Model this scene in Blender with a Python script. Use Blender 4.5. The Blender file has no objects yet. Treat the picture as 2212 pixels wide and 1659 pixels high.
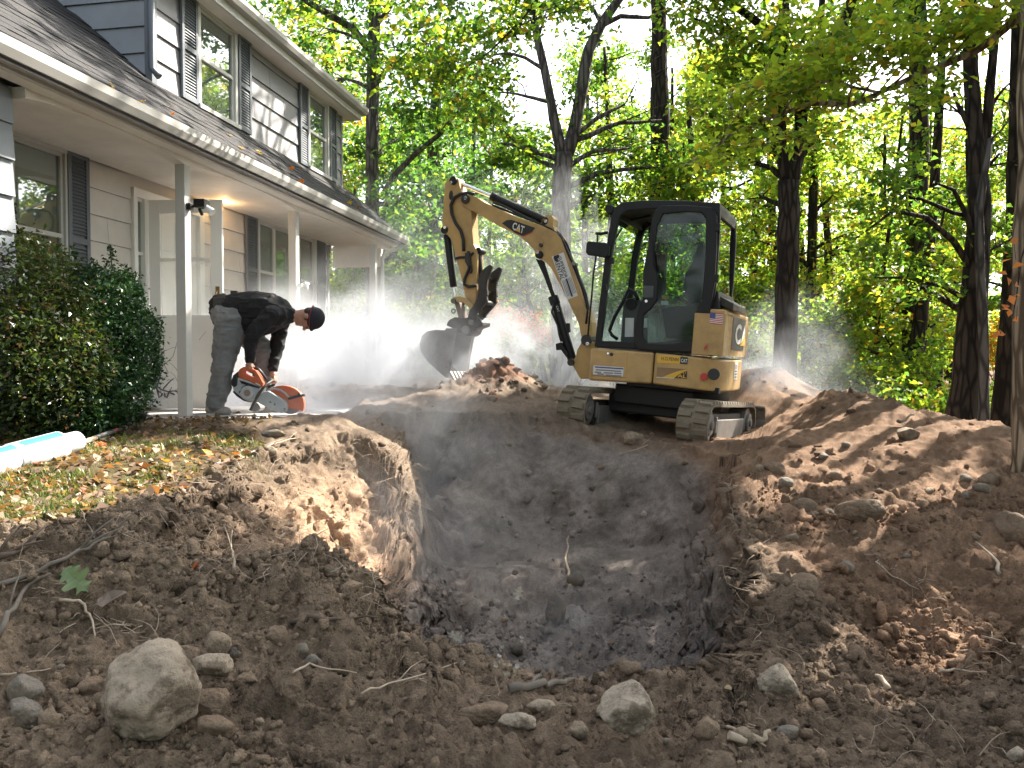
import bpy, bmesh, math, random
import numpy as np
from mathutils import Vector, Matrix, Euler
random.seed(7)
RNG = np.random.default_rng(11)
R = math.radians
scn = bpy.context.scene
COL = scn.collection

# ---------------------------------------------------------------- camera, sky, sun, exposure
CZ = 1.6                      # camera height above the datum
FPX = 1720.0                  # focal length in units of a 2212 px wide picture
PITCH = math.atan(49.5 / FPX)
cam_d = bpy.data.cameras.new('camera')
cam = bpy.data.objects.new('camera', cam_d); COL.objects.link(cam)
cam_d.sensor_width = 36.0
cam_d.lens = 36.0 * FPX / 2212.0
cam_d.clip_start = 0.05; cam_d.clip_end = 3000
cam.location = (0, 0, CZ)
cam.rotation_euler = (R(90) - PITCH, 0, 0)
scn.camera = cam

SUN_AZ = R(49)                # measured from +Y towards +X
SUN_EL = R(44)
SUN = Vector((math.sin(SUN_AZ)*math.cos(SUN_EL), math.cos(SUN_AZ)*math.cos(SUN_EL), math.sin(SUN_EL)))
world = bpy.data.worlds.new('World'); scn.world = world; world.use_nodes = True
wn = world.node_tree; wn.nodes.clear()
wo = wn.nodes.new('ShaderNodeOutputWorld'); wb = wn.nodes.new('ShaderNodeBackground')
sk = wn.nodes.new('ShaderNodeTexSky'); sk.sky_type = 'NISHITA'; sk.sun_disc = False
sk.sun_elevation = SUN_EL; sk.sun_rotation = SUN_AZ
sk.air_density = 1.0; sk.dust_density = 4.0; sk.ozone_density = 1.0
wb.inputs['Strength'].default_value = 0.12
hsv = wn.nodes.new('ShaderNodeHueSaturation'); hsv.inputs['Saturation'].default_value = .40   # sky greyed so that the shade turns less blue
wn.links.new(sk.outputs[0], hsv.inputs['Color']); wn.links.new(hsv.outputs[0], wb.inputs[0]); wn.links.new(wb.outputs[0], wo.inputs[0])
sun_d = bpy.data.lights.new('sun', 'SUN'); sun_d.energy = 5.0; sun_d.angle = R(0.53)
sun_d.color = (1.0, 0.93, 0.82)
sun = bpy.data.objects.new('sun', sun_d); COL.objects.link(sun)
sun.rotation_euler = (-SUN).to_track_quat('-Z', 'Y').to_euler()
scn.view_settings.view_transform = 'Standard'; scn.view_settings.look = 'None'
scn.view_settings.exposure = 2.05; scn.view_settings.gamma = 1.0
scn.view_settings.use_curve_mapping = False
scn.render.engine = 'CYCLES'
cy = scn.cycles
cy.max_bounces = 7; cy.diffuse_bounces = 3; cy.glossy_bounces = 3; cy.transmission_bounces = 5
cy.volume_bounces = 2; cy.transparent_max_bounces = 8
cy.volume_step_rate = 2.0; cy.volume_max_steps = 96
cy.use_denoising = True
cy.sample_clamp_indirect = 6.0

# ---------------------------------------------------------------- geometry helpers
CP, SP = math.cos(PITCH), math.sin(PITCH)
def ray(u, v):
    "direction of the sight line through picture point (u, v); y component 1"
    x, y, z = (u - 1106.0) / FPX, 1.0, -(v - 829.5) / FPX
    y2, z2 = y*CP + z*SP, -y*SP + z*CP
    return Vector((x / y2, 1.0, z2 / y2))
def P(u, v, D):
    r = ray(u, v)
    return Vector((r.x*D, D, CZ + r.z*D))
def on_plane(u, v, p0, n):
    r = ray(u, v); o = Vector((0, 0, CZ))
    t = (p0 - o).dot(n) / r.dot(n)
    return o + r*t

def hsh(ix, iy, iz, s):
    h = (ix*374761393 + iy*668265263 + iz*1274126177 + s*974634777) & 0xFFFFFFFF
    h = ((h ^ (h >> 13)) * 1103515245) & 0xFFFFFFFF
    h = ((h ^ (h >> 16)) * 747796405) & 0xFFFFFFFF
    return ((h ^ (h >> 15)) & 0xFFFF) / 32767.5 - 1.0
def noise3(p, scale, seed=0):
    q = np.asarray(p, dtype=np.float64) * scale + 1000.0
    i = np.floor(q).astype(np.int64); f = q - i; f = f*f*f*(f*(f*6 - 15) + 10)
    x, y, z = i[..., 0], i[..., 1], i[..., 2]; fx, fy, fz = f[..., 0], f[..., 1], f[..., 2]
    out = 0
    for dx in (0, 1):
        for dy in (0, 1):
            for dz in (0, 1):
                w = (fx if dx else 1-fx)*(fy if dy else 1-fy)*(fz if dz else 1-fz)
                out = out + w*hsh(x+dx, y+dy, z+dz, seed)
    return out
def fbm(p, scale, octs=4, seed=0, gain=.5):
    a, t, n = 1.0, 0.0, 0.0
    for o in range(octs):
        n = n + a*noise3(p, scale, seed + o*17); t += a; a *= gain; scale *= 2.07
    return n / t
def sstep(a, b, x):
    t = np.clip((x - a) / (b - a), 0, 1); return t*t*(3 - 2*t)

def np_mesh(name, verts, faces, cols=None, smooth=False, mats=()):
    "faces: (n,3) or (n,4) int array"
    me = bpy.data.meshes.new(name)
    verts = np.asarray(verts, dtype=np.float32); faces = np.asarray(faces, dtype=np.int32)
    n, k = faces.shape
    me.vertices.add(len(verts)); me.vertices.foreach_set('co', verts.ravel())
    me.loops.add(n*k); me.loops.foreach_set('vertex_index', faces.ravel())
    me.polygons.add(n)
    me.polygons.foreach_set('loop_start', np.arange(0, n*k, k, dtype=np.int32))
    me.polygons.foreach_set('loop_total', np.full(n, k, dtype=np.int32))
    if smooth: me.polygons.foreach_set('use_smooth', np.ones(n, dtype=bool))
    me.update(calc_edges=True)
    if cols is not None:
        ca = me.color_attributes.new('col', 'FLOAT_COLOR', 'POINT')
        c4 = np.ones((len(verts), 4), dtype=np.float32); c4[:, :3] = cols
        ca.data.foreach_set('color', c4.ravel())
    for m in mats: me.materials.append(m)
    return me

class MB:
    "collects shapes and links them as one mesh object"
    def __init__(s, M=None):
        s.v = []; s.f = []; s.mi = []; s.sm = []; s.M = M or Matrix.Identity(4)
    def add(s, vs, fs, mi=0, smooth=False, M=None):
        T = s.M @ M if M is not None else s.M
        b = len(s.v)
        s.v += [tuple(T @ Vector(p)) for p in vs]
        for f in fs:
            s.f.append([b + i for i in f]); s.mi.append(mi); s.sm.append(smooth)
    def box(s, lo, hi, mi=0, M=None):
        x0, y0, z0 = lo; x1, y1, z1 = hi
        vs = [(x0,y0,z0),(x1,y0,z0),(x1,y1,z0),(x0,y1,z0),(x0,y0,z1),(x1,y0,z1),(x1,y1,z1),(x0,y1,z1)]
        s.add(vs, [(0,3,2,1),(4,5,6,7),(0,1,5,4),(1,2,6,5),(2,3,7,6),(3,0,4,7)], mi, False, M)
    def prism(s, a, b, mi=0, cap=True, M=None, smooth=False):
        "two matching rings of points"
        n = len(a); vs = list(a) + list(b)
        fs = [(i, (i+1) % n, n + (i+1) % n, n + i) for i in range(n)]
        if smooth:
            s.add(vs, fs, mi, True, M)
            if cap: s.add(a, [tuple(range(n))[::-1]], mi, False, M); s.add(b, [tuple(range(n))], mi, False, M)
        else:
            if cap: fs += [tuple(range(n))[::-1], tuple(range(n, 2*n))]
            s.add(vs, fs, mi, False, M)
    def tube(s, pts, rad, n=8, mi=0, cap=True, smooth=True, M=None):
        pts = [Vector(p) for p in pts]
        rad = rad if hasattr(rad, '__len__') else [rad]*len(pts)
        rings = []; prev = None
        for i, p in enumerate(pts):
            t = (pts[min(i+1, len(pts)-1)] - pts[max(i-1, 0)]).normalized()
            if prev is None:
                a = t.orthogonal().normalized()
            else:
                a = (prev - t*prev.dot(t)); a = a.normalized() if a.length > 1e-6 else t.orthogonal().normalized()
            prev = a; b = t.cross(a)
            rings.append([tuple(p + (a*math.cos(k*2*math.pi/n) + b*math.sin(k*2*math.pi/n))*rad[i]) for k in range(n)])
        vs = [q for r in rings for q in r]; fs = []
        for i in range(len(rings)-1):
            for k in range(n):
                fs.append((i*n+k, i*n+(k+1) % n, (i+1)*n+(k+1) % n, (i+1)*n+k))
        s.add(vs, fs, mi, smooth, M)
        if cap:
            s.add(rings[0], [tuple(range(n))[::-1]], mi, False, M); s.add(rings[-1], [tuple(range(n))], mi, False, M)
    def ell(s, c, r, mi=0, nu=12, nv=8, M=None):
        vs = []; fs = []
        for j in range(nv+1):
            th = math.pi*j/nv
            for i in range(nu):
                ph = 2*math.pi*i/nu
                vs.append((c[0]+r[0]*math.sin(th)*math.cos(ph), c[1]+r[1]*math.sin(th)*math.sin(ph), c[2]+r[2]*math.cos(th)))
        for j in range(nv):
            for i in range(nu):
                fs.append((j*nu+i, (j+1)*nu+i, (j+1)*nu+(i+1) % nu, j*nu+(i+1) % nu))
        s.add(vs, fs, mi, True, M)
    def build(s, name, mats, parent=None, bevel=0, seg=2, loc=None):
        me = bpy.data.meshes.new(name); me.from_pydata(s.v, [], s.f)
        me.polygons.foreach_set('material_index', np.array(s.mi, dtype=np.int32))
        me.polygons.foreach_set('use_smooth', np.array(s.sm, dtype=bool))
        bm = bmesh.new(); bm.from_mesh(me)
        bmesh.ops.remove_doubles(bm, verts=bm.verts, dist=1e-5)
        bmesh.ops.recalc_face_normals(bm, faces=bm.faces)
        bm.to_mesh(me); bm.free()
        if not isinstance(mats, (list, tuple)): mats = [mats]
        for m in mats: me.materials.append(m)
        return link(name, me, parent, bevel, seg)
def link(name, me, parent=None, bevel=0, seg=2):
    o = bpy.data.objects.new(name, me); COL.objects.link(o)
    if parent is not None: o.parent = parent
    if bevel:
        b = o.modifiers.new('bevel', 'BEVEL'); b.width = bevel; b.segments = seg; b.limit_method = 'ANGLE'; b.angle_limit = R(35)
        if hasattr(me, 'shade_auto_smooth'): pass
    return o
def tag(o, label, cat, group=None):
    o['label'] = label; o['category'] = cat
    if group: o['group'] = group
    return o
def thing(name, label, cat, loc=(0, 0, 0), rot=None, group=None):
    o = bpy.data.objects.new(name, None); COL.objects.link(o)
    o.empty_display_size = .2; o.location = loc
    if rot is not None: o.rotation_euler = rot
    return tag(o, label, cat, group)
def stuff(o): o['kind'] = 'stuff'; return o
def structure(o): o['kind'] = 'structure'; return o

# ---------------------------------------------------------------- materials
MATS = {}
def mat(name, col=(.5, .5, .5), rough=.6, metal=0.0, var=0.0, vscale=3.0, bump=0.0, bscale=40.0, dirt=0.0, dirtcol=(.16, .12, .085), dscale=2.5,
        emit=None, estr=0.0, coat=0.0, spec=.5, attr=None, stretch=None):
    if name in MATS: return MATS[name]
    m = bpy.data.materials.new(name); m.use_nodes = True; nt = m.node_tree; nd = nt.nodes; L = nt.links
    b = nd['Principled BSDF']; MATS[name] = m
    b.inputs['Roughness'].default_value = rough; b.inputs['Metallic'].default_value = metal
    b.inputs['Coat Weight'].default_value = coat; b.inputs['Specular IOR Level'].default_value = spec
    tc = nd.new('ShaderNodeTexCoord'); mp = nd.new('ShaderNodeMapping'); L.new(tc.outputs['Object'], mp.inputs[0])
    if stretch: mp.inputs['Scale'].default_value = stretch
    vec = mp.outputs[0]
    base = None
    if attr:
        a = nd.new('ShaderNodeAttribute'); a.attribute_name = attr; base = a.outputs['Color']
    else:
        rgb = nd.new('ShaderNodeRGB'); rgb.outputs[0].default_value = (*col, 1); base = rgb.outputs[0]
    def noise(scale, detail=5, rough_=.6):
        n = nd.new('ShaderNodeTexNoise'); n.inputs['Scale'].default_value = scale; n.inputs['Detail'].default_value = detail
        n.inputs['Roughness'].default_value = rough_; L.new(vec, n.inputs['Vector']); return n.outputs[0]
    if var:
        n = noise(vscale); r = nd.new('ShaderNodeMapRange'); L.new(n, r.inputs[0])
        r.inputs[1].default_value = .25; r.inputs[2].default_value = .75; r.inputs[3].default_value = 1-var; r.inputs[4].default_value = 1+var
        mx = nd.new('ShaderNodeMix'); mx.data_type = 'RGBA'; mx.blend_type = 'MULTIPLY'; mx.inputs[0].default_value = 1
        L.new(base, mx.inputs[6]); L.new(r.outputs[0], mx.inputs[7]); base = mx.outputs[2]
    if dirt:
        n = noise(dscale, 8, .7); r = nd.new('ShaderNodeMapRange'); L.new(n, r.inputs[0])
        r.inputs[1].default_value = .42; r.inputs[2].default_value = .72; r.inputs[3].default_value = 0; r.inputs[4].default_value = dirt
        mx = nd.new('ShaderNodeMix'); mx.data_type = 'RGBA'
        L.new(r.outputs[0], mx.inputs[0]); L.new(base, mx.inputs[6]); mx.inputs[7].default_value = (*dirtcol, 1); base = mx.outputs[2]
        rr = nd.new('ShaderNodeMapRange'); L.new(r.outputs[0], rr.inputs[0]); rr.inputs[3].default_value = rough; rr.inputs[4].default_value = .9
        L.new(rr.outputs[0], b.inputs['Roughness'])
    L.new(base, b.inputs['Base Color'])
    if bump:
        n = noise(bscale, 6, .65); bp = nd.new('ShaderNodeBump'); bp.inputs['Strength'].default_value = bump; bp.inputs['Distance'].default_value = .02
        L.new(n, bp.inputs['Height']); L.new(bp.outputs[0], b.inputs['Normal'])
    if emit:
        b.inputs['Emission Color'].default_value = (*emit, 1); b.inputs['Emission Strength'].default_value = estr
    return m
def leaf_mat(name, trans=.5, rough=.5, attr='col', gain=1.0):
    m = bpy.data.materials.new(name); m.use_nodes = True; nt = m.node_tree; nd = nt.nodes; L = nt.links; nd.clear()
    o = nd.new('ShaderNodeOutputMaterial'); a = nd.new('ShaderNodeAttribute'); a.attribute_name = attr
    p = nd.new('ShaderNodeBsdfPrincipled'); p.inputs['Roughness'].default_value = rough; p.inputs['Specular IOR Level'].default_value = .35
    t = nd.new('ShaderNodeBsdfTranslucent'); mx = nd.new('ShaderNodeMixShader'); mx.inputs[0].default_value = trans
    br = nd.new('ShaderNodeMix'); br.data_type = 'RGBA'; br.blend_type = 'MULTIPLY'; br.inputs[0].default_value = 1
    br.inputs[7].default_value = (1.9*gain, 1.7*gain, .85*gain, 1)     # leaves pass yellow-green light
    L.new(a.outputs['Color'], p.inputs['Base Color']); L.new(a.outputs['Color'], br.inputs[6]); L.new(br.outputs[2], t.inputs['Color'])
    L.new(p.outputs[0], mx.inputs[1]); L.new(t.outputs[0], mx.inputs[2]); L.new(mx.outputs[0], o.inputs['Surface'])
    MATS[name] = m; return m
def glass_mat(name, tint=(.9, .95, .93), refl=.12, opac=.0, col=(.02, .02, .02), rough=.02):
    "thin pane: see-through with a mirror coat, part of it holding back the light"
    m = bpy.data.materials.new(name); m.use_nodes = True; nt = m.node_tree; nd = nt.nodes; L = nt.links; nd.clear()
    o = nd.new('ShaderNodeOutputMaterial'); t = nd.new('ShaderNodeBsdfTransparent'); t.inputs[0].default_value = (*tint, 1)
    g = nd.new('ShaderNodeBsdfGlossy'); g.inputs['Roughness'].default_value = rough; g.inputs[0].default_value = (.9, .92, .95, 1)
    d = nd.new('ShaderNodeBsdfDiffuse'); d.inputs[0].default_value = (*col, 1)
    m1 = nd.new('ShaderNodeMixShader'); m1.inputs[0].default_value = opac
    L.new(t.outputs[0], m1.inputs[1]); L.new(d.outputs[0], m1.inputs[2])
    fr = nd.new('ShaderNodeLayerWeight'); pw = nd.new('ShaderNodeMath'); pw.operation = 'POWER'; pw.inputs[1].default_value = 4.0
    L.new(fr.outputs['Facing'], pw.inputs[0])
    ad = nd.new('ShaderNodeMath'); ad.operation = 'MULTIPLY_ADD'; ad.use_clamp = True; ad.inputs[1].default_value = .8; ad.inputs[2].default_value = refl; L.new(pw.outputs[0], ad.inputs[0])
    m2 = nd.new('ShaderNodeMixShader'); L.new(ad.outputs[0], m2.inputs[0]); L.new(m1.outputs[0], m2.inputs[1]); L.new(g.outputs[0], m2.inputs[2])
    L.new(m2.outputs[0], o.inputs['Surface']); MATS[name] = m; return m
# ---------------------------------------------------------------- ground: one sheet, with the pit cut into it
def XY(u, v, D): p = P(u, v, D); return (p.x, p.y)
OUT = [  # picture point and distance of spots on the surface round the pit
 (0,1180,2.8),(-300,1230,2.6),(200,1140,2.9),(150,1300,2.55),(60,1480,2.2),(0,1659,1.9),(300,1400,2.4),(430,1290,2.72),(330,1185,2.95),(650,1257,2.98),(760,1290,2.95),(560,1262,2.9),(500,1450,2.35),
 (745,1285,2.98),(795,1340,2.92),(830,1385,2.88),(800,1390,2.7),(950,1440,2.86),(1140,1482,2.86),(1270,1490,2.8),(1400,1478,2.78),(1580,1468,2.75),(1660,1490,2.72),
 (600,1659,1.95),(1106,1659,2.02),(1700,1659,2.0),(2212,1659,2.0),(2600,1659,2.0),(-400,1700,1.8),
 (1870,1530,2.66),(2050,1520,2.66),(2212,1445,2.72),(2000,1590,2.3),(1990,1490,2.86),(2130,1470,2.9),
 (1690,1440,3.0),(1760,1360,3.2),(1700,1250,3.7),(1860,1260,3.7),(1900,1400,3.2),(2050,1390,3.2),(2212,1330,3.25),(2100,1250,3.6),(2212,1180,3.9),
 (1800,1080,4.9),(1680,1060,5.2),(1900,1000,5.9),(1740,960,6.5),(1640,975,6.4),(1570,985,6.6),(1850,862,7.7),(1765,860,8.2),(1980,932,6.5),(2050,1000,5.7),(2130,1030,5.3),(2212,1050,5.1),(2400,1090,4.8),(2000,1100,4.7),(2150,1130,4.5),
 (1690,905,8.2),(1600,945,8.5),(1650,948,8.0),(1690,803,10.6),(1620,855,9.9),(1790,860,10.0),(1740,842,10.4),(1930,900,9.6),(2050,960,9.0),(2200,1010,8.4),(2400,1040,8.0),
 (1200,908,8.3),(1490,964,7.3),(1560,955,7.8),(1640,930,9.2),(1380,885,9.3),(1270,860,9.6),(1330,940,7.8),(1450,850,11),
 (1180,840,10.0),(1066,776,9.7),(1035,790,9.65),(1105,796,9.7),(1140,818,9.7),(1035,812,9.9),(1000,846,8.9),(950,846,8.9),(1040,850,8.9),(1075,846,9.1),(960,840,9.6),(1066,800,10.4),(1000,868,8.6),(900,880,8.2),(760,835,9.5),(850,838,9.4),(650,850,9.2),(560,860,8.8),(1070,825,12),(800,815,13),(600,810,14),
 (470,892,7.8),(620,893,7.7),(560,905,7.2),(400,905,7.0),(300,930,5.9),(150,912,6.0),(0,930,5.5),(-300,960,5.2),(100,962,5.0),(400,1000,4.4),(200,1060,3.75),(0,1100,3.35),(-300,1140,3.2),
 (735,903,6.5),(680,915,6.3),(640,955,5.8),(560,1000,5.0),(450,1060,4.1),(380,1105,3.6),(800,940,6.7),(830,962,6.4),(870,1008,6.1),(780,915,7.3),(880,890,7.9),
 (1150,905,8.1),(300,860,9),(0,880,8),(200,850,12)]
OP = np.array([P(*q) for q in OUT])
FAR = np.array([(-30,20,1.25),(-14,4,1.15),(-8,0,.6),(8,0,.3),(14,6,-.3),(25,25,-.2),(0,25,1.4),(0,40,1.5),(-25,40,1.5),(30,45,.3),(0,-6,.45),(-12,-6,.6),(12,-6,.2),(8,16,-.15),(-6,16,1.35),(14,14,-.45),(6.5,11,.15)])
CTRL = np.vstack([OP, FAR])
def tps(pts, lam=.004):
    n = len(pts); xy = pts[:, :2]
    d2 = ((xy[:, None] - xy[None])**2).sum(-1)
    K = np.where(d2 > 0, .5*d2*np.log(d2 + 1e-12), 0) + lam*np.eye(n)
    Q = np.hstack([np.ones((n, 1)), xy]); A = np.zeros((n+3, n+3)); A[:n, :n] = K; A[:n, n:] = Q; A[n:, :n] = Q.T
    w = np.linalg.solve(A, np.concatenate([pts[:, 2], np.zeros(3)]))
    def f(x, y):
        o = w[n] + w[n+1]*x + w[n+2]*y
        for i in range(n):
            d = (x - xy[i, 0])**2 + (y - xy[i, 1])**2
            o = o + w[i]*.5*d*np.log(d + 1e-12)
        return o
    return f
surf_f = tps(CTRL)
RIM = [XY(*q) for q in [(300,1185,3.05),(380,1125,3.45),(480,1062,4.05),(560,1012,4.85),(640,972,5.55),(720,950,5.95),(800,955,6.15),(862,1000,6.05),(872,1040,6.1),
  (862,985,6.8),(850,925,7.6),(930,900,8.0),(1050,905,8.05),(1180,915,8.0),(1320,938,7.65),(1460,968,7.1),(1545,985,6.75),(1575,1015,6.1),(1600,1100,4.9),(1622,1230,3.9),(1640,1380,3.15),(1618,1455,2.86),
  (1560,1475,2.79),(1400,1480,2.78),(1270,1492,2.79),(1140,1483,2.79),(950,1443,2.90),(845,1392,2.93),(800,1340,2.98),(762,1298,3.05),(650,1262,3.06),(540,1262,2.97),(430,1262,2.84),(340,1235,2.84)]]
RIMA = np.array(RIM)
# a second, small pit in the bank at the right
RIM2 = np.array([XY(*q) for q in [(1930,1470,2.98),(1990,1420,3.12),(2090,1385,3.25),(2180,1330,3.4),(2330,1300,3.5),(2400,1400,3.05),(2200,1440,2.82),(2080,1488,2.8),(1980,1512,2.77)]])
def poly_sd(x, y, poly):
    "signed distance, positive inside; also the y of the nearest edge point"
    d = np.full(x.shape, 1e9); inside = np.zeros(x.shape, dtype=bool); n = len(poly)
    for i in range(n):
        ax, ay = poly[i]; bx, by = poly[(i+1) % n]; ex, ey = bx-ax, by-ay
        t = np.clip(((x-ax)*ex + (y-ay)*ey)/(ex*ex + ey*ey), 0, 1)
        d = np.minimum(d, np.hypot(x-ax-t*ex, y-ay-t*ey))
        c = ((ay > y) != (by > y)); xi = ax + (y-ay)/(by-ay+1e-12)*(bx-ax)
        inside ^= c & (x < xi)
    return np.where(inside, d, -d)
FL = np.array([P(*q) for q in [(1300,1200,6.2),(1050,1230,6.0),(1200,1320,5.0),(1250,1485,4.1),(1500,1400,4.5),(950,1330,4.9),(1400,1250,5.6),(600,1290,3.9),(450,1260,3.4),(1600,1480,3.6),(780,1330,4.4),(1150,1600,3.3),(1540,1200,6.0)]])
floor_f = tps(np.vstack([FL, [(-4,6,-.3),(4,6,-.3),(4,2,-.5),(-4,2,.3),(0,9,-.2)]]), .02)
def height(x, y):
    p2 = np.stack([x, y, np.zeros_like(x)], -1)
    r = np.hypot(x, y)
    far = sstep(16, 30, r)
    z = surf_f(np.clip(x, -40, 40), np.clip(y, -8, 60))
    zf = 1.15 + .4*noise3(p2, .06, 5) - 1.3*sstep(0, 18, x)
    z = z*(1-far) + zf*far
    # heaped unevenness on the dug ground
    near = 1 - sstep(10, 16, r)
    lawn = lawn_mask(x, y)
    yard = sstep(-.9, -1.5, x)*sstep(5.9, 6.5, y)*sstep(9.6, 8.8, y)      # trodden flat round the walk
    z = z + near*(1 - .85*np.maximum(lawn, yard))*(.075*fbm(p2, 1.6, 3, 3) + .035*fbm(p2, 5, 3, 31))
    warp = .16*fbm(p2, 1.5, 3, 8) + .07*fbm(p2, 6, 3, 77)
    sd = poly_sd(x, y, RIMA) + warp*(1 - .85*sstep(3.6, 3.1, y)) - .05*sstep(3.4, 3.0, y)*sstep(.2, -.3, x)
    back = sstep(6.0, 7.4, y)*sstep(-.9, -.2, x)          # the far wall leans, the sides stand steep
    w = .30 + 1.25*back + .58*sstep(-.55, -1.1, x)*sstep(6.5, 5.6, y)
    t = np.clip(sd / w, 0, 1)
    prof = t**.85 * (1 - .28*np.sin(math.pi*t)*back)
    prof = prof*prof*(3-2*prof)*.6 + prof*.4
    zfl = floor_f(x, y) + .05*fbm(p2, 2.2, 3, 41) + .02*fbm(p2, 9, 2, 43)
    zin = z + (np.minimum(zfl, z) - z)*prof
    # the rim of fresh soil stands a little proud
    z = np.where(sd > 0, zin, z + .05*np.exp(-(sd/.18)**2)*(1-lawn))
    slab = sstep(-3.7, -3.5, x)*sstep(-1.55, -1.75, x)*sstep(6.9, 7.2, y)*sstep(9.0, 8.7, y)
    z = z + (np.minimum(z, 1.05) - z)*slab
    sd2 = poly_sd(x, y, RIM2) + .09*fbm(p2, 2.5, 3, 18)
    z = z - .30*sstep(0, .22, sd2)
    return z
LAWN = np.array([XY(*q) for q in [(-700,1200,2.9),(0,1180,2.85),(150,1150,3.0),(330,1130,3.3),(450,1060,4.0),(560,1000,4.8),(600,960,5.5),(560,905,7.2),(420,905,7.2),(300,905,7.0),(0,900,6.6),(-900,950,6.5)]])
def lawn_mask(x, y):
    p2 = np.stack([x, y, np.zeros_like(x)], -1)
    return sstep(-.12, .22, poly_sd(x, y, LAWN) + .22*fbm(p2, 2.0, 3, 61))
def zat(x, y): return float(height(np.array([float(x)]), np.array([float(y)]))[0])

def ground_grid():
    uu = np.concatenate([np.linspace(-2600, -120, 60, endpoint=False), np.linspace(-120, 2330, 620, endpoint=False), np.linspace(2330, 4600, 60)])
    tx = (uu - 1106)/FPX
    r0 = 1.15*np.exp(np.linspace(0, math.log(900/1.15), 2600))
    NR = 860
    X0 = tx[:, None]*r0[None]; Y0 = np.broadcast_to(r0[None], X0.shape)
    # coarse columns first, then even steps along each profile as seen from the camera
    idx = np.arange(0, len(tx), 4); idx = np.append(idx, len(tx)-1)
    Zc = height(X0[idx][:, ::2], Y0[idx][:, ::2]); rc = r0[::2]
    dz = np.abs(np.diff(Zc, axis=1)); dr = np.diff(rc)[None]; rm = .5*(rc[1:] + rc[:-1])[None]
    ds = np.sqrt((dr*np.clip(1.1/rm, .05, .6))**2 + (.85*dz)**2)/rm
    ds = ds*np.where(rm > 14, .5, 1)
    cum = np.concatenate([np.zeros((len(idx), 1)), np.cumsum(ds, 1)], 1); cum /= cum[:, -1:]
    q = np.linspace(0, 1, NR)
    Rc = np.array([np.interp(q, cum[k], rc) for k in range(len(idx))])
    ker = np.array([1, 2, 3, 2, 1])/9.0                    # keep neighbouring columns alike
    Rp = np.pad(Rc, ((2, 2), (0, 0)), mode='edge'); Rc = sum(ker[k]*Rp[k:k+len(idx)] for k in range(5))
    Rf = np.array([np.interp(np.arange(len(tx)), idx, Rc[:, k]) for k in range(NR)]).T
    X = tx[:, None]*Rf; Y = Rf
    return X, Y, height(X, Y)
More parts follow.
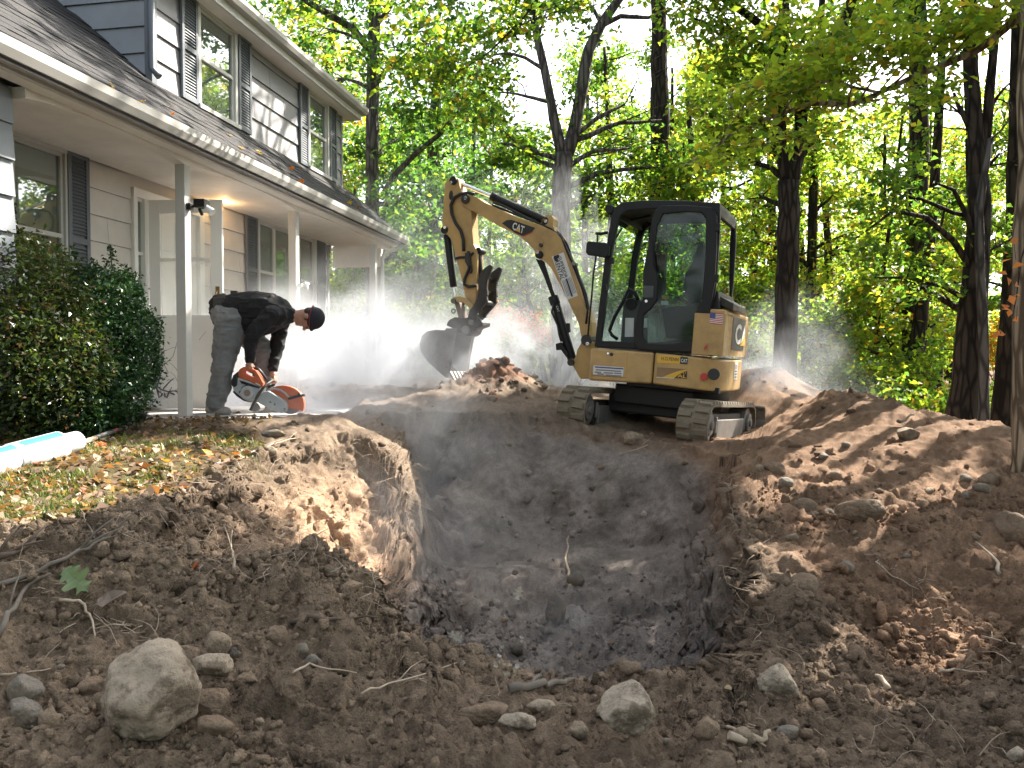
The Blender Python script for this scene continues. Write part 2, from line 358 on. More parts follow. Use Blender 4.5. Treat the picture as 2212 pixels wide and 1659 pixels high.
def build_ground():
    X, Y, Z = ground_grid()
    Pg = np.stack([X, Y, Z], -1)
    du = np.gradient(Pg, axis=0); dv = np.gradient(Pg, axis=1); N = np.cross(du, dv); N /= np.linalg.norm(N, axis=-1, keepdims=True) + 1e-12
    N *= np.sign(N[..., 2:3] + 1e-9)
    r = np.hypot(X, Y); near = 1 - sstep(9, 13, r); lawn = lawn_mask(X, Y)
    q = Pg.copy()
    steep = 1 - sstep(.35, .8, N[..., 2])
    # broken earth: lumps, ridges and crumbs pushed out along the normal
    n1 = fbm(q, 4.0, 3, 101); n2 = fbm(q, 14, 3, 131); n3 = fbm(q, 42, 2, 171)
    lump = np.maximum(0, fbm(q, 7.5, 2, 211) - .12)
    lump2 = np.maximum(0, noise3(q, 26, 231) - .25)
    farwall = sstep(5.2, 6.4, Y)*sstep(1.35, 1.2, Z)
    amp = near*(1 - .88*lawn)*(1 - .6*farwall)
    cr = 1 - np.abs(noise3(q, 11, 401)); cr2 = 1 - np.abs(noise3(q, 31, 411)); crumb = np.abs(noise3(q, 58, 421))
    d = amp*(.016*(cr*cr - .5) + .011*(cr2*cr2 - .5) + .010*crumb*(1 - sstep(3.5, 6, r)) + .045*n1 + .030*n2 + .013*n3 + .085*lump + .035*lump2 + steep*(.085*fbm(q*np.array([1, 1, .7]), 5, 4, 251) + .035*(1 - 2*np.abs(noise3(q*np.array([1, 1, 1.5]), 9, 261))) + .018*fbm(q, 24, 2, 271)))
    Pg = Pg + N*d[..., None]
    # colour: what soil lies where
    def c(*t): return np.array(t)
    nz = fbm(q, .9, 4, 301)[..., None]; nf = fbm(q, 5, 4, 321)[..., None]; nh = fbm(q, 22, 3, 341)[..., None]
    col = np.ones(X.shape + (3,))*c(.20, .158, .115)
    col = col*(1 - .0*nz)
    col = col + (c(.27, .215, .155) - col)*np.clip(.5 + 1.1*nz, 0, 1)*.8
    bank = (sstep(1.15, 1.6, X + .0*Y)*sstep(2.55, 3.1, Y))[..., None]
    col = col + (c(.225, .150, .098)*(1 + .25*nf) - col)*bank*.85
    dark = np.clip(.25 + 1.6*fbm(q, 1.7, 4, 361) - .2, 0, 1)[..., None]
    col = col + (c(.105, .082, .060) - col)*dark*.7*(1 - .5*bank)
    fgl = (sstep(.2, -.6, X)*sstep(3.3, 2.7, Y))[..., None]
    col = col + (c(.185, .150, .108)*(1 + .5*nf) - col)*fgl*.6
    pit = sstep(0, .25, poly_sd(X, Y, RIMA))[..., None]
    grey = pit*(sstep(-1.35, -.7, X)[..., None])
    col = col + (c(.205, .194, .180)*(1 + .5*nf) - col)*grey*.85
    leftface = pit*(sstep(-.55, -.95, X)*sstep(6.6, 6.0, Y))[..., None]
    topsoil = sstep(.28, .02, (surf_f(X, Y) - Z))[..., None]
    col = col + (c(.42, .30, .20)*(1 + .3*nf) - col)*leftface*.9*(1 - .75*topsoil)  # subsoil of the left face, painted paler to look strongly sunlit
    dust = (np.exp(-(((X + 1.6)/1.9)**2 + ((Y - 8.1)/1.5)**2)))[..., None]
    col = col + (c(.24, .22, .20) - col)*dust*.55
    piles = (sstep(8.4, 8.8, Y)*sstep(-.9, -.2, X)*sstep(1.32, 1.45, Z))[..., None]
    col = col + (c(.20, .105, .065)*(1 + .3*nf) - col)*piles*.8
    ww = lawn[..., None]
    lawncol = c(.10, .088, .045)*(1 + .5*nf) + c(.03, .02, .0)*nh
    litter = c(.085, .062, .045)*(1 + .6*nh)
    col = col + (lawncol - col)*ww
    yard = (sstep(4.6, 5.6, Y)*sstep(-.4, -1.0, X)*sstep(10, 8.5, Y))[..., None]
    col = col + (litter - col)*ww*yard*.75
    wood = sstep(10, 13, r)[..., None]
    col = col + (c(.085, .065, .038)*(1 + .6*nf) - col)*wood
    n5 = fbm(q, 60, 2, 381)[..., None]
    col = col*(1 + .30*nh + .2*nf + .22*n5)
    col = np.clip(col*c(1.04, .965, .95), .012, .6)
    nc, nr = X.shape
    ii = np.arange(nc*nr).reshape(nc, nr)
    faces = np.stack([ii[:-1, :-1], ii[1:, :-1], ii[1:, 1:], ii[:-1, 1:]], -1).reshape(-1, 4)
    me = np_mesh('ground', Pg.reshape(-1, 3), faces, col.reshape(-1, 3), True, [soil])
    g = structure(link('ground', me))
    return g, Pg, N
soil = mat('soil', rough=.95, attr='col', var=.42, vscale=85, bump=1.0, bscale=130, spec=.12)
for nd_ in soil.node_tree.nodes:
    if nd_.type == 'TEX_NOISE' and abs(nd_.inputs['Scale'].default_value - 85) < .1: nd_.inputs['Detail'].default_value = 8; nd_.inputs['Roughness'].default_value = .72
ground, GP, GN = build_ground()
from mathutils.bvhtree import BVHTree
def drop(x, y, z0=6.0):
    "height of the built ground under (x, y)"
    ok, loc, nor, i = ground.ray_cast(Vector((x, y, z0)), Vector((0, 0, -1)))
    return (loc.z, nor) if ok else (zat(x, y), Vector((0, 0, 1)))
def gpix(u, v):
    "the point of the ground that lies on the sight line (u, v)"
    ok, loc, nor, i = ground.ray_cast(Vector((0, 0, CZ)), ray(u, v).normalized())
    return (loc, nor) if ok else (P(u, v, 20), Vector((0, 0, 1)))
# ---------------------------------------------------------------- the house
HB = Vector((-1.777, 12.904, 0)); HAL = Vector((.17623, .98435, 0)); HIN = Vector((-.98435, .17623, 0))
HROT = math.atan2(HAL.y, HAL.x); HZ = 1.0
HMAT = Matrix.Translation(Vector((HB.x, HB.y, HZ))) @ Matrix.Rotation(HROT, 4, 'Z')
def hw(u, v, yin):
    p = on_plane(u, v, HB + HIN*yin, HIN); d = p - HB
    return d.dot(HAL), p.z - HZ
def hloc(s, y, z): return HMAT @ Vector((s, y, z))
M_wallup = mat('upper siding paint', (.275, .27, .285), .6, var=.10, vscale=1.5, bump=.12, bscale=60, dirt=.25, dirtcol=(.22, .21, .20), dscale=1.2, stretch=(1, 1, 2.5))
M_walllow = mat('siding paint with porch glow', (.68, .635, .58), .65, var=.09, vscale=1.4, bump=.12, bscale=60, dirt=.35, dirtcol=(.36, .31, .27), dscale=1.3)  # same siding, painted warmer and paler for light bounced into the porch
M_cheek = mat('shaded siding paint', (.27, .29, .32), .6, var=.10, vscale=1.5, bump=.12, bscale=60, dirt=.3, dirtcol=(.17, .17, .17))  # same siding, painted bluish because the dormer side is in shade
M_trim = mat('white trim paint', (.56, .545, .515), .45, var=.06, dirt=.5, dirtcol=(.40, .37, .33), dscale=3.0)
M_gut = mat('gutter paint', (.40, .385, .36), .5, var=.08, dirt=.5, dirtcol=(.26, .23, .2), dscale=3.0)
M_soffit = mat('soffit paint', (.80, .745, .67), .6, var=.06, dirt=.3, dirtcol=(.36, .31, .26), dscale=1.6)
M_door = mat('white door paint', (.88, .86, .82), .35, var=.03)
M_shut = mat('shutter paint', (.125, .14, .16), .5, var=.15, vscale=6, dirt=.2, dirtcol=(.2, .2, .2))
M_shing = mat('roof shingle', (.028, .027, .028), .9, var=.35, vscale=9, bump=.6, bscale=160, dirt=.25, dirtcol=(.12, .10, .085), dscale=4)
M_dark = mat('unlit interior black', (.02, .02, .02), .9)  # black painted in for the unlit inside of the houses
M_curt = mat('pale curtain', (.60, .62, .55), .9, var=.2, vscale=3, stretch=(12, 1, .4))  # cloth added so the lower panes look pale, as if reflecting
M_glass = glass_mat('window glass', (.75, .8, .78), .16)
M_glassd = glass_mat('door glass', (.97, .98, .97), .03, opac=.25, col=(.9, .9, .88))  # white mixed into the pane so that it looks brightly lit
M_conc = mat('concrete', (.36, .34, .32), .9, var=.2, vscale=2, bump=.3, bscale=60, dirt=.5, dirtcol=(.18, .16, .14))
M_brass = mat('aged brass', (.35, .22, .09), .4, metal=.8)
M_black = mat('black plastic', (.012, .012, .013), .45)
M_white = mat('white plastic', (.8, .8, .78), .35)
M_bulb = mat('glowing lamp globe', (1, .7, .35), .4, emit=(1.0, .55, .18), estr=7.0)
house = thing('house', 'grey two-storey house with a long covered porch at left', 'house', (HB.x, HB.y, HZ), (0, 0, HROT))
S_END, S_CH, Y_UP, Y_LOW = -.35, -5.2, .88, 1.12
Z_EAVE, Z_WU, Z_UT = 2.6, 3.36, 4.46      # gutter lip, foot and head of the upper wall (above the base)
SLOPE = (Z_WU - Z_EAVE)/Y_UP
m = MB(); m.box((-13, Y_LOW+.03, -.6), (S_END-.02, 8, 2.95)); m.box((S_CH+.02, Y_UP+.03, 2.9), (S_END-.02, 7, Z_UT)); m.build('wall', M_walllow, house)
m = MB(); m.box((-13, .30, -.6), (-7.62, Y_LOW+.02, 2.47)); m.build('wall', M_cheek, house)
def boards(s0, s1, y, z0, z1, ex, mt, face='front', run=1.22, holes=()):
    "courses of lapped siding; every board an object"
    row = 0; z = z0
    while z < z1 - .02:
        zt = min(z + ex, z1); off = (row % 3)*run/3.0; a = s0
        first = True
        while a < s1 - .02:
            b = min(a + (run - off if first else run), s1); first = False
            segs = [(a, b)]
            for (h0, h1, hz0, hz1) in holes:
                if zt > hz0 + .03 and z < hz1 - .03:
                    ns = []
                    for (p, q) in segs:
                        if q <= h0 or p >= h1: ns.append((p, q)); continue
                        if p < h0: ns.append((p, h0))
                        if q > h1: ns.append((h1, q))
                    segs = ns
            for (p, q) in segs:
                if q - p < .03: continue
                g = .002; j = random.uniform(-.0015, .0015)
                q0, q1 = p + g, q - g
                if face == 'front':
                    ra = [(q0, y-.024+j, z), (q0, y+.01, z), (q0, y+.01, zt-.004), (q0, y-.004+j, zt-.004)]
                    rb = [(q1, t[1], t[2]) for t in ra]
                else:   # wall that looks back along -s; here s0..s1 runs in y and y is the s of the wall
                    ra = [(y-.024+j, q0, z), (y+.01, q0, z), (y+.01, q0, zt-.004), (y-.004+j, q0, zt-.004)]
                    rb = [(t[0], q1, t[2]) for t in ra]
                m = MB(); m.prism(ra, rb); m.build('siding_board', mt, house)
            a = b
        z += ex; row += 1
# openings (s0, s1, z0, z1)
def opening(u0, u1, vt, vb, yin, ut=None):
    s0, zt = hw(u0, vt, yin); s1, _ = hw(u1, vt, yin); _, zb = hw(u0, vb, yin); return [s0, s1, zb, zt]
W1 = opening(426, 500, 16, 226, Y_UP); W2 = opening(664, 702, 201, 352, Y_UP)
W2[2:] = W1[2:]
L1 = opening(20, 130, 290, 640, Y_LOW); s_, zt_ = hw(130, 332, Y_LOW); L1[3] = zt_; L1[2] = zt_ - 1.45
L2 = opening(555, 675, 478, 640, Y_LOW); L2[2] = L2[3] - 1.30
sideL = opening(279, 309, 383, 640, Y_LOW); sideL[2] = .12
DOOR = [sideL[1] + .03, sideL[1] + .95, .15, 2.24]
boards(S_CH, S_END, Y_UP, Z_WU-.02, Z_UT, .255, M_wallup, holes=[W1, W2])
boards(-7.6, S_END, Y_LOW, .0, 2.45, .245, M_walllow, holes=[L1, L2, [sideL[0], DOOR[1], -1, DOOR[3]]])
boards(-10.2, -7.62, .28, .0, 2.45, .245, M_cheek)
for k in range(9):     # the dormer's side wall, cut by the slope of the roof
    z = Z_WU + .02 + k*.26
    if z > 5.6: break
    ymax = (z + .26 - Z_EAVE)/SLOPE
    for a, b in ((Y_UP, 1.9), (1.9, 2.9), (2.9, 4.2)):
        b = min(b, ymax)
        if b - a < .05: continue
        j = random.uniform(-.0015, .0015)
        ra = [(S_CH-.024+j, a+.002, z), (S_CH+.01, a+.002, z), (S_CH+.01, a+.002, z+.256), (S_CH-.004+j, a+.002, z+.256)]
        m = MB(); m.prism(ra, [(t[0], b-.002, t[2]) for t in ra]); m.build('siding_board', M_cheek, house)
m = MB(); m.box((S_CH-.03, Y_UP-.03, Z_WU-.05), (S_CH+.06, Y_UP+.05, Z_UT)); m.build('corner_board', M_shut, house, .004)
m = MB(); m.tube([(S_CH-.06, Y_UP-.05, 5.2), (S_CH-.06, Y_UP-.05, Z_WU+.10), (S_CH-.05, Y_UP-.12, Z_WU+.02)], .035, 8); m.build('downspout', M_shut, house)
m = MB(); m.box((S_END-.06, Y_UP-.028, Z_WU-.03), (S_END, Y_UP+.08, Z_UT)); m.box((S_END-.08, Y_LOW-.03, -.3), (S_END, Y_LOW+.08, 2.45)); m.build('corner_board', M_wallup, house, .004)
# lower roof deck, shingles
def rz(y): return Z_EAVE + SLOPE*y
m = MB()
m.prism([(-13, -.06, rz(-.06)-.09), (-13, Y_UP+.05, rz(Y_UP+.05)-.09), (-13, Y_UP+.05, rz(Y_UP+.05)-.015), (-13, -.06, rz(-.06)-.015)],
        [(0, -.06, rz(-.06)-.09), (0, Y_UP+.05, rz(Y_UP+.05)-.09), (0, Y_UP+.05, rz(Y_UP+.05)-.015), (0, -.06, rz(-.06)-.015)])
m.prism([(-13, Y_UP, rz(Y_UP)-.09), (-13, 4.3, rz(4.3)-.09), (-13, 4.3, rz(4.3)-.015), (-13, Y_UP, rz(Y_UP)-.015)],
        [(S_CH+.02, Y_UP, rz(Y_UP)-.09), (S_CH+.02, 4.3, rz(4.3)-.09), (S_CH+.02, 4.3, rz(4.3)-.015), (S_CH+.02, Y_UP, rz(Y_UP)-.015)])
m.prism([(-13, 4.3, rz(4.3)-.09), (-13, 8.6, rz(0)-.09), (-13, 8.6, rz(0)-.02), (-13, 4.3, rz(4.3)-.02)], [(0, 4.3, rz(4.3)-.09), (0, 8.6, rz(0)-.09), (0, 8.6, rz(0)-.02), (0, 4.3, rz(4.3)-.02)])
roof = m.build('roof', M_shing, house)
ca = math.cos(math.atan(SLOPE)); TB = .335; EX = .131
def shingle_mesh(k):
    m = MB(); w = TB - .006; th = .007 + .004*random.random(); L_ = EX*1.7
    # lies along the slope: local x along the eave, y up the slope
    ra = [(0, 0, 0), (w, 0, 0), (w, L_, -.006), (0, L_, -.006)]
    m.prism(ra, [(p[0], p[1], p[2] + th) for p in ra])
    me = bpy.data.meshes.new('shingle'); me.from_pydata(m.v, [], m.f); me.materials.append(M_shing); return me
SHM = [shingle_mesh(k) for k in range(5)]
rrot = math.atan(SLOPE)
def shingle(s, y):
    o = bpy.data.objects.new('shingle', SHM[random.randrange(5)]); COL.objects.link(o); o.parent = roof
    o.location = (s, y, rz(y) + .004 + random.uniform(0, .004)); o.rotation_euler = (rrot + random.uniform(-.012, .012), 0, random.uniform(-.004, .004))
for c_ in range(9):
    y = -.07 + c_*EX*ca
    for k in range(24):
        s = -TB*(k+1) + (c_ % 2)*TB*.5
        if s > -.3: s = -TB
        shingle(s, y)
for c_ in range(9, 17):
    y = -.07 + c_*EX*ca
    for k in range(8):
        shingle(S_CH - TB*(k+1) - (c_ % 2)*TB*.5 - .02, y)
# upper roof, soffit, gutters
m = MB()
m.prism([(S_CH-.3, .58, Z_UT+.14), (S_CH-.3, 4.3, Z_UT+1.9), (S_CH-.3, 4.3, Z_UT+1.98), (S_CH-.3, .58, Z_UT+.22)], [(-.15, .58, Z_UT+.14), (-.15, 4.3, Z_UT+1.9), (-.15, 4.3, Z_UT+1.98), (-.15, .58, Z_UT+.22)])
m.build('upper_roof', M_shing, house)
m = MB(); m.box((S_CH-.28, .64, Z_UT+.0), (-.17, Y_UP+.04, Z_UT+.02)); m.build('soffit', M_soffit, house)
def gutter(name, s0, s1, y, z, h, w):
    prof = [(y, z), (y+.012, z), (y+.03, z-h+.02), (y+w*.7, z-h+.02), (y+w, z-h), (y+w, z-h-.02), (y+.025, z-h-.005), (y+.0, z-h*.55)]
    m = MB(); m.prism([(s0, *p) for p in prof], [(s1, *p) for p in prof]); return m.build(name, M_gut, house)
gutter('gutter', -13, .06, -.10, Z_EAVE+.0, .11, .12)
gutter('gutter', S_CH-.3, -.08, .52, Z_UT+.19, .10, .11)
m = MB(); m.box((S_CH-.28, .62, Z_UT-.01), (-.15, .65, Z_UT+.16)); m.box((-.175, .66, Z_UT-.01), (-.15, 1.2, Z_UT+.20)); m.build('fascia', M_trim, house)
m = MB(); m.box((-13, .02, Z_EAVE-.15), (-.02, .05, Z_EAVE-.012)); m.build('fascia', M_trim, house)
m = MB(); m.box((-13, .05, Z_EAVE-.155), (-.03, .17, Z_EAVE-.14)); m.build('soffit', M_soffit, house)
m = MB(); m.box((-7.6, .29, 2.452), (-.1, Y_LOW-.03, 2.47)); m.build('porch_ceiling', M_soffit, house)
PS = [-5.72, -3.45, -.72]
m = MB()        # the porch beam with its shallow arches
for a, b in ((-7.62, PS[0]), (PS[0], PS[1]), (PS[1], PS[2]), (PS[2], -.1)):
    n = 10; lo = []
    for k in range(n+1):
        t = k/n; lo.append((a + (b-a)*t, 1.775 + .6 + .065*math.sin(math.pi*t)**.7 if b - a > 1 else 2.39))
    ra = [(p[0], .17, p[1]) for p in lo] + [(b, .17, 2.455), (a, .17, 2.455)]
    m.prism(ra, [(p[0], .28, p[2]) for p in ra])
m.build('porch_beam', M_soffit, house)
m = MB(); m.box((-.16, .30, 2.12), (-.05, Y_LOW, 2.45)); m.build('porch_beam', M_soffit, house, .004)
for i, s in enumerate(PS):
    m = MB(); m.box((s-.048, .175, .0), (s+.048, .271, 2.40)); m.build('porch_post', M_trim, house, .006)
m = MB(); pl = [hw(u, v, .0) for u, v in ((866, 522), (846, 536), (832, 552), (828, 600))]
m.tube([(.02, -.04, 2.49), (-.05, .03, 2.42), (-.38, .16, 2.30), (-.46, .17, 2.2), (-.46, .17, .1)], .032, 8); m.build('downspout', M_trim, house)
m = MB(); m.box((-7.6, .1, -.4), (-.1, Y_LOW, .10)); m.build('porch_floor', M_conc, house, .01)
# windows: frame, sashes, panes
def window(W, y, cols=1, shut=True, added_curtain=False, split=True, fw=.055, wide=None):
    s0, s1, z0, z1 = W
    m = MB()
    m.box((s0-fw, y-.045, z0-.0), (s0, y+.05, z1)); m.box((s1, y-.045, z0-.0), (s1+fw, y+.05, z1))
    m.box((s0-fw, y-.05, z1), (s1+fw, y+.05, z1+fw)); m.box((s0-fw-.02, y-.075, z0-.05), (s1+fw+.02, y+.05, z0))
    w = m.build('window', M_trim, house, .004)
    cuts = wide or [s0 + (s1-s0)*k/cols for k in range(cols+1)]
    for a, b in zip(cuts[:-1], cuts[1:]):
        m = MB(); t = .028; zm = (z0+z1)/2 if (split is True or (split == 'sides' and b - a < .75)) else None
        m.box((a, y-.02, z0), (a+t, y+.03, z1)); m.box((b-t, y-.02, z0), (b, y+.03, z1)); m.box((a+t, y-.02, z0), (b-t, y+.03, z0+t)); m.box((a+t, y-.02, z1-t), (b-t, y+.03, z1))
        if zm: m.box((a+t, y-.028, zm-.02), (b-t, y+.025, zm+.02))
        m.build('sash', M_trim, w, .003)
        for (q0, q1) in ([(z0+t, zm-.02), (zm+.02, z1-t)] if zm else [(z0+t, z1-t)]):
            m = MB(); m.box((a+t, y+.0, q0), (b-t, y+.004, q1)); m.build('pane', M_glass, w)
    m = MB(); m.box((s0, y+.25, z0-.05), (s1, y+.27, z1+.05)); m.build('dark_sheet', M_dark, w)  # black sheet that makes the panes look dark
    if added_curtain:
        m = MB(); n = 40; pts = []
        for k in range(n+1):
            pts.append((s0 + (s1-s0)*k/n, y + .075 + .012*math.sin(k*1.9)))
        vs = [(p[0], p[1], z0+.02) for p in pts] + [(p[0], p[1], z1-.02) for p in pts]
        m.add(vs, [(k, k+1, n+2+k, n+1+k) for k in range(n)], 0, True); m.build('added_curtain', M_curt, w)
    return w
def shutter(s0, s1, z0, z1, y):
    m = MB(); t = .045; d0, d1 = y-.055, y-.027; zm = z0 + (z1-z0)*.48
    m.box((s0, d0, z0), (s0+t, d1, z1)); m.box((s1-t, d0, z0), (s1, d1, z1))
    for z in (z0, zm-t*.6, z1-t*1.2): m.box((s0+t, d0, z), (s1-t, d1, z+t*1.2))
    m.box((s0+t, y-.032, z0+t), (s1-t, y-.027, z1-t))
    o = m.build('shutter', M_shut, house, .003)
    m = MB(); z = z0 + t*1.4
    while z < z1 - t*1.5:
        if abs(z - zm) > t*.9:
            m.prism([(s0+t, d0+.003, z-.012), (s0+t, d0+.010, z-.015), (s0+t, y-.033, z+.012), (s0+t, y-.036, z+.016)], [(s1-t, d0+.003, z-.012), (s1-t, d0+.010, z-.015), (s1-t, y-.033, z+.012), (s1-t, y-.036, z+.016)])
        z += .032
    stuff(m.build('louvre', M_shut, o))
window(W1, Y_UP); window(W2, Y_UP)
for W in (W1, W2):
    f = .068
    a = .30 if W is W1 else .27
    shutter(W[0]-f-a, W[0]-f, W[2]-.03, W[3]+.05, Y_UP); shutter(W[1]+f, W[1]+f+a, W[2]-.03, W[3]+.05, Y_UP)
window(L1, Y_LOW, added_curtain=True)
a_ = hw(135, 332, Y_LOW)[0]; b_ = hw(182, 350, Y_LOW)[0]
shutter(a_, b_, L1[2]-.02, L1[3]+.05, Y_LOW)
c1 = hw(590, 500, Y_LOW)[0]; c2 = hw(644, 510, Y_LOW)[0]
window(L2, Y_LOW, wide=[L2[0], c1, c2, L2[1]], split='sides', added_curtain=True)
shutter(L2[0]-.07-.30, L2[0]-.07, L2[2]-.02, L2[3]+.05, Y_LOW); shutter(L2[1]+.07, L2[1]+.07+.30, L2[2]-.02, L2[3]+.05, Y_LOW)
# entrance: sidelight, panelled door, glazed storm door swung open
m = MB(); s0, s1, z0, z1 = sideL[0], sideL[1], .12, DOOR[3]
m.box((s0, Y_LOW-.05, z0), (s0+.06, Y_LOW+.05, z1)); m.box((s1-.05, Y_LOW-.05, z0), (s1, Y_LOW+.05, z1)); m.box((s0, Y_LOW-.052, z1-.0), (DOOR[1]+.09, Y_LOW+.05, z1+.09)); m.box((s0+.06, Y_LOW-.03, z0), (s1-.05, Y_LOW+.05, z0+.55)); m.box((DOOR[1], Y_LOW-.05, z0), (DOOR[1]+.09, Y_LOW+.05, z1))
dw = m.build('door_frame', M_door, house, .004)
m = MB()
for z in (z0+.55, z0+1.05, z0+1.55, z1-.03): m.box((s0+.06, Y_LOW-.02, z), (s1-.05, Y_LOW+.02, z+.03))
m.build('muntin', M_door, dw)
m = MB(); m.box((s0+.06, Y_LOW, z0+.56), (s1-.05, Y_LOW+.004, z1-.02)); m.build('pane', M_glass, dw)
m = MB(); m.box((s0+.06, Y_LOW+.06, z0+.5), (s1-.05, Y_LOW+.07, z1)); m.build('added_curtain', M_curt, dw)
m = MB(); a, b, c, d = DOOR
m.box((a+.01, Y_LOW-.01, c), (b-.01, Y_LOW+.03, d))
for (p, q, r_, t) in ((.1, .42, .15, .75), (.5, .82, .15, .75), (.1, .42, .9, 1.5), (.5, .82, .9, 1.5), (.1, .42, 1.62, 1.95), (.5, .82, 1.62, 1.95)):
    m.box((a+p, Y_LOW-.022, c+r_), (a+q, Y_LOW-.01, c+t))
m.build('door', M_door, house, .008)
MS = Matrix.Translation(Vector((sideL[1]+.02, Y_LOW-.05, .12))) @ Matrix.Rotation(R(-82), 4, 'Z')
m = MB(MS); w_, h_ = .76, 2.12; t = .115
m.box((0, -.018, 0), (t, .018, h_)); m.box((w_-t, -.018, 0), (w_, .018, h_)); m.box((t, -.018, h_-.13), (w_-t, .018, h_)); m.box((t, -.018, 0), (w_-t, .018, .95)); 
m.box((t, -.016, 1.5), (w_-t, .016, 1.53))
storm = m.build('storm_door', M_door, house, .004)
m = MB(MS); m.box((t, -.003, .95), (w_-t, .003, 1.5)); m.box((t, -.003, 1.53), (w_-t, .003, h_-.13)); m.build('pane', M_glassd, storm)
m = MB(MS); m.tube([(w_-.05, -.03, 1.02), (w_-.05, -.06, 1.05), (w_-.05, -.06, 1.17), (w_-.05, -.03, 1.2)], .01, 6); m.box((w_-.07, -.024, .98), (w_-.03, -.017, 1.24)); m.build('handle', M_brass, storm)
# wall lantern
ls, lz = hw(470, 450, Y_LOW-.10)
m = MB(); m.box((ls-.03, Y_LOW-.035, lz-.14), (ls+.03, Y_LOW-.02, lz+.02)); m.tube([(ls, Y_LOW-.03, lz-.10), (ls, Y_LOW-.10, lz-.13), (ls, Y_LOW-.11, lz-.07)], .009, 6)
m.tube([(ls, Y_LOW-.11, lz-.075), (ls, Y_LOW-.11, lz-.055)], [.03, .05], 8)
m.tube([(ls, Y_LOW-.11, lz+.055), (ls, Y_LOW-.11, lz+.075), (ls, Y_LOW-.11, lz+.11), (ls, Y_LOW-.11, lz+.15)], [.058, .045, .012, .004], 8)
for k in range(4): 
    c_, s_ = math.cos(k*math.pi/2+.4)*.05, math.sin(k*math.pi/2+.4)*.05; m.tube([(ls+c_, Y_LOW-.11+s_, lz-.055), (ls+c_, Y_LOW-.11+s_, lz+.055)], .004, 4)
lamp = m.build('wall_lamp', M_brass, house)
m = MB(); m.ell((ls, Y_LOW-.11, lz), (.036, .036, .048), nu=10, nv=8); m.build('bulb', M_bulb, lamp)
pl_ = bpy.data.lights.new('lamp_light', 'POINT'); pl_.energy = 1.2; pl_.color = (1, .62, .28); pl_.shadow_soft_size = .05
plo = bpy.data.objects.new('lamp_light', pl_); COL.objects.link(plo); plo.parent = lamp; plo.location = (ls, Y_LOW-.20, lz)
# floodlight on the near post, tap on the far post
s = PS[0]; zf = hw(415, 452, .2)[1]
m = MB(); m.box((s-.03, .13, zf-.03), (s+.03, .175, zf+.03)); m.tube([(s, .14, zf), (s, .08, zf+.01)], .014, 6); m.box((s-.05, -.02, zf-.015), (s+.05, .09, zf+.06)); m.tube([(s, .06, zf-.02), (s, .03, zf-.08)], .016, 6)
fl = m.build('floodlight', M_black, house, .005)
m = MB(); m.tube([(s, .0, zf+.0), (s, -.07, zf-.06)], [.022, .038], 8); m.build('lamp_head', M_white, fl)
s = PS[1]; zf = hw(645, 618, .2)[1]
m = MB(); m.box((s-.02, .12, zf-.02), (s+.02, .175, zf+.02)); m.tube([(s, .13, zf), (s, .05, zf)], .014, 6); m.tube([(s-.06, .07, zf+.02), (s+.06, .07, zf+.02)], .018, 6); m.tube([(s, .06, zf), (s, .05, zf-.05)], .012, 6); m.build('wall_bracket', M_white, house)
# ---------------------------------------------------------------- the mini excavator
M_yel = mat('machine yellow paint', (.44, .275, .095), .45, var=.08, vscale=2.5, dirt=.75, dirtcol=(.23, .15, .07), dscale=4.5, coat=.15, bump=.05, bscale=50)
M_blk = mat('black machine paint', (.009, .009, .010), .5, var=.2, vscale=5, dirt=.18, dirtcol=(.05, .044, .037), dscale=4, spec=.3)
M_steel = mat('worn bucket steel', (.19, .18, .17), .55, metal=.35, var=.3, vscale=7, dirt=.6, dirtcol=(.17, .15, .13), dscale=5, bump=.25, bscale=30)
M_steeld = mat('dark cast steel', (.035, .032, .030), .55, metal=.3, var=.3, vscale=7, dirt=.5, dirtcol=(.10, .08, .06), dscale=6, bump=.25, bscale=40)
M_chr = mat('chrome rod', (.75, .76, .78), .12, metal=1.0)
M_rub = mat('muddy track rubber', (.19, .155, .112), .9, var=.25, vscale=6, dirt=.8, dirtcol=(.085, .065, .045), dscale=11, bump=.5, bscale=50)
M_hose = mat('hydraulic hose', (.012, .012, .012), .6)
M_vinw = mat('white vinyl', (.62, .62, .60), .5, dirt=.3, dirtcol=(.45, .40, .33), dscale=9)
M_vinb = mat('black vinyl', (.012, .012, .012), .4)
M_viny = mat('yellow vinyl', (.62, .36, .03), .45)
M_vinr = mat('red vinyl', (.42, .03, .025), .45)
M_vinbl = mat('blue vinyl', (.03, .05, .2), .5)
M_ink = mat('grey print', (.18, .18, .19), .6)
M_brown = mat('faded brown vinyl', (.22, .13, .055), .5, var=.2, vscale=9)
M_cabglass = glass_mat('cab glass', (.66, .82, .76), .03, opac=.02, col=(.10, .12, .11))
M_doorglass = glass_mat('dusty cab door glass', (.42, .60, .54), .035, opac=.03, col=(.06, .07, .065), rough=.06)
M_seat = mat('black seat vinyl', (.010, .010, .011), .55)
M_grey = mat('grey cab plastic', (.055, .06, .065), .6)
AL = R(25); PI_ = R(4.3)
F0 = Vector((-math.cos(AL), math.sin(AL), 0)); LAT = Vector((math.sin(AL), math.cos(AL), 0)); ZV = Vector((0, 0, 1))
XAX = -(F0*math.cos(PI_) + ZV*math.sin(PI_)); ZAX = ZV*math.cos(PI_) - F0*math.sin(PI_)
E0 = P(1600, 850, 7.6)
UPW = Matrix(((XAX.x, LAT.x, ZAX.x, E0.x), (XAX.y, LAT.y, ZAX.y, E0.y), (XAX.z, LAT.z, ZAX.z, E0.z), (0, 0, 0, 1)))
XROOT = Vector((1.75, 8.4, 1.0))
exc = thing('excavator', 'yellow mini excavator with black cab standing at the far edge of the pit', 'excavator', XROOT)
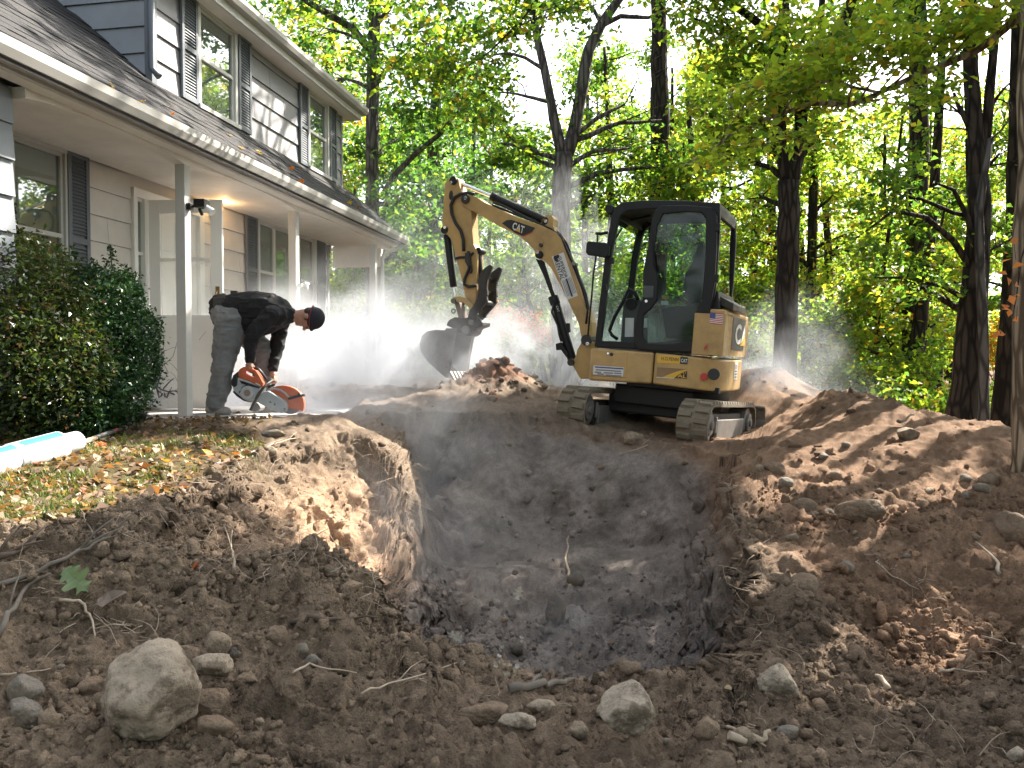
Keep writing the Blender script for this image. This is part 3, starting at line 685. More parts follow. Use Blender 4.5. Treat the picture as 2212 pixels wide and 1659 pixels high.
UP = Matrix.Translation(-XROOT) @ UPW
def z4(x, y): return (1150.2 + .34676*x, 398.2 + .34676*y)
def z3(x, y): return (884.8 + .32*x, 353.9 + .32*y)
def zc(x, y): return (1238.7 + .2*x, 663.6 + .2*y)
def ex(u, v, b=0.0):
    "machine coordinates (back, up) of a picture point on the plane b metres in from the near side"
    p = on_plane(u, v, E0 + LAT*b, LAT) - E0
    return p.dot(XAX), p.dot(ZAX)
def pts(c, L_, b): return [(*(lambda q: (q[0], b, q[1]))(ex(*c(*p), b)),) for p in L_]
def plate(name, c, L_, b0, b1, mt, parent, bevel=.006, M=None):
    a = pts(c, L_, b0); m = MB(UP); m.prism(a, [(p[0], b1, p[2]) for p in a]); return m.build(name, mt, parent, bevel)
def ring(m, outer, inner, b0, b1):
    "flat frame: two outlines with the same number of points, already machine coordinates (x, z)"
    n = len(outer)
    vs = [(p[0], b0, p[1]) for p in outer] + [(p[0], b0, p[1]) for p in inner] + [(p[0], b1, p[1]) for p in outer] + [(p[0], b1, p[1]) for p in inner]
    fs = []
    for i in range(n):
        j = (i+1) % n
        fs += [(i, j, n+j, n+i), (2*n+i, 3*n+i, 3*n+j, 2*n+j), (i, 2*n+i, 2*n+j, j), (n+i, n+j, 3*n+j, 3*n+i)]
    m.add(vs, fs)
def rod(name, c, p, q, b, r, mt, parent, n=12):
    a = ex(*c(*p), b); d = ex(*c(*q), b); m = MB(UP); m.tube([(a[0], b, a[1]), (d[0], b, d[1])], r, n); return m.build(name, mt, parent, .003)
def pin(c, p, b0, b1, r, mt, parent, name='pin'):
    a = ex(*c(*p), b0); m = MB(UP); m.tube([(a[0], b0, a[1]), (a[0], b1, a[1])], r, 14); return m.build(name, mt, parent, .003)
# lettering
def text_mesh(s, bold=0.0):
    cu = bpy.data.curves.new('lettering', 'FONT'); cu.body = s; cu.offset = bold; cu.extrude = .0; cu.resolution_u = 3; cu.space_character = 1.02
    o = bpy.data.objects.new('lettering', cu); COL.objects.link(o)
    bpy.context.view_layer.update()
    me = bpy.data.meshes.new_from_object(o.evaluated_get(bpy.context.evaluated_depsgraph_get()))
    bpy.data.objects.remove(o); bpy.data.curves.remove(cu); return me
def lettering(s, fn, mt, parent, bold=0.0, name='lettering'):
    "fn maps (0..1, 0..1) of the word's own box onto parent space"
    me = text_mesh(s, bold); co = np.empty(len(me.vertices)*3); me.vertices.foreach_get('co', co); co = co.reshape(-1, 3)
    lo, hi = co.min(0), co.max(0); t = (co[:, :2] - lo[:2])/(hi[:2] - lo[:2])
    me.vertices.foreach_set('co', np.array([tuple(fn(a, b)) for a, b in t], dtype=np.float32).ravel()); me.update()
    me.materials.clear(); me.materials.append(mt); me.name = name
    return link(name, me, parent)
def on_face(c, o, r_, t, b, lift=.0):
    A = Vector(pts(c, [o], b)[0]); B = Vector(pts(c, [r_], b)[0]); T = Vector(pts(c, [t], b)[0]); off = Vector((0, -lift, 0))
    return lambda x, y: UP @ (A + (B-A)*x + (T-A)*y + off)
def decal(name, c, L_, b, mt, parent, lift=.003):
    a = pts(c, L_, b); m = MB(UP); m.prism([(p[0], b-lift, p[2]) for p in a], [(p[0], b+.002, p[2]) for p in a]); return m.build(name, mt, parent)
# --- lower body: near side flat, tail rounded
WB, XW = 1.46, .34
def tl(th):
    c_ = math.cos(th); return XW*abs(math.sin(th))**.75, WB/2 - WB/2*math.copysign(abs(c_)**.8, c_)
zmid = ex(1600, 770, .3)[1]
def upix(x, b, z=None):
    p = UPW @ Vector((x, b, zmid if z is None else z)); return 1106 + FPX*p.x/(p.y*CP - (p.z-CZ)*SP)
XS = -.5
for it in range(30): XS += (1604 - max(upix(XS + tl(R(k*4))[0], tl(R(k*4))[1]) for k in range(1, 45)))/240.0
XR = XS + XW
def th_at(u, lo=2, hi=88):
    for k in range(lo*2, hi*2):
        if upix(XS + tl(R(k/2))[0], tl(R(k/2))[1]) >= u: return k/2
    return hi
def tail(off=0.0, x0=None, w=WB, y0=0.0):
    "plan outline from the front near corner round the tail to the front far corner"
    L_ = [(x0, y0)] if x0 is not None else []
    for k in range(0, 31):
        dx, y = tl(R(6*k)); L_.append((XS + dx, y))
    if x0 is not None: L_.append((x0, w-y0))
    return L_
xl, zl = ex(*zc(165, 445)); _, zb0 = ex(*zc(150, 790)); _, zt0 = ex(*zc(170, 440)); xb1, zb1 = ex(*zc(1790, 930)); _, zt1 = ex(*zc(1835, 585)); xsp, _ = ex(*zc(865, 600)); _, zbs = ex(*zc(845, 828)); _, zts = ex(*zc(868, 490))
def zlin(x, x0, z0, x1, z1): return z0 + (z1-z0)*(x-x0)/(x1-x0)
m = MB(UP)
o_ = [(xl, .06), (xl+.05, 0), (xsp-.006, 0), (xsp-.006, 1.46), (xl+.05, 1.46), (xl, 1.40)]
m.prism([(x, y, zlin(x, xl, zb0, xsp, zbs)) for x, y in o_], [(x, y, zlin(x, xl, zt0, xsp, zts)) for x, y in o_])
body = m.build('body_panel', M_yel, exc, .022, 3)
hat = plate('hatch', zc, [(215, 460), (585, 485), (565, 762), (190, 738)], -.007, .02, M_yel, body, .006)
decal('warning_sticker', zc, [(218, 628), (545, 650), (535, 750), (213, 726)], -.007, M_vinw, hat, .002)
for k, (x0, x1, y) in enumerate(((232, 540, 638), (240, 515, 668), (230, 300, 693), (330, 430, 700), (440, 520, 705), (260, 330, 712), (350, 520, 725))):
    decal('print_line', zc, [(x0, y), (x1, y + (x1-x0)*.067), (x1, y + (x1-x0)*.067 + 14), (x0, y + 14)], -.009, M_ink if k else M_vinbl, hat, .0025)
pin(zc, (410, 510), -.012, .01, .019, M_vinb, hat, 'keyhole'); pin(zc, (372, 500), -.012, .01, .012, M_chr, hat, 'catch')
m = MB(UP)
o_ = tail(0, xsp+.006)
m.prism([(x, y, zlin(x, xsp, zbs, XS, zb1)) for x, y in o_], [(x, y, zlin(x, xsp, zts, XR, zt1)) for x, y in o_])
rear = m.build('body_panel', M_yel, exc, .02, 3)
decal('dealer_plate', zc, [(908, 518), (1156, 535), (1152, 612), (905, 598)], 0, M_viny, rear)
lettering('H.O.PENN', on_face(zc, (950, 572), (1134, 583), (952, 536), 0, .005), M_vinb, rear, .012)
decal('dealer_plate', zc, [(1157, 535), (1238, 542), (1232, 618), (1152, 612)], 0, M_vinb, rear)
lettering('CAT', on_face(zc, (1162, 594), (1228, 600), (1166, 555), 0, .005), M_vinw, rear, .02)
decal('rental_plate', zc, [(905, 648), (1228, 668), (1222, 772), (898, 752)], 0, M_brown, rear)
decal('rental_swoosh', zc, [(1215, 672), (1226, 676), (1222, 772), (1085, 763), (960, 755), (1010, 735), (1060, 715), (1130, 690)], 0, M_viny, rear, .0045)
decal('rental_swoosh', zc, [(1228, 690), (1224, 772), (1092, 764), (1150, 720), (1185, 700)], 0, M_vinb, rear, .0065)
decal('rental_strip', zc, [(898, 752), (1088, 764), (1086, 772), (898, 760)], 0, M_vinw, rear, .0065)
lettering('AL', on_face(zc, (1125, 758), (1220, 765), (1128, 722), 0, .009), M_viny, rear, .02)
lettering('AT', on_face(zc, (1165, 716), (1224, 722), (1170, 678), 0, .009), M_viny, rear, .02)
pin(zc, (1408, 750), -.006, .02, .036, M_vinr, rear, 'reflector')
pin(zc, (1515, 725), -.004, .02, .058, M_vinb, rear, 'painted_port')  # black disc painted for the dark inside a hole
def arc(th, z, off=.004):
    dx, y = tl(R(th)); d2, y2 = tl(R(th+.5)); t = Vector((d2-dx, y2-y, 0)).normalized()
    return (XS + dx + t.y*off, y - t.x*off, z)
def arc_patch(name, t0, t1, z0, z1, mt, parent, off=.004, sl=0.0):
    m = MB(UP); n = 12; vs = []
    for k in range(n+1):
        th = t0 + (t1-t0)*k/n; vs += [arc(th, z0 + sl*k/n, off), arc(th, z1 + sl*k/n, off)]
    m.add(vs, [(2*k, 2*k+2, 2*k+3, 2*k+1) for k in range(n)], 0, True); return m.build(name, mt, parent)
zs0 = ex(*zc(1790, 800), .2)[1]; zs1 = ex(*zc(1790, 600), .2)[1]
tA, tB = th_at(1588), th_at(1602.5)
arc_patch('rental_sticker', tA, tB, zs0, zs1, M_vinw, rear)
for k in range(3): arc_patch('print_line', tA+1, tB-2, zs0+.02+.03*k, zs0+.032+.03*k, M_vinb, rear, .006)
lettering('SUPERIOR', lambda x, y: UP @ Vector(arc(tA+1 + (tB-tA-3)*x, zs1 - .075 + .045*y, .006)), M_vinb, rear, .01)
# --- upper tail cover
m = MB(UP)
xg = ex(*zc(1450, 300))[0]; xj = ex(*zc(1622, 300))[0]; zt_ = ex(*zc(1540, 20))[1]; zb_ = ex(*zc(1600, 535))[1] + .006
o_ = [(xg, 0.004), (xj-.005, .004), (xj-.005, 1.46), (xg, 1.46)]
m.prism([(x, y, zb_) for x, y in o_], [(x, y, zt_) for x, y in o_]); side = m.build('side_cover', M_yel, exc, .018, 3)
o_ = tail(.0, xj+.005, y0=.004); zk = ex(*zc(1700, 60), .05)[1]
m = MB(UP); m.prism([(x, y, zb_) for x, y in o_], [(x, y, zk-.02) for x, y in o_]); cw = m.build('counterweight', M_yel, exc, .03, 3)
m = MB(UP); o_ = [(xg, .25), (xj, .2), (XS+.1, .3), (XS+.24, .55), (XS+.27, .73), (XS+.2, 1.0), (xj, 1.3), (xg, 1.3)]
m.prism([(x, y, zt_-.03) for x, y in o_], [(x, y*.8+.14, zt_+.10) for x, y in o_]); m.build('hood', M_yel, exc, .03, 3)
zq0 = ex(*zc(1770, 465), .15)[1]; zq1 = ex(*zc(1770, 100), .15)[1]
t0_ = th_at(1577); tC0, tC1, tA0 = th_at(1583), th_at(1597), th_at(1598.5)
arc_patch('logo_plate', t0_, 140, zq0, zq1, M_vinb, cw)
lettering('C', lambda x, y: UP @ Vector(arc(tC0 + (tC1-tC0)*x, zq0+.06 + (zq1-zq0-.12)*y, .008)), M_vinw, cw, .03)
lettering('A', lambda x, y: UP @ Vector(arc(tA0 + 26*x, zq0+.06 + (zq1-zq0-.12)*y, .008)), M_vinw, cw, .03)
lettering('T', lambda x, y: UP @ Vector(arc(tA0+28 + 22*x, zq0+.06 + (zq1-zq0-.12)*y, .008)), M_vinw, cw, .03)
m = MB(UP); m.add([arc(tA0-3, zq0+.05, .011), arc(tA0+29, zq0+.05, .011), arc(tA0+13, zq0+.16, .012), arc(tA0+5, zq0+.105, .0115), arc(tA0+21, zq0+.105, .0115), arc(tA0+13, zq0+.05, .011)], [(0, 5, 3), (5, 1, 4), (5, 4, 2), (5, 2, 3)]); m.build('logo_triangle', M_viny, cw)
# flag
fl_ = on_face(zc, (1470, 175), (1614, 192), (1478, 55), .004, .004); fl2 = on_face(zc, (1470, 175), (1614, 192), (1478, 55), .004, .006)
m = MB()
for k in range(13): m.add([fl_(0, k/13), fl_(1, k/13), fl_(1, (k+1)/13), fl_(0, (k+1)/13)], [(0, 1, 2, 3)], 0 if k % 2 == 0 else 1)
m.add([fl2(0, 6/13), fl2(.42, 6/13), fl2(.42, 1), fl2(0, 1)], [(0, 1, 2, 3)], 2)
fl3 = on_face(zc, (1470, 175), (1614, 192), (1478, 55), .004, .0075)
for i in range(5):
    for j in range(4):
        cx, cy_ = .05 + .08*i, 6/13 + .07 + .125*j; m.add([fl3(cx-.012, cy_), fl3(cx, cy_-.02), fl3(cx+.012, cy_), fl3(cx, cy_+.02)], [(0, 1, 2, 3)], 1)
m.build('flag_sticker', [M_vinr, M_vinw, M_vinbl], side)
decal('reflector', zc, [(1408, 440), (1448, 392), (1440, 440), (1412, 462)], -.02, M_vinr, side)
# --- cab
B0, B1 = .05, 1.03
OUTL = [(385, 1012), (405, 830), (425, 660), (455, 400), (492, 195), (515, 140), (560, 110), (700, 98), (940, 100), (1168, 115), (1166, 300), (1150, 560), (1135, 700), (1095, 800), (1090, 1000), (760, 1030)]
INN = [(425, 975), (445, 830), (465, 660), (497, 400), (530, 240), (548, 195), (590, 165), (705, 152), (940, 150), (1090, 165), (1088, 300), (1080, 560), (1068, 690), (1030, 790), (1020, 950), (760, 985)]
oo = [ex(*z4(*p), B0) for p in OUTL]; ii_ = [ex(*z4(*p), B0) for p in INN]
for b in (B0, B1-.06):
    m = MB(UP); ring(m, oo, ii_, b, b+.06); m.build('cab_frame', M_blk, exc, .010, 2)
def cp(k, b): return (oo[k][0], b, oo[k][1])
m = MB(UP)      # roof
rl = [oo[k] for k in (4, 5, 6, 7, 8, 9)]
ra = [(x, B0+.02, z+.004) for x, z in rl] + [(x, B0+.02, z-.07) for x, z in rl[::-1]]
m.prism(ra, [(p[0], B1-.02, p[2]) for p in ra]); m.build('cab_roof', M_blk, exc, .02, 3)
m = MB(UP)      # back of the cab: posts joined top and bottom
xr_, zr0 = oo[9]; xq, zq = oo[12]
m.prism([(xr_-.05, B0+.05, zr0-.02), (xr_+.005, B0+.05, zr0-.02), (xr_+.005, B1-.05, zr0-.02), (xr_-.05, B1-.05, zr0-.02)], [(xr_-.06, B0+.05, zr0-.12), (xr_, B0+.05, zr0-.12), (xr_, B1-.05, zr0-.12), (xr_-.06, B1-.05, zr0-.12)])
m.build('cab_frame', M_blk, exc, .01, 2); m = MB(UP)
m.prism([(xq-.04, B0+.05, zq+.06), (xq+.02, B0+.05, zq+.06), (xq+.02, B1-.05, zq+.06), (xq-.04, B1-.05, zq+.06)], [(xq-.07, B0+.05, zq-.14), (xq+.05, B0+.05, zq-.14), (xq+.05, B1-.05, zq-.14), (xq-.07, B1-.05, zq-.14)])
m.build('cab_frame', M_blk, exc, .01, 2)
m = MB(UP); m.prism([(xq+.02, .2, zq+.02), (xq+.16, .2, zq-.05), (xq+.16, .2, zq-.12), (xq+.0, .2, zq-.06)], [(xq+.02, .95, zq+.02), (xq+.16, .95, zq-.05), (xq+.16, .95, zq-.12), (xq+.0, .95, zq-.06)]); m.build('latch_cover', M_steeld, exc, .008)
m = MB(UP); m.add([(xr_-.02, B0+.06, zr0-.1), (xr_-.02, B1-.06, zr0-.1), (xq-.01, B1-.06, zq+.05), (xq-.01, B0+.06, zq+.05)], [(0, 1, 2, 3)]); m.build('rear_glass', M_cabglass, exc)
m = MB(UP); gl = [ii_[0], ii_[2], ii_[3], ii_[5]]; g = [(oo[0][0]+.02, oo[0][1]+.03), (oo[2][0]+.02, oo[2][1]), (oo[3][0]+.02, oo[3][1]), (oo[5][0]+.03, oo[5][1]-.05)]
vs = [(x, B0+.06, z) for x, z in g] + [(x, B1-.06, z) for x, z in g]; m.add(vs, [(k, k+1, 5+k, 4+k) for k in range(3)]); m.build('windscreen', M_cabglass, exc)
m = MB(UP); xf, zf = oo[0]; m.box((xf+.02, B0+.02, zf-.01), (oo[14][0], B1-.02, zf+.02)); m.build('cab_floor', M_grey, exc)
m = MB(UP); m.box((xf, B0+.06, zf), (xf+.05, B1-.06, zf+.06)); m.build('cab_frame', M_blk, exc, .01)
m = MB(UP); m.box((oo[4][0]+.02, B0+.06, oo[4][1]-.02), (oo[4][0]+.07, B1-.06, oo[4][1]+.06)); m.build('cab_frame', M_blk, exc, .01)
# far-side pane and door
m = MB(UP); p_ = [(x, B1-.03, z) for x, z in ii_]; m.add(p_, [tuple(range(len(p_)))]); m.build('side_glass', M_cabglass, exc)
DO = [(632, 1000), (640, 880), (655, 790), (690, 700), (690, 540), (722, 380), (745, 220), (765, 160), (810, 132), (960, 130), (1120, 142), (1150, 200), (1148, 400), (1135, 620), (1110, 760), (1080, 1010), (1065, 1050), (860, 1042), (660, 1030)]
DI = [(690, 950), (690, 890), (690, 810), (760, 770), (785, 690), (785, 560), (783, 400), (785, 230), (815, 182), (960, 172), (1050, 176), (1080, 215), (1078, 400), (1068, 600), (1055, 720), (1012, 800), (1005, 978), (860, 1000), (710, 988)]
DI = [(690, 955), (688, 890), (692, 815), (740, 775), (778, 720), (782, 560), (755, 500), (775, 260), (812, 185), (960, 172), (1050, 176), (1080, 215), (1078, 400), (1066, 620), (1050, 735), (1014, 800), (1006, 975), (860, 998), (715, 988)]
do = [ex(*z4(*p), .015) for p in DO]; di = [ex(*z4(*p), .015) for p in DI]
m = MB(UP); ring(m, do, di, .005, .05); door = m.build('cab_door', M_blk, exc, .012, 3)
m = MB(UP); p_ = [(x, .028, z) for x, z in di]; m.add(p_, [tuple(range(len(p_)))]); m.build('door_glass', M_doorglass, door)
plate('handle', z4, [(692, 630), (755, 632), (750, 708), (690, 706)], -.004, .01, M_grey, door, .008)
pin(z4, (708, 728), -.012, .01, .016, M_chr, door, 'lock')
plate('hinge', z4, [(1128, 560), (1160, 560), (1155, 610), (1125, 610)], -.012, .03, M_blk, door, .004); plate('hinge', z4, [(1138, 240), (1168, 240), (1166, 290), (1138, 290)], -.012, .03, M_blk, door, .004)
# inside
a = pts(z4, [(1058, 350), (1078, 390), (1070, 560), (1055, 720), (980, 760), (935, 640), (945, 560), (985, 500), (1008, 430), (1032, 370)], .38)
m = MB(UP); m.prism(a, [(p[0], .80, p[2]) for p in a]); m.build('seat', M_seat, exc, .03, 3)
a = pts(z4, [(800, 770), (985, 750), (1050, 720), (1050, 930), (830, 960)], .36); m = MB(UP); m.prism(a, [(p[0], .82, p[2]) for p in a]); m.build('seat', M_seat, exc, .02, 3)
a = pts(z4, [(565, 720), (640, 700), (690, 730), (690, 1000), (545, 1000)], .55); m = MB(UP); m.prism(a, [(p[0], .75, p[2]) for p in a]); con = m.build('console', M_grey, exc, .02, 2)
plate('instruction_card', z4, [(578, 832), (632, 832), (628, 950), (575, 950)], .535, .55, M_vinw, con, .0); plate('instruction_card', z4, [(695, 836), (714, 834), (712, 892), (692, 893)], .535, .55, M_vinw, con, .0)
plate('instruction_card', z4, [(800, 725), (845, 727), (845, 752), (800, 750)], .5, .515, M_vinw, con, .0); plate('instruction_card', z4, [(805, 692), (850, 692), (850, 715), (805, 712)], .5, .515, M_viny, con, .0)
def etube(name, c, L_, b, r, mt, parent, n=8):
    b_ = b if hasattr(b, '__len__') else [b]*len(L_)
    q = []
    for p, bb in zip(L_, b_): x, z = ex(*c(*p), bb); q.append((x, bb, z))
    m = MB(UP); m.tube(q, r, n); return m.build(name, mt, parent)
etube('control_lever', z4, [(530, 965), (495, 940), (480, 910), (510, 830), (560, 740), (600, 655)], .45, .018, M_blk, exc)
etube('control_lever', z4, [(600, 655), (640, 680), (660, 720)], .45, .022, M_blk, exc)
pin(z4, (612, 745), .52, .55, .06, M_blk, con, 'dial')
plate('side_cover', z4, [(812, 1000), (818, 950), (850, 895), (920, 820), (965, 785), (1005, 768), (1040, 1000)], 1.10, 1.18, M_yel, exc)
for L_, b in (([(560, 270), (480, 395)], .9), ([(690, 300), (735, 190)], .9), ([(530, 240), (735, 195)], .5)): etube('grab_rail', z4, L_, b, .012, M_blk, exc)
# mirror, work lamp, antenna rod
plate('mirror', z4, [(345, 352), (460, 365), (478, 385), (474, 440), (455, 458), (345, 440), (330, 425), (335, 365)], -.02, .03, M_blk, exc, .012)
etube('mirror_stay', z4, [(405, 310), (403, 400), (380, 560), (365, 740), (345, 945)], .0, .010, M_blk, exc); etube('mirror_stay', z4, [(395, 305), (425, 308), (470, 300)], .02, .016, M_blk, exc)
plate('work_lamp', z4, [(450, 128), (490, 125), (512, 140), (500, 175), (470, 186), (452, 165)], .30, .42, M_blk, exc, .01)
for x, y in ((495, 475), (450, 640)): plate('bracket', z4, [(x-16, y-18), (x+10, y-18), (x+10, y+18), (x-16, y+18)], .02, .06, M_blk, exc, .004)
# --- boom, stick, cylinders, hoses, thumb, bucket
BC = .74; BN, BF = BC-.10, BC+.10
BOOM = [(345, 250), (350, 222), (378, 205), (410, 212), (445, 222), (500, 258), (600, 303), (700, 350), (800, 385), (880, 410), (925, 432), (985, 460), (1020, 500), (1045, 570), (1090, 690), (1145, 840), (1200, 1000), (1225, 1070), (1228, 1170), (1200, 1215), (1160, 1180), (1140, 1080), (1080, 950), (1010, 810), (950, 700), (905, 655), (868, 640), (848, 600), (830, 570), (800, 540), (740, 490), (670, 455), (600, 420), (520, 372), (420, 318), (385, 300), (355, 278)]
boom = plate('boom', z3, BOOM, BN, BF, M_yel, exc, .012)
plate('cylinder_bracket', z3, [(880, 412), (890, 375), (925, 345), (960, 348), (972, 372), (968, 420), (985, 462), (930, 440)], BN+.03, BF-.03, M_yel, boom, .006)
decal('logo_plate', z3, [(624, 402), (655, 380), (690, 378), (848, 432), (826, 462), (770, 490), (715, 468)], BN, M_vinb, boom)
decal('logo_stripe', z3, [(762, 488), (835, 456), (826, 466), (772, 492)], BN, M_vinr, boom, .005)
lettering('CAT', on_face(z3, (692, 442), (768, 474), (703, 392), BN, .006), M_vinw, boom, .025)
decal('logo_triangle', z3, [(714, 450), (736, 434), (748, 464)], BN, M_viny, boom, .008)
stk = decal('rental_sticker', z3, [(960, 626), (1040, 598), (1136, 890), (1066, 918)], BN, M_vinw, boom)
lettering('SUPERIOR', on_face(z3, (1004, 632), (1050, 772), (1024, 624), BN, .006), M_vinb, boom, .012)
lettering('RENTAL', on_face(z3, (978, 656), (1021, 788), (1006, 646), BN, .006), M_vinb, boom, .012)
decal('dog_mark', z3, [(972, 640), (975, 622), (990, 618), (1005, 612), (1014, 622), (1008, 634), (1000, 640), (1004, 652), (996, 664), (990, 654), (982, 660), (978, 648)], BN, M_vinb, boom, .006)
decal('print_bar', z3, [(1054, 778), (1064, 774), (1104, 894), (1094, 898)], BN, M_vinb, boom, .006)
for k in range(6):
    x = 1030 + 9*(k % 3) - (0 if k < 3 else -18); y = 790 - 3*(k % 3)
    if k >= 3: x, y = 1068 + 9*(k-3), 772 - 3*(k-3)
    decal('print_line', z3, [(x, y), (x+4, y-1), (x+40, y+105), (x+36, y+106)], BN, M_ink, boom, .005)
plate('weld_plate', z3, [(860, 508), (885, 500), (905, 530), (880, 560)], BN-.012, BN+.01, M_yel, boom, .004); pin(z3, (882, 548), BN-.03, BN+.02, .022, M_steeld, boom, 'grease_nipple')
etube('hydraulic_pipe', z3, [(560, 280), (700, 335), (850, 392), (960, 445), (1020, 490), (1055, 570), (1110, 700), (1165, 840), (1195, 950), (1205, 1040)], BN+.02, .013, M_blk, boom)
etube('hydraulic_pipe', z3, [(985, 455), (1040, 530), (1075, 590), (1130, 720), (1190, 880), (1215, 1000), (1225, 1080)], BC, .016, M_steel, boom)
for b in (.0, .05): etube('hydraulic_hose', z3, [(975, 445), (1020, 480), (1060, 540), (1080, 590), (1082, 600)], BC+b, .014, M_hose, boom)
etube('hydraulic_hose', z3, [(1120, 680), (1150, 790), (1190, 880), (1205, 970), (1190, 1080)], BN-.01, .012, M_hose, boom)
plate('hose_clamp', z3, [(1095, 660), (1125, 668), (1120, 690), (1092, 682)], BN-.02, BN+.05, M_steel, boom, .004)
pin(z3, (1190, 1190), BN-.05, BF+.05, .062, M_steeld, exc); pin(z3, (1200, 1215), BN-.07, BN-.05, .022, M_chr, exc)
swing = plate('swing_bracket', z3, [(1160, 1200), (1235, 1200), (1225, 1300), (1215, 1450), (1150, 1452), (1090, 1345), (1120, 1300), (1130, 1255)], BN-.02, BF+.02, M_yel, exc, .012)
pin(z3, (1085, 1340), BN-.05, BF+.02, .04, M_steeld, swing)
STICK = [(238, 128), (262, 100), (300, 86), (328, 100), (336, 140), (352, 192), (395, 260), (416, 322), (420, 430), (430, 540), (455, 590), (455, 820), (442, 945), (415, 975), (392, 965), (375, 900), (352, 790), (328, 690), (303, 600), (285, 520), (252, 478), (222, 466), (219, 400), (224, 320), (230, 230)]
stick = plate('stick', z3, STICK, BC-.085, BC+.085, M_yel, exc, .010)
pin(z3, (292, 112), BC-.11, BC+.11, .05, M_blk, stick); pin(z3, (372, 236), BN-.03, BF+.03, .055, M_steeld, boom); pin(z3, (376, 230), BN-.045, BN-.03, .022, M_chr, boom); pin(z3, (278, 124), BC-.12, BC-.10, .018, M_chr, stick)
a = ex(*z3(280, 212), BC-.085); m = MB(UP)
ovl = [(a[0] + .028*math.cos(k*math.pi/8), BC-.0875, a[1] + .058*math.sin(k*math.pi/8)) for k in range(16)]; m.add(ovl, [tuple(range(16))]); m.build('painted_slot', M_vinb, stick)  # black oval painted for the shade inside the hole
rod('cylinder_rod', z3, (300, 115), (580, 228), BC, .024, M_chr, exc)
sc_ = rod('stick_cylinder', z3, (560, 222), (915, 386), BC, .050, M_blk, exc); rod('gland', z3, (556, 220), (585, 234), BC, .056, M_blk, sc_); pin(z3, (912, 386), BC-.07, BC+.07, .05, M_blk, sc_); pin(z3, (918, 386), BC-.08, BC-.07, .02, M_chr, sc_)
etube('hydraulic_hose', z3, [(565, 262), (620, 278), (700, 318), (800, 368), (850, 385)], BN+.03, .014, M_hose, sc_)
rod('cylinder_rod', z3, (880, 640), (985, 920), BC, .024, M_chr, exc); pin(z3, (870, 612), BN-.04, BF+.04, .045, M_blk, exc); pin(z3, (862, 596), BN-.055, BN-.04, .02, M_chr, exc)
plate('rod_cover', z3, [(850, 640), (905, 658), (975, 880), (958, 900), (905, 760)], BC-.065, BC-.035, M_blk, exc, .006)
bcy = rod('boom_cylinder', z3, (972, 900), (1100, 1330), BC, .052, M_blk, exc); rod('gland', z3, (968, 895), (985, 950), BC, .060, M_blk, bcy)
plate('hose_guard', z3, [(985, 1215), (1020, 1205), (1075, 1290), (1060, 1310), (1020, 1255), (988, 1258)], BC-.08, BC-.03, M_blk, bcy, .004); plate('hose_guard', z3, [(1050, 1075), (1075, 1075), (1078, 1135), (1060, 1140)], BC-.08, BC-.03, M_blk, bcy, .004)
etube('hydraulic_hose', z3, [(975, 940), (960, 1000), (1000, 1090), (1010, 1150), (1025, 1200)], BC-.06, .014, M_hose, bcy); lettering('CAT', on_face(z3, (988, 960), (998, 1000), (1002, 957), BC-.055, .0), M_vinw, bcy, .0)
rod('cylinder_rod', z3, (292, 780), (316, 930), BC-.02, .022, M_chr, exc)
bk = rod('bucket_cylinder', z3, (252, 480), (297, 832), BC-.02, .044, M_blk, exc); pin(z3, (233, 445), BC-.10, BC+.10, .048, M_blk, bk); pin(z3, (236, 428), BC-.115, BC-.10, .02, M_chr, bk)
etube('hydraulic_pipe', z3, [(282, 500), (295, 560), (305, 640), (312, 650)], BC-.05, .012, M_steel, bk)
etube('hydraulic_hose', z3, [(440, 205), (400, 195), (340, 205), (300, 230), (278, 280), (285, 340), (310, 400), (345, 450), (362, 510), (364, 590)], BC-.11, .020, M_hose, stick)
etube('hydraulic_hose', z3, [(395, 590), (402, 650), (400, 710), (370, 780), (368, 815), (400, 830), (455, 820)], BC-.11, .018, M_hose, stick)
etube('hydraulic_hose', z3, [(310, 640), (340, 632), (400, 630), (430, 600)], BC-.10, .016, M_hose, stick)
plate('valve_block', z3, [(372, 600), (402, 600), (408, 690), (392, 700), (372, 660)], BC-.14, BC-.09, M_steeld, stick, .006); etube('hydraulic_hose', z3, [(405, 640), (420, 720), (410, 740)], BC-.12, .013, M_hose, stick)
tc_ = rod('thumb_cylinder', z3, (462, 590), (475, 770), BC, .042, M_blk, exc); pin(z3, (462, 585), BC-.07, BC+.07, .038, M_blk, tc_)
THUMB = [(535, 682), (548, 680), (550, 698), (535, 735), (518, 770), (510, 830), (518, 890), (522, 925), (490, 965), (450, 1010), (425, 1060), (405, 1062), (392, 1035), (402, 990), (430, 955), (456, 900), (462, 840), (458, 790), (470, 745), (495, 712)]
thumb = None
for b in (BC-.15, BC+.10):
    a = pts(z3, THUMB, BC-.15); m = MB(UP); m.prism([(p[0], b, p[2]) for p in a], [(p[0], b+.05, p[2]) for p in a])
    if thumb is None: thumb = m.build('thumb', M_steeld, exc, .008)
    else: m.build('tine', M_steeld, thumb, .008)
for p in ((500, 770), (490, 860), (500, 935), (425, 1030)): pin(z3, p, BC-.13, BC+.13, .028, M_steeld, thumb)
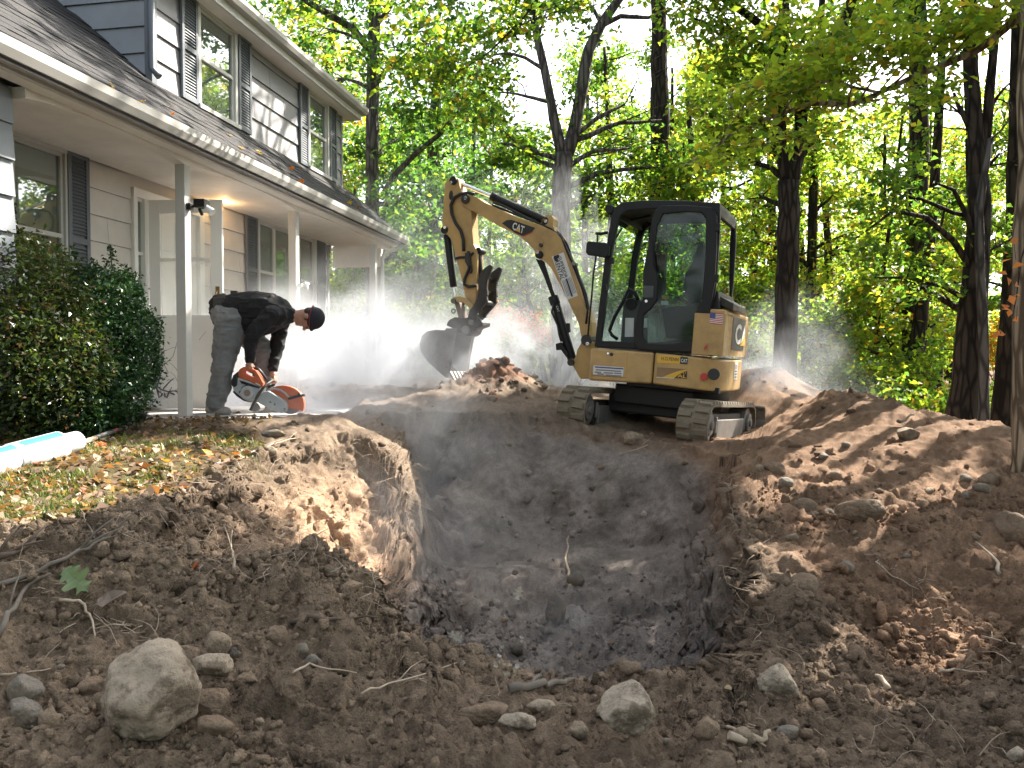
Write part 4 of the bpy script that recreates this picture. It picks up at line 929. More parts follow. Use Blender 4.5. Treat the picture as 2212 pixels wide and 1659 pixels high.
# serrated gripping edge of both tines
for b in (BC-.15, BC+.10):
    m = MB(UP)
    e_ = [(548, 690), (534, 735), (518, 772), (510, 830), (517, 890)]
    for (p, q) in zip(e_[:-1], e_[1:]):
        for t in (.1, .35, .6, .85):
            x, z = ex(*z3(p[0]+(q[0]-p[0])*t, p[1]+(q[1]-p[1])*t), BC-.15); m.box((x-.012, b+.004, z-.012), (x+.016, b+.046, z+.012))
    m.build('grip_tooth', M_steeld, thumb, .004)
link_ = plate('link_arm', z3, [(278, 912), (300, 896), (345, 894), (392, 912), (425, 948), (438, 985), (405, 1000), (395, 965), (360, 935), (318, 932), (290, 940)], BC-.12, BC-.07, M_yel, exc, .008)
a = pts(z3, [(278, 912), (300, 896), (345, 894), (392, 912), (425, 948), (438, 985), (405, 1000), (395, 965), (360, 935), (318, 932), (290, 940)], BC-.12); m = MB(UP); m.prism([(p[0], BC+.07, p[2]) for p in a], [(p[0], BC+.12, p[2]) for p in a]); m.build('link_arm', M_yel, exc, .008)
pin(z3, (293, 925), BC-.14, BC+.14, .034, M_steeld, link_)
plate('link_bar', z3, [(300, 935), (335, 935), (365, 1040), (330, 1045)], BC-.06, BC+.06, mat('rusty brown paint', (.10, .055, .03), .6, var=.3, dirt=.4), link_, .008)
m = MB(UP); x, z = ex(*z3(296, 994), BC-.06); m.tube([(x + .026*math.cos(k*math.pi/6), BC-.06, z + .026*math.sin(k*math.pi/6)) for k in range(13)], .008, 6, cap=False); m.build('lifting_eye', M_steeld, link_)
plate('coupler', z3, [(245, 1090), (262, 1055), (300, 1035), (380, 1040), (420, 1020), (470, 1040), (492, 1070), (490, 1095), (440, 1112), (425, 1150), (395, 1165), (330, 1140), (290, 1110)], BC-.11, BC+.11, M_steeld, exc, .012)
pin(z3, (412, 1068), BC-.15, BC+.15, .036, M_steel, exc); pin(z3, (375, 1120), BC-.13, BC+.13, .05, M_steel, exc)
# bucket: curved shell, two cheeks, cutting edge, teeth
BB0, BB1 = BC-.21, BC+.21
BACK = [(330, 1110), (250, 1110), (240, 1124), (180, 1120), (120, 1130), (85, 1160), (70, 1215), (82, 1275), (125, 1335), (180, 1385), (232, 1432), (258, 1446)]
CUT = [(262, 1440), (275, 1380), (290, 1300), (298, 1220), (312, 1150), (330, 1110)]
m = MB(UP); a = [ex(*z3(*p), BB0) for p in BACK]
n = len(a); cx = sum(p[0] for p in a)/n; cz = sum(p[1] for p in a)/n
inn = [(p[0] + (cx-p[0])*.07, p[1] + (cz-p[1])*.07) for p in a]
vs = [(x, BB0, z) for x, z in a] + [(x, BB1, z) for x, z in a] + [(x, BB0, z) for x, z in inn] + [(x, BB1, z) for x, z in inn]
for k in range(n-1):
    m.add([vs[k], vs[k+1], vs[n+k+1], vs[n+k]], [(0, 1, 2, 3)], 0, True); m.add([vs[2*n+k], vs[2*n+k+1], vs[3*n+k+1], vs[3*n+k]], [(0, 3, 2, 1)], 0, True)
m.add([vs[0], vs[n], vs[3*n], vs[2*n]], [(0, 1, 2, 3)]); m.add([vs[n-1], vs[2*n-1], vs[4*n-1], vs[3*n-1]], [(0, 1, 2, 3)])
bucket = m.build('bucket', M_steel, exc)
chk = [ex(*z3(*p), BB0) for p in BACK + CUT[1:-1]]
for b in (BB0-.012, BB1):
    m = MB(UP); m.prism([(x, b, z) for x, z in chk], [(x, b+.014, z) for x, z in chk]); m.build('cheek_plate', M_steel, bucket, .004)
ed = [ex(*z3(*p), BB0) for p in [(312, 1120), (332, 1130), (318, 1180), (296, 1300), (285, 1380), (268, 1446), (240, 1438), (205, 1395), (232, 1300), (262, 1180), (282, 1125)]]
for b in (BB0-.026, BB1+.014):
    m = MB(UP); m.prism([(x, b, z) for x, z in ed], [(x, b+.013, z) for x, z in ed]); m.build('wear_plate', M_steel, bucket, .004)
for p in ((268, 1335), (250, 1375), (272, 1350)): pin(z3, p, BB0-.03, BB0, .010, M_vinb, bucket, 'bolt')
lx, lz_ = ex(*z3(258, 1440), BB0)
for k in range(5):
    b = BB0 + .04 + k*(BB1-BB0-.08)/4; w = .026
    m = MB(UP); m.prism([(lx-.03, b-w, lz_+.06), (lx-.03, b+w, lz_+.06), (lx+.02, b+w, lz_+.07), (lx+.02, b-w, lz_+.07)], [(lx+.085, b-w*.55, lz_-.055), (lx+.085, b+w*.55, lz_-.055), (lx+.10, b+w*.55, lz_-.045), (lx+.10, b-w*.55, lz_-.045)])
    m.build('tooth', mat('polished tooth steel', (.42, .38, .34), .4, metal=.5, dirt=.4), bucket, .005)
# --- undercarriage
BT = R(29); TS = R(-3.0); RS = R(-5.0)
TV = Vector((math.sin(BT)*math.cos(TS), math.cos(BT)*math.cos(TS), math.sin(TS)))
LV = Vector((math.cos(BT)*math.cos(RS), -math.sin(BT)*math.cos(RS), math.sin(RS))); LV = (LV - TV*LV.dot(TV)).normalized()
UV = LV.cross(TV)
U0 = P(1489, 964, 7.35) + TV*.20          # under the near axle of the near track
UNW = Matrix(((LV.x, TV.x, UV.x, U0.x), (LV.y, TV.y, UV.y, U0.y), (LV.z, TV.z, UV.z, U0.z), (0, 0, 0, 1)))
UN = Matrix.Translation(-XROOT) @ UNW
TRL, TRR, TW, GA = 1.62, .205, .30, 1.24
def loop(r, t):     # t metres along the belt from the near bottom tangent
    per = 2*TRL + 2*math.pi*r; t = t % per
    if t < TRL: return (t, TRR - r), (0, -1)
    t -= TRL
    if t < math.pi*r: a = t/r; return (TRL + r*math.sin(a), TRR - r*math.cos(a)), (math.sin(a), -math.cos(a))
    t -= math.pi*r
    if t < TRL: return (TRL - t, TRR + r), (0, 1)
    t -= TRL; a = t/r; return (-r*math.sin(a), TRR + r*math.cos(a)), (-math.sin(a), math.cos(a))
PER = 2*TRL + 2*math.pi*TRR
for side_, x0 in ((0, 0.0), (1, -GA)):
    m = MB(UN); n = 96; oa = [loop(TRR, PER*k/n)[0] for k in range(n)]; ia = [loop(TRR, PER*k/n) for k in range(n)]
    ia = [(p[0][0]-p[1][0]*.028, p[0][1]-p[1][1]*.028) for p in ia]
    vs = []
    for x in (x0-TW/2, x0+TW/2): vs += [(x, p[0], p[1]) for p in oa] + [(x, p[0], p[1]) for p in ia]
    fs = []
    for k in range(n):
        j = (k+1) % n
        fs += [(k, j, 2*n+j, 2*n+k), (n+k, 3*n+k, 3*n+j, n+j), (k, n+k, n+j, j), (2*n+k, 2*n+j, 3*n+j, 3*n+k)]
    m.add(vs, fs, 0, False); track = m.build('track', M_rub, exc)
    lug = None; NL = 44
    for k in range(NL):
        for s_ in (-1, 1):
            (py, pz), (ny, nz) = loop(TRR, PER*(k + (.5 if s_ > 0 else 0))/NL)
            ty, tz = -nz, ny
            if lug is None:
                q = MB(); q.prism([(-.066, -.028, 0), (.066, -.034, 0), (.066, .034, 0), (-.066, .028, 0)], [(-.060, -.020, .024), (.058, -.026, .024), (.058, .026, .024), (-.060, .020, .024)])
                lo_ = q.build('tread_lug', M_rub, None, .006); lug = lo_.data; bpy.data.objects.remove(lo_)
            o = bpy.data.objects.new('tread_lug', lug); COL.objects.link(o); o.parent = track
            X_ = Vector((s_, 0, 0)); N_ = Vector((0, ny, nz)); Y_ = N_.cross(X_)
            Mx = Matrix(((X_.x, Y_.x, N_.x, x0 + s_*.078), (X_.y, Y_.y, N_.y, py), (X_.z, Y_.z, N_.z, pz), (0, 0, 0, 1)))
            o.matrix_local = UN @ Mx
    for yy, r in ((0, .165), (TRL, .165)):
        m = MB(UN); m.tube([(x0-.10, yy, TRR), (x0+.10, yy, TRR)], r, 24); m.tube([(x0-.13, yy, TRR), (x0+.13, yy, TRR)], r*.62, 18); m.tube([(x0-.15, yy, TRR), (x0+.15, yy, TRR)], r*.25, 12)
        m.build('idler_wheel', M_steel, track, .006)
    for k in range(4):
        m = MB(UN); yy = .26 + k*.36; m.tube([(x0-.09, yy, .10), (x0+.09, yy, .10)], .068, 14); m.build('roller', M_steeld, track, .004)
    m = MB(UN)
    m.prism([(x0-.08, .16, TRR-.06), (x0+.08, .16, TRR-.06), (x0+.08, TRL-.1, TRR-.06), (x0-.08, TRL-.1, TRR-.06)], [(x0-.05, .16, TRR+.10), (x0+.05, .16, TRR+.10), (x0+.05, TRL-.1, TRR+.10), (x0-.05, TRL-.1, TRR+.10)])
    m.build('track_frame', M_steeld, track, .008)
    m = MB(UN); m.box((x0+.09, .25, .06), (x0+.125, TRL-.28, TRR+.05)); m.box((x0+.10, .18, TRR-.08), (x0+.13, .22, TRR+.08)); m.build('side_plate', M_steel, track, .01)
m = MB(UN); m.box((-GA+.10, .52, .20), (-.10, 1.22, .40)); m.box((-GA*.5-.42, .42, .30), (-GA*.5+.42, 1.3, .50)); m.build('carbody', M_blk, exc, .02)
ctr = UNW @ Vector((-GA/2, .86, .44)); 
axx, axz = (ctr - E0).dot(XAX), (ctr - E0).dot(ZAX); axb = (ctr - E0).dot(LAT)
m = MB(UP); cx_ = xsp + .18; zbm = zbs
m.tube([(cx_, .73, axz-.02), (cx_, .73, zbm+.02)], .46, 32); m.box((cx_-.48, .12, zbm-.05), (cx_+.46, 1.3, zbm+.012)); m.build('turntable', M_blk, exc, .008)
etube('hydraulic_hose', zc, [(900, 1085), (930, 1135), (985, 1150), (1030, 1120)], .5, .016, M_hose, exc)
etube('hydraulic_hose', zc, [(700, 1080), (780, 1125), (860, 1140)], .7, .014, M_hose, exc)
m = MB(UN)
prof = [(2.06, .06), (2.10, .04), (2.16, .12), (2.17, .24), (2.12, .36), (2.05, .40), (2.03, .38), (2.08, .34), (2.12, .24), (2.11, .14)]
m.prism([(-GA-.17, y, z) for y, z in prof], [(.19, y, z) for y, z in prof]); blade = m.build('dozer_blade', M_steel, exc, .004)
for x in (-GA/2-.3, -GA/2+.3):
    m = MB(UN); m.box((x-.05, 1.15, .16), (x+.05, 2.07, .28)); m.build('blade_arm', M_blk, blade, .01)
# ---------------------------------------------------------------- the wood
def bark(name, col, dk, scale=1.0):
    m = bpy.data.materials.new(name); m.use_nodes = True; nt = m.node_tree; nd = nt.nodes; L = nt.links; b = nd['Principled BSDF']; MATS[name] = m
    tc = nd.new('ShaderNodeTexCoord'); mp = nd.new('ShaderNodeMapping'); mp.inputs['Scale'].default_value = (9*scale, 9*scale, 1.6*scale); L.new(tc.outputs['Object'], mp.inputs[0])
    n = nd.new('ShaderNodeTexNoise'); n.inputs['Scale'].default_value = 1.6; n.inputs['Detail'].default_value = 8; n.inputs['Roughness'].default_value = .65; L.new(mp.outputs[0], n.inputs['Vector'])
    v = nd.new('ShaderNodeTexVoronoi'); v.feature = 'DISTANCE_TO_EDGE'; v.inputs['Scale'].default_value = 1.5; L.new(mp.outputs[0], v.inputs['Vector'])
    cr = nd.new('ShaderNodeMapRange'); cr.inputs[2].default_value = .22; L.new(v.outputs['Distance'], cr.inputs[0])
    ml = nd.new('ShaderNodeMath'); ml.operation = 'MULTIPLY'; L.new(n.outputs[0], ml.inputs[0]); L.new(cr.outputs[0], ml.inputs[1])
    mx = nd.new('ShaderNodeMix'); mx.data_type = 'RGBA'; mx.inputs[6].default_value = (*dk, 1); mx.inputs[7].default_value = (*col, 1)
    r = nd.new('ShaderNodeMapRange'); r.inputs[1].default_value = .12; r.inputs[2].default_value = .55; L.new(ml.outputs[0], r.inputs[0]); L.new(r.outputs[0], mx.inputs[0])
    L.new(mx.outputs[2], b.inputs['Base Color']); b.inputs['Roughness'].default_value = .92; b.inputs['Specular IOR Level'].default_value = .2
    bp = nd.new('ShaderNodeBump'); bp.inputs['Strength'].default_value = .9; bp.inputs['Distance'].default_value = .03; L.new(ml.outputs[0], bp.inputs['Height']); L.new(bp.outputs[0], b.inputs['Normal'])
    return m
B_dark = bark('dark bark', (.060, .046, .035), (.016, .013, .011)); B_grey = bark('grey bark', (.135, .122, .11), (.045, .04, .036)); B_tan = bark('tan bark', (.36, .29, .21), (.10, .075, .05), 1.1)
M_leaf = leaf_mat('tree leaf', .62, .5, gain=1.3); M_leafin = leaf_mat('shrub leaf', .28, .35)
G_DARK = (.022, .060, .016); G_MID = (.055, .130, .024); G_YEL = (.14, .215, .026); G_GOLD = (.26, .20, .03); G_OR = (.30, .10, .02); G_RED = (.33, .055, .035); G_HAZE = (.028, .075, .035)  # bluish green put into the leaves to imitate haze at left
# canopy leaves are cut away so that sunlight reaches these spots: (point, radius, how open)
GAPS = []
def gap(u, v, D, r, k=.95): GAPS.append((np.array(P(u, v, D)), r, k))
for q in [(640,1000,5.4,.46),(700,1090,5.2,.48),(780,1050,5.6,.46),(740,930,6.2,.40),(840,1080,5.9,.40),(600,1150,4.4,.38),(660,1200,4.5,.36),(540,1180,4.2,.28),(740,1180,4.8,.34),
          (60,990,4.0,.38),(130,1080,3.5,.34),(300,1060,3.9,.30),(420,1010,4.6,.24),(480,1080,4.2,.22),(40,1130,3.0,.24),(250,1000,4.6,.2),(380,960,5.4,.2),(520,950,6.2,.18),
          (1760,1260,3.7,.36),(1850,1290,3.5,.26),(1690,1210,3.9,.22),(1800,1060,5.1,.52),(1900,1020,5.6,.5),(1980,1090,5.0,.42),(2100,1090,4.8,.40),(2200,1110,4.6,.36),(2150,1200,4.0,.26),(1960,1330,3.2,.16),(2060,1300,3.3,.16),(1740,1000,6.2,.32),(1850,930,6.8,.5),(1950,960,6.4,.4),(1900,1160,4.3,.30),
          (1980,1510,2.7,.13),(1760,1440,2.9,.14),(1690,1560,2.5,.1),(1210,1560,2.4,.08),(1900,1560,2.45,.09),(830,1420,2.7,.07),(450,1500,2.3,.05),
          (650,770,8.7,.85),(560,900,7.9,.5),(720,850,8.8,.75),(830,820,9.6,.7),(960,790,10,.7),(1060,790,9.6,.5),(1690,820,10.4,.6),(470,900,7.9,.45),(760,700,9.4,.6),
          (340,110,8.0,.24),(356,170,8.1,.2),(560,200,10,.30),(640,300,11,.22),(600,290,10.5,.2),(520,330,10,.34),(380,250,8.2,.24),(200,120,6.2,.22),(640,400,11.2,.35),(100,60,5.4,.25),(400,560,7.4,.22),(640,560,9.6,.25),(10,430,5.3,.16)]: gap(*q)
GC = np.array([g[0] for g in GAPS]); GR = np.array([g[1] for g in GAPS]); SV = np.array(SUN)
def keep_mask(pos):
    k = np.ones(len(pos), dtype=bool)
    for c_, r in zip(GC, GR):
        d = pos - c_; t = d @ SV; q = np.linalg.norm(d - t[:, None]*SV, axis=1)
        k &= ~((t > 1.0) & (q < r*1.15))
    return k
def leaf_mesh(name, pos, size, col, tilt=.7, up=None, m=None, prune=True, aspect=.62):
    pos = np.asarray(pos); n = len(pos)
    if prune and n:
        k = keep_mask(pos); pos = pos[k]; size = np.asarray(size)[k]; col = np.asarray(col)[k]; n = len(pos)
    nr = RNG.normal(size=(n, 3))*tilt + np.array([0, 0, 1.0]); nr /= np.linalg.norm(nr, axis=1, keepdims=True)
    d = RNG.normal(size=(n, 3)); d -= nr*(d*nr).sum(1, keepdims=True); d /= np.linalg.norm(d, axis=1, keepdims=True)
    s = np.cross(nr, d); sz = np.asarray(size)[:, None]; fold = RNG.uniform(.05, .28, (n, 1))
    v = np.empty((n, 4, 3)); v[:, 0] = pos - d*sz*.5; v[:, 2] = pos + d*sz*.5 - nr*sz*.06
    v[:, 1] = pos + s*sz*aspect*.5 + nr*sz*fold - d*sz*.06; v[:, 3] = pos - s*sz*aspect*.5 + nr*sz*fold - d*sz*.06
    f = np.arange(n*4).reshape(n, 4)
    return np_mesh(name, v.reshape(-1, 3), f, np.repeat(col, 4, axis=0), False, [m or M_leaf])
def pal(n, mix):
    cs = np.array([c for c, w in mix]); w = np.array([w for c, w in mix], dtype=float); w /= w.sum()
    i = RNG.choice(len(cs), n, p=w); c = cs[i]
    j = RNG.choice(len(cs), n, p=w); t = RNG.uniform(0, .5, (n, 1))
    return np.clip((c*(1-t) + cs[j]*t)*RNG.uniform(.7, 1.3, (n, 1)), 0, 1)
def cluster(c, r, n, sprays=None, flat=.35):
    "leaf positions: sprays of foliage inside an ellipsoid"
    r = np.array(r if hasattr(r, '__len__') else (r, r, r*.7)); k = sprays or max(5, int(n/55))
    d = RNG.normal(size=(k, 3)); d /= np.linalg.norm(d, axis=1, keepdims=True); sc = np.array(c) + d*RNG.uniform(.25, 1, (k, 1))**.6*r
    i = RNG.integers(0, k, n); sg = .20*r.mean() + .10
    return sc[i] + RNG.normal(size=(n, 3))*np.array([sg, sg, sg*flat]), sc
SUMMER = [(G_MID, 4), (G_DARK, 2), (G_YEL, 2.6), (G_GOLD, .12)]
BRIGHT = [(G_YEL, 4), (G_MID, 3), (G_GOLD, .6)]
DEEP = [(G_DARK, 4), (G_MID, 3), (G_HAZE, 2)]
GOLDY = [(G_YEL, 4), (G_GOLD, 1.2), (G_MID, 2), (G_OR, .12)]
def limb(m, a, b, r0, r1, sag=.12, n=5, seg=6):
    a, b = Vector(a), Vector(b); L_ = (b-a).length
    off = Vector((random.uniform(-1, 1), random.uniform(-1, 1), random.uniform(-.2, 1)))*L_*sag
    p = [a + (b-a)*(k/n) + off*math.sin(math.pi*k/n) + Vector((random.uniform(-1, 1), random.uniform(-1, 1), random.uniform(-1, 1)))*L_*.018*(0 < k < n) for k in range(n+1)]
    m.tube(p, [r0 + (r1-r0)*k/n for k in range(n+1)], seg, cap=False); return p
def bumpy(pts_, rad, amp=.06):
    "resample a trunk so that it wavers and swells a little"
    P_, R_ = [], []
    for i in range(len(pts_)-1):
        a, b = Vector(pts_[i]), Vector(pts_[i+1]); n = max(2, int((b-a).length/.35))
        for k in range(n):
            t = k/n; P_.append(a + (b-a)*t); R_.append(rad[i] + (rad[i+1]-rad[i])*t)
    P_.append(Vector(pts_[-1])); R_.append(rad[-1])
    for i in range(1, len(P_)-1):
        r = R_[i]; P_[i] = P_[i] + Vector((random.gauss(0, 1), random.gauss(0, 1), 0))*r*amp; R_[i] = r*random.uniform(.95, 1.05)
    return P_, R_
def tree(label, stems, clusters, bk, mix, lsize=.13, name='tree', group=None, prune=True, tilt=.75, twigs=3, crownname='crown', ontrunk=True):
    "stems: list of (points, radii), the first is the trunk; clusters: (centre, radius, leaves)"
    base = Vector(stems[0][0][0]); t = thing(name, label, 'tree', base, None, group); inv = Matrix.Translation(-base)
    m = MB(inv); p_, r_ = bumpy(*stems[0]); m.tube(p_, r_, 14)
    tr = m.build('trunk', bk, t)
    nodes = [(p, r) for p, r in zip(p_, r_)] if ontrunk else []
    for (sp, sr) in stems[1:]:
        m = MB(inv); q, w = bumpy(sp, sr); m.tube(q, w, 9); m.build('limb', bk, tr); nodes += list(zip(q, w))
    pos, siz = [], []; m = MB(inv); any_ = False
    for (c, r, n) in clusters:
        lp, sc = cluster(c, r, n); pos.append(lp); c = Vector(c)
        # the limb that carries this spray starts lower down on the nearest stem
        best = min(nodes, key=lambda q: (q[0]-c).length + max(0, q[0].z - c.z + .3)*3)
        if twigs:
            if group is None: m = MB(inv)
            rr = min(best[1]*.5, .05); L_ = limb(m, best[0], c, rr, rr*.35, .08, 6, 6); any_ = True
            for k in range(min(twigs, len(sc))): limb(m, L_[random.randint(2, 6)], Vector(sc[k]), rr*.35, .004, .12, 4, 4)
            if group is None: m.build('branch', bk, t)
    if any_ and group is not None: stuff(m.build('branch', bk, t))
    if pos:
        pos = np.concatenate(pos); n = len(pos)
        me = leaf_mesh('crown', pos - np.array(base), np.full(n, lsize)*RNG.uniform(.65, 1.3, n), pal(n, mix), tilt, prune=False) if not prune else None
        if prune:
            k = keep_mask(pos); pos = pos[k]; n = len(pos)
            me = leaf_mesh('crown', pos - np.array(base), np.full(n, lsize)*RNG.uniform(.65, 1.3, n), pal(n, mix), tilt, prune=False)
        stuff(link(crownname, me, t))
    return t
def S(L_, D, rad): # stem along picture points at distance D (or a list of distances)
    Ds = D if hasattr(D, '__len__') else [D]*len(L_)
    return [P(u, v, d) for (u, v), d in zip(L_, Ds)], rad
def C(u, v, D, r, n): return (tuple(P(u, v, D)), r, int(n*(.62 if v > -50 else .45)))
# T1: the straight grey tree beyond the porch
tree('straight grey trunk rising behind the far corner of the porch roof', [S([(806,900),(806,640),(804,400),(804,250),(808,100),(816,-200),(824,-600)], 15, [.17,.145,.13,.125,.12,.10,.06]), S([(800,110),(760,60),(700,25),(640,-10),(560,-60)], [15,14.8,14.5,14.2,14], [.085,.07,.06,.05,.03]), S([(822,430),(850,380),(900,330),(950,290),(990,240)], [15,15,14.8,14.6,14.4], [.06,.055,.05,.04,.02]), S([(808,60),(840,20),(880,-60)], 15, [.05,.045,.03])],
     [C(880,120,14.5,1.0,1500), C(960,60,14.2,1.0,1300), C(700,60,15,.9,900), C(620,-40,14,1.0,800), C(930,250,14.5,.8,1100), C(1000,210,14.3,.7,500), C(860,300,15.5,.8,900), C(780,-150,15,1.5,1600), C(900,-200,15,1.6,1600), C(700,180,16,.7,600), C(900,420,15,.8,900), C(780,330,16,.6,700), C(880,520,15,.7,700)], B_grey, [(G_MID,4),(G_DARK,2),(G_HAZE,2),(G_YEL,1.4)], .12)
tree('forked grey tree in the middle with a V of two limbs against the sky', [S([(1216,860),(1214,600),(1212,450),(1216,370),(1218,330)], 13, [.20,.165,.15,.15,.145]), S([(1216,340),(1204,290),(1190,220),(1176,150),(1160,80),(1140,-20),(1130,-200)], 13, [.10,.09,.075,.07,.065,.055,.04]), S([(1220,340),(1244,270),(1256,190),(1270,110),(1300,50),(1350,-20),(1420,-120)], 13, [.12,.105,.10,.095,.08,.07,.05]), S([(1290,60),(1340,35),(1400,38),(1450,20)], 13, [.045,.04,.03,.02]), S([(1246,290),(1290,255),(1350,225)], 12.9, [.04,.035,.02])],
     [C(1130,330,13.4,.6,900), C(1080,310,13.2,.5,600), C(1320,240,13,.65,1200), C(1380,170,12.8,.7,1300), C(1420,90,12.8,.7,1100), C(1360,320,13.2,.7,1200), C(1150,440,13.6,.6,800), C(1290,420,13.4,.6,900), C(1180,20,13,.55,800), C(1270,0,13,.55,800), C(1080,200,13.6,.5,500), C(1040,120,13.6,.5,500), C(1180,-120,13,1.2,1100), C(1380,-120,13,1.4,1500), C(1430,260,13,.7,1200), C(1480,360,13.2,.7,1100)], B_grey, SUMMER, .115)
tree('large dark tree rising behind the excavator tail with three spreading limbs', [S([(1694,860),(1696,700),(1700,560),(1706,450),(1704,390)], 11, [.175,.16,.152,.15,.145]), S([(1702,400),(1686,320),(1682,250),(1688,170),(1692,95),(1694,0),(1694,-200)], 11, [.10,.09,.085,.08,.08,.07,.05]), S([(1710,400),(1728,320),(1732,250),(1738,190),(1772,120),(1820,55),(1850,-20),(1900,-160)], 11, [.10,.09,.085,.085,.08,.075,.065,.05]), S([(1690,110),(1660,70),(1620,35),(1570,0),(1480,-60)], [11,10.9,10.8,10.7,10.5], [.075,.065,.055,.05,.03]), S([(1684,300),(1655,280),(1640,255)], 11, [.03,.025,.012])],
     [C(1640,150,10.8,.55,1000), C(1560,110,10.6,.55,900), C(1740,80,11,.5,800), C(1790,190,10.8,.5,900), C(1640,300,11.2,.5,700), C(1570,240,11,.6,1100), C(1760,300,11.2,.4,500), C(1500,40,10.6,.7,1000), C(1850,80,10.8,.5,700), C(1700,210,10.6,.45,600), C(1560,340,11.4,.6,900), C(1640,420,11.6,.4,500), C(1640,-80,10.8,1.2,1800), C(1800,-120,10.8,1.2,1800), C(1480,-100,10.6,1.2,1500), C(1900,-60,10.6,1.0,1200)], B_dark, BRIGHT, .10)
tree('thick dark double trunk at right with bare side branches', [S([(2062,1050),(2078,900),(2094,760),(2108,600),(2116,480),(2112,380)], 9, [.19,.165,.155,.135,.12,.11]), S([(2114,400),(2108,290),(2098,150),(2090,-150)], 9, [.10,.085,.08,.075]), S([(2116,400),(2130,300),(2138,200),(2150,60),(2160,-150)], 9, [.07,.055,.05,.045,.03]), S([(2108,600),(2060,520),(2000,470),(1930,455),(1870,500)], [9,8.9,8.8,8.7,8.6], [.04,.035,.028,.02,.01]), S([(2110,660),(2040,620),(1960,600),(1890,600)], [9,8.9,8.8,8.7], [.035,.026,.018,.008]), S([(2108,560),(2090,470),(2060,410),(2020,395)], 8.9, [.035,.03,.022,.012]), S([(2112,470),(2060,460),(1990,430),(1940,420)], 9, [.03,.025,.018,.01])],
     [C(2040,330,8.8,.5,900), C(1960,420,8.7,.45,900), C(2000,520,8.8,.4,700), C(2160,330,9,.4,600), C(2060,200,9,.5,800), C(2180,180,9,.5,800), C(1910,520,8.6,.35,500), C(2120,60,9,.7,1200), C(2200,500,9.2,.35,400), C(2030,440,9.2,.35,500), C(2150,-100,9,1.1,1800), C(2000,-60,9,1.0,1500), C(1990,620,9,.3,300)], B_dark, SUMMER, .085)
tree('slender grey trunk leaning against the thick dark double trunk', [S([(2122,1050),(2124,900),(2126,760),(2118,600),(2116,450),(2140,300)], 8.7, [.062,.056,.052,.05,.045,.03])], [C(2180,260,8.8,.4,400)], B_grey, SUMMER, .085)
tree('dark straight trunk between the double trunk and the tan trunk', [S([(2146,1040),(2160,900),(2180,700),(2190,500),(2196,300),(2200,0),(2204,-300)], 9.6, [.12,.105,.10,.098,.09,.07,.05])], [C(2240,200,9.6,.6,900), C(2230,-100,9.6,1.2,1500)], B_dark, SUMMER, .09)
tree('leaning dark trunk close behind the tan trunk', [S([(2186,1050),(2200,860),(2214,600),(2216,350),(2230,100)], 8.6, [.085,.078,.07,.065,.06])], [C(2300,100,8.6,.7,600)], B_dark, SUMMER, .09)
# T5: nearest tree, tan bark; its long low branch crosses the picture
R5 = S([(2242,1110),(2240,1000),(2239,800),(2240,500),(2246,200),(2256,-100),(2270,-600)], 5.4, [.175,.15,.142,.138,.13,.12,.10])
t5 = tree('tan furrowed trunk at the right edge with a long leafy branch overhead', [R5, S([(2240,-40),(2214,25),(2150,80),(2110,110),(2040,140),(1960,172),(1880,210),(1832,228),(1790,222),(1740,226),(1690,246),(1640,262),(1580,290),(1530,330),(1470,360)], [5.4,5.5,5.7,5.8,5.9,6.0,6.1,6.1,6.1,6.1,6.1,6.15,6.2,6.25,6.3], [.034,.030,.027,.025,.023,.021,.019,.018,.017,.016,.015,.013,.011,.008,.004]), S([(1900,200),(1850,190),(1800,172),(1740,190),(1680,210)], [6.05,6.0,5.9,5.8,5.7], [.012,.011,.009,.007,.003])],
     [C(1760,150,5.9,(.32,.3,.12),420), C(1680,180,5.8,(.34,.3,.12),420), C(1600,220,6.0,(.32,.3,.12),320), C(1840,140,5.9,(.3,.3,.12),360), C(1920,110,5.9,(.3,.3,.14),360), C(1720,290,6.1,(.3,.3,.1),260), C(1560,320,6.2,(.3,.3,.1),260), C(2010,80,5.8,(.3,.3,.15),350), C(1940,210,6,(.25,.3,.1),200), C(2090,60,5.7,(.3,.3,.15),350), C(2150,20,5.6,(.3,.3,.2),350), C(1830,60,5.9,(.35,.3,.15),380), C(1740,60,5.8,(.35,.3,.15),330)],
     B_tan, [(G_YEL, 5), ((.15,.22,.03), 3), (G_GOLD, .8), (G_MID, 1.5)], .075, twigs=6, tilt=.55, ontrunk=False)
# orange leaves on a twig beside the tan trunk
ob = P(2200, 700, 5.2)
orn = []
for (u, v) in [(2172,563),(2165,590),(2178,608),(2196,616),(2170,545),(2196,638),(2186,648),(2172,668),(2180,676),(2160,722),(2150,725),(2200,575),(2190,520),(2172,660),(2196,690)]: orn.append(np.array(P(u, v, 5.15)))
tw = thing('twig', 'drooping twig of pale orange leaves in front of the tan trunk', 'twig', ob); m = MB(Matrix.Translation(-ob))
m.tube([P(2230,480,5.3), P(2206,560,5.2), P(2196,640,5.15), P(2180,720,5.12)], [.006,.005,.004,.002], 5)
for p in orn: m.tube([P(2198,640-.5*(640-0)*0,5.18) if False else Vector(p)*.6 + P(2200,620,5.2)*.4, Vector(p)], .0015, 4)
m.build('stem', B_dark, tw); orn = np.array(orn)
for k, p in enumerate(orn):
    me = leaf_mesh('leaf', np.array([p - np.array(ob)]), [.062*random.uniform(.8, 1.25)], np.array([[.42, .18, .085]])*random.uniform(.8, 1.3), 1.2, prune=False, aspect=.75); link('leaf', me, tw)
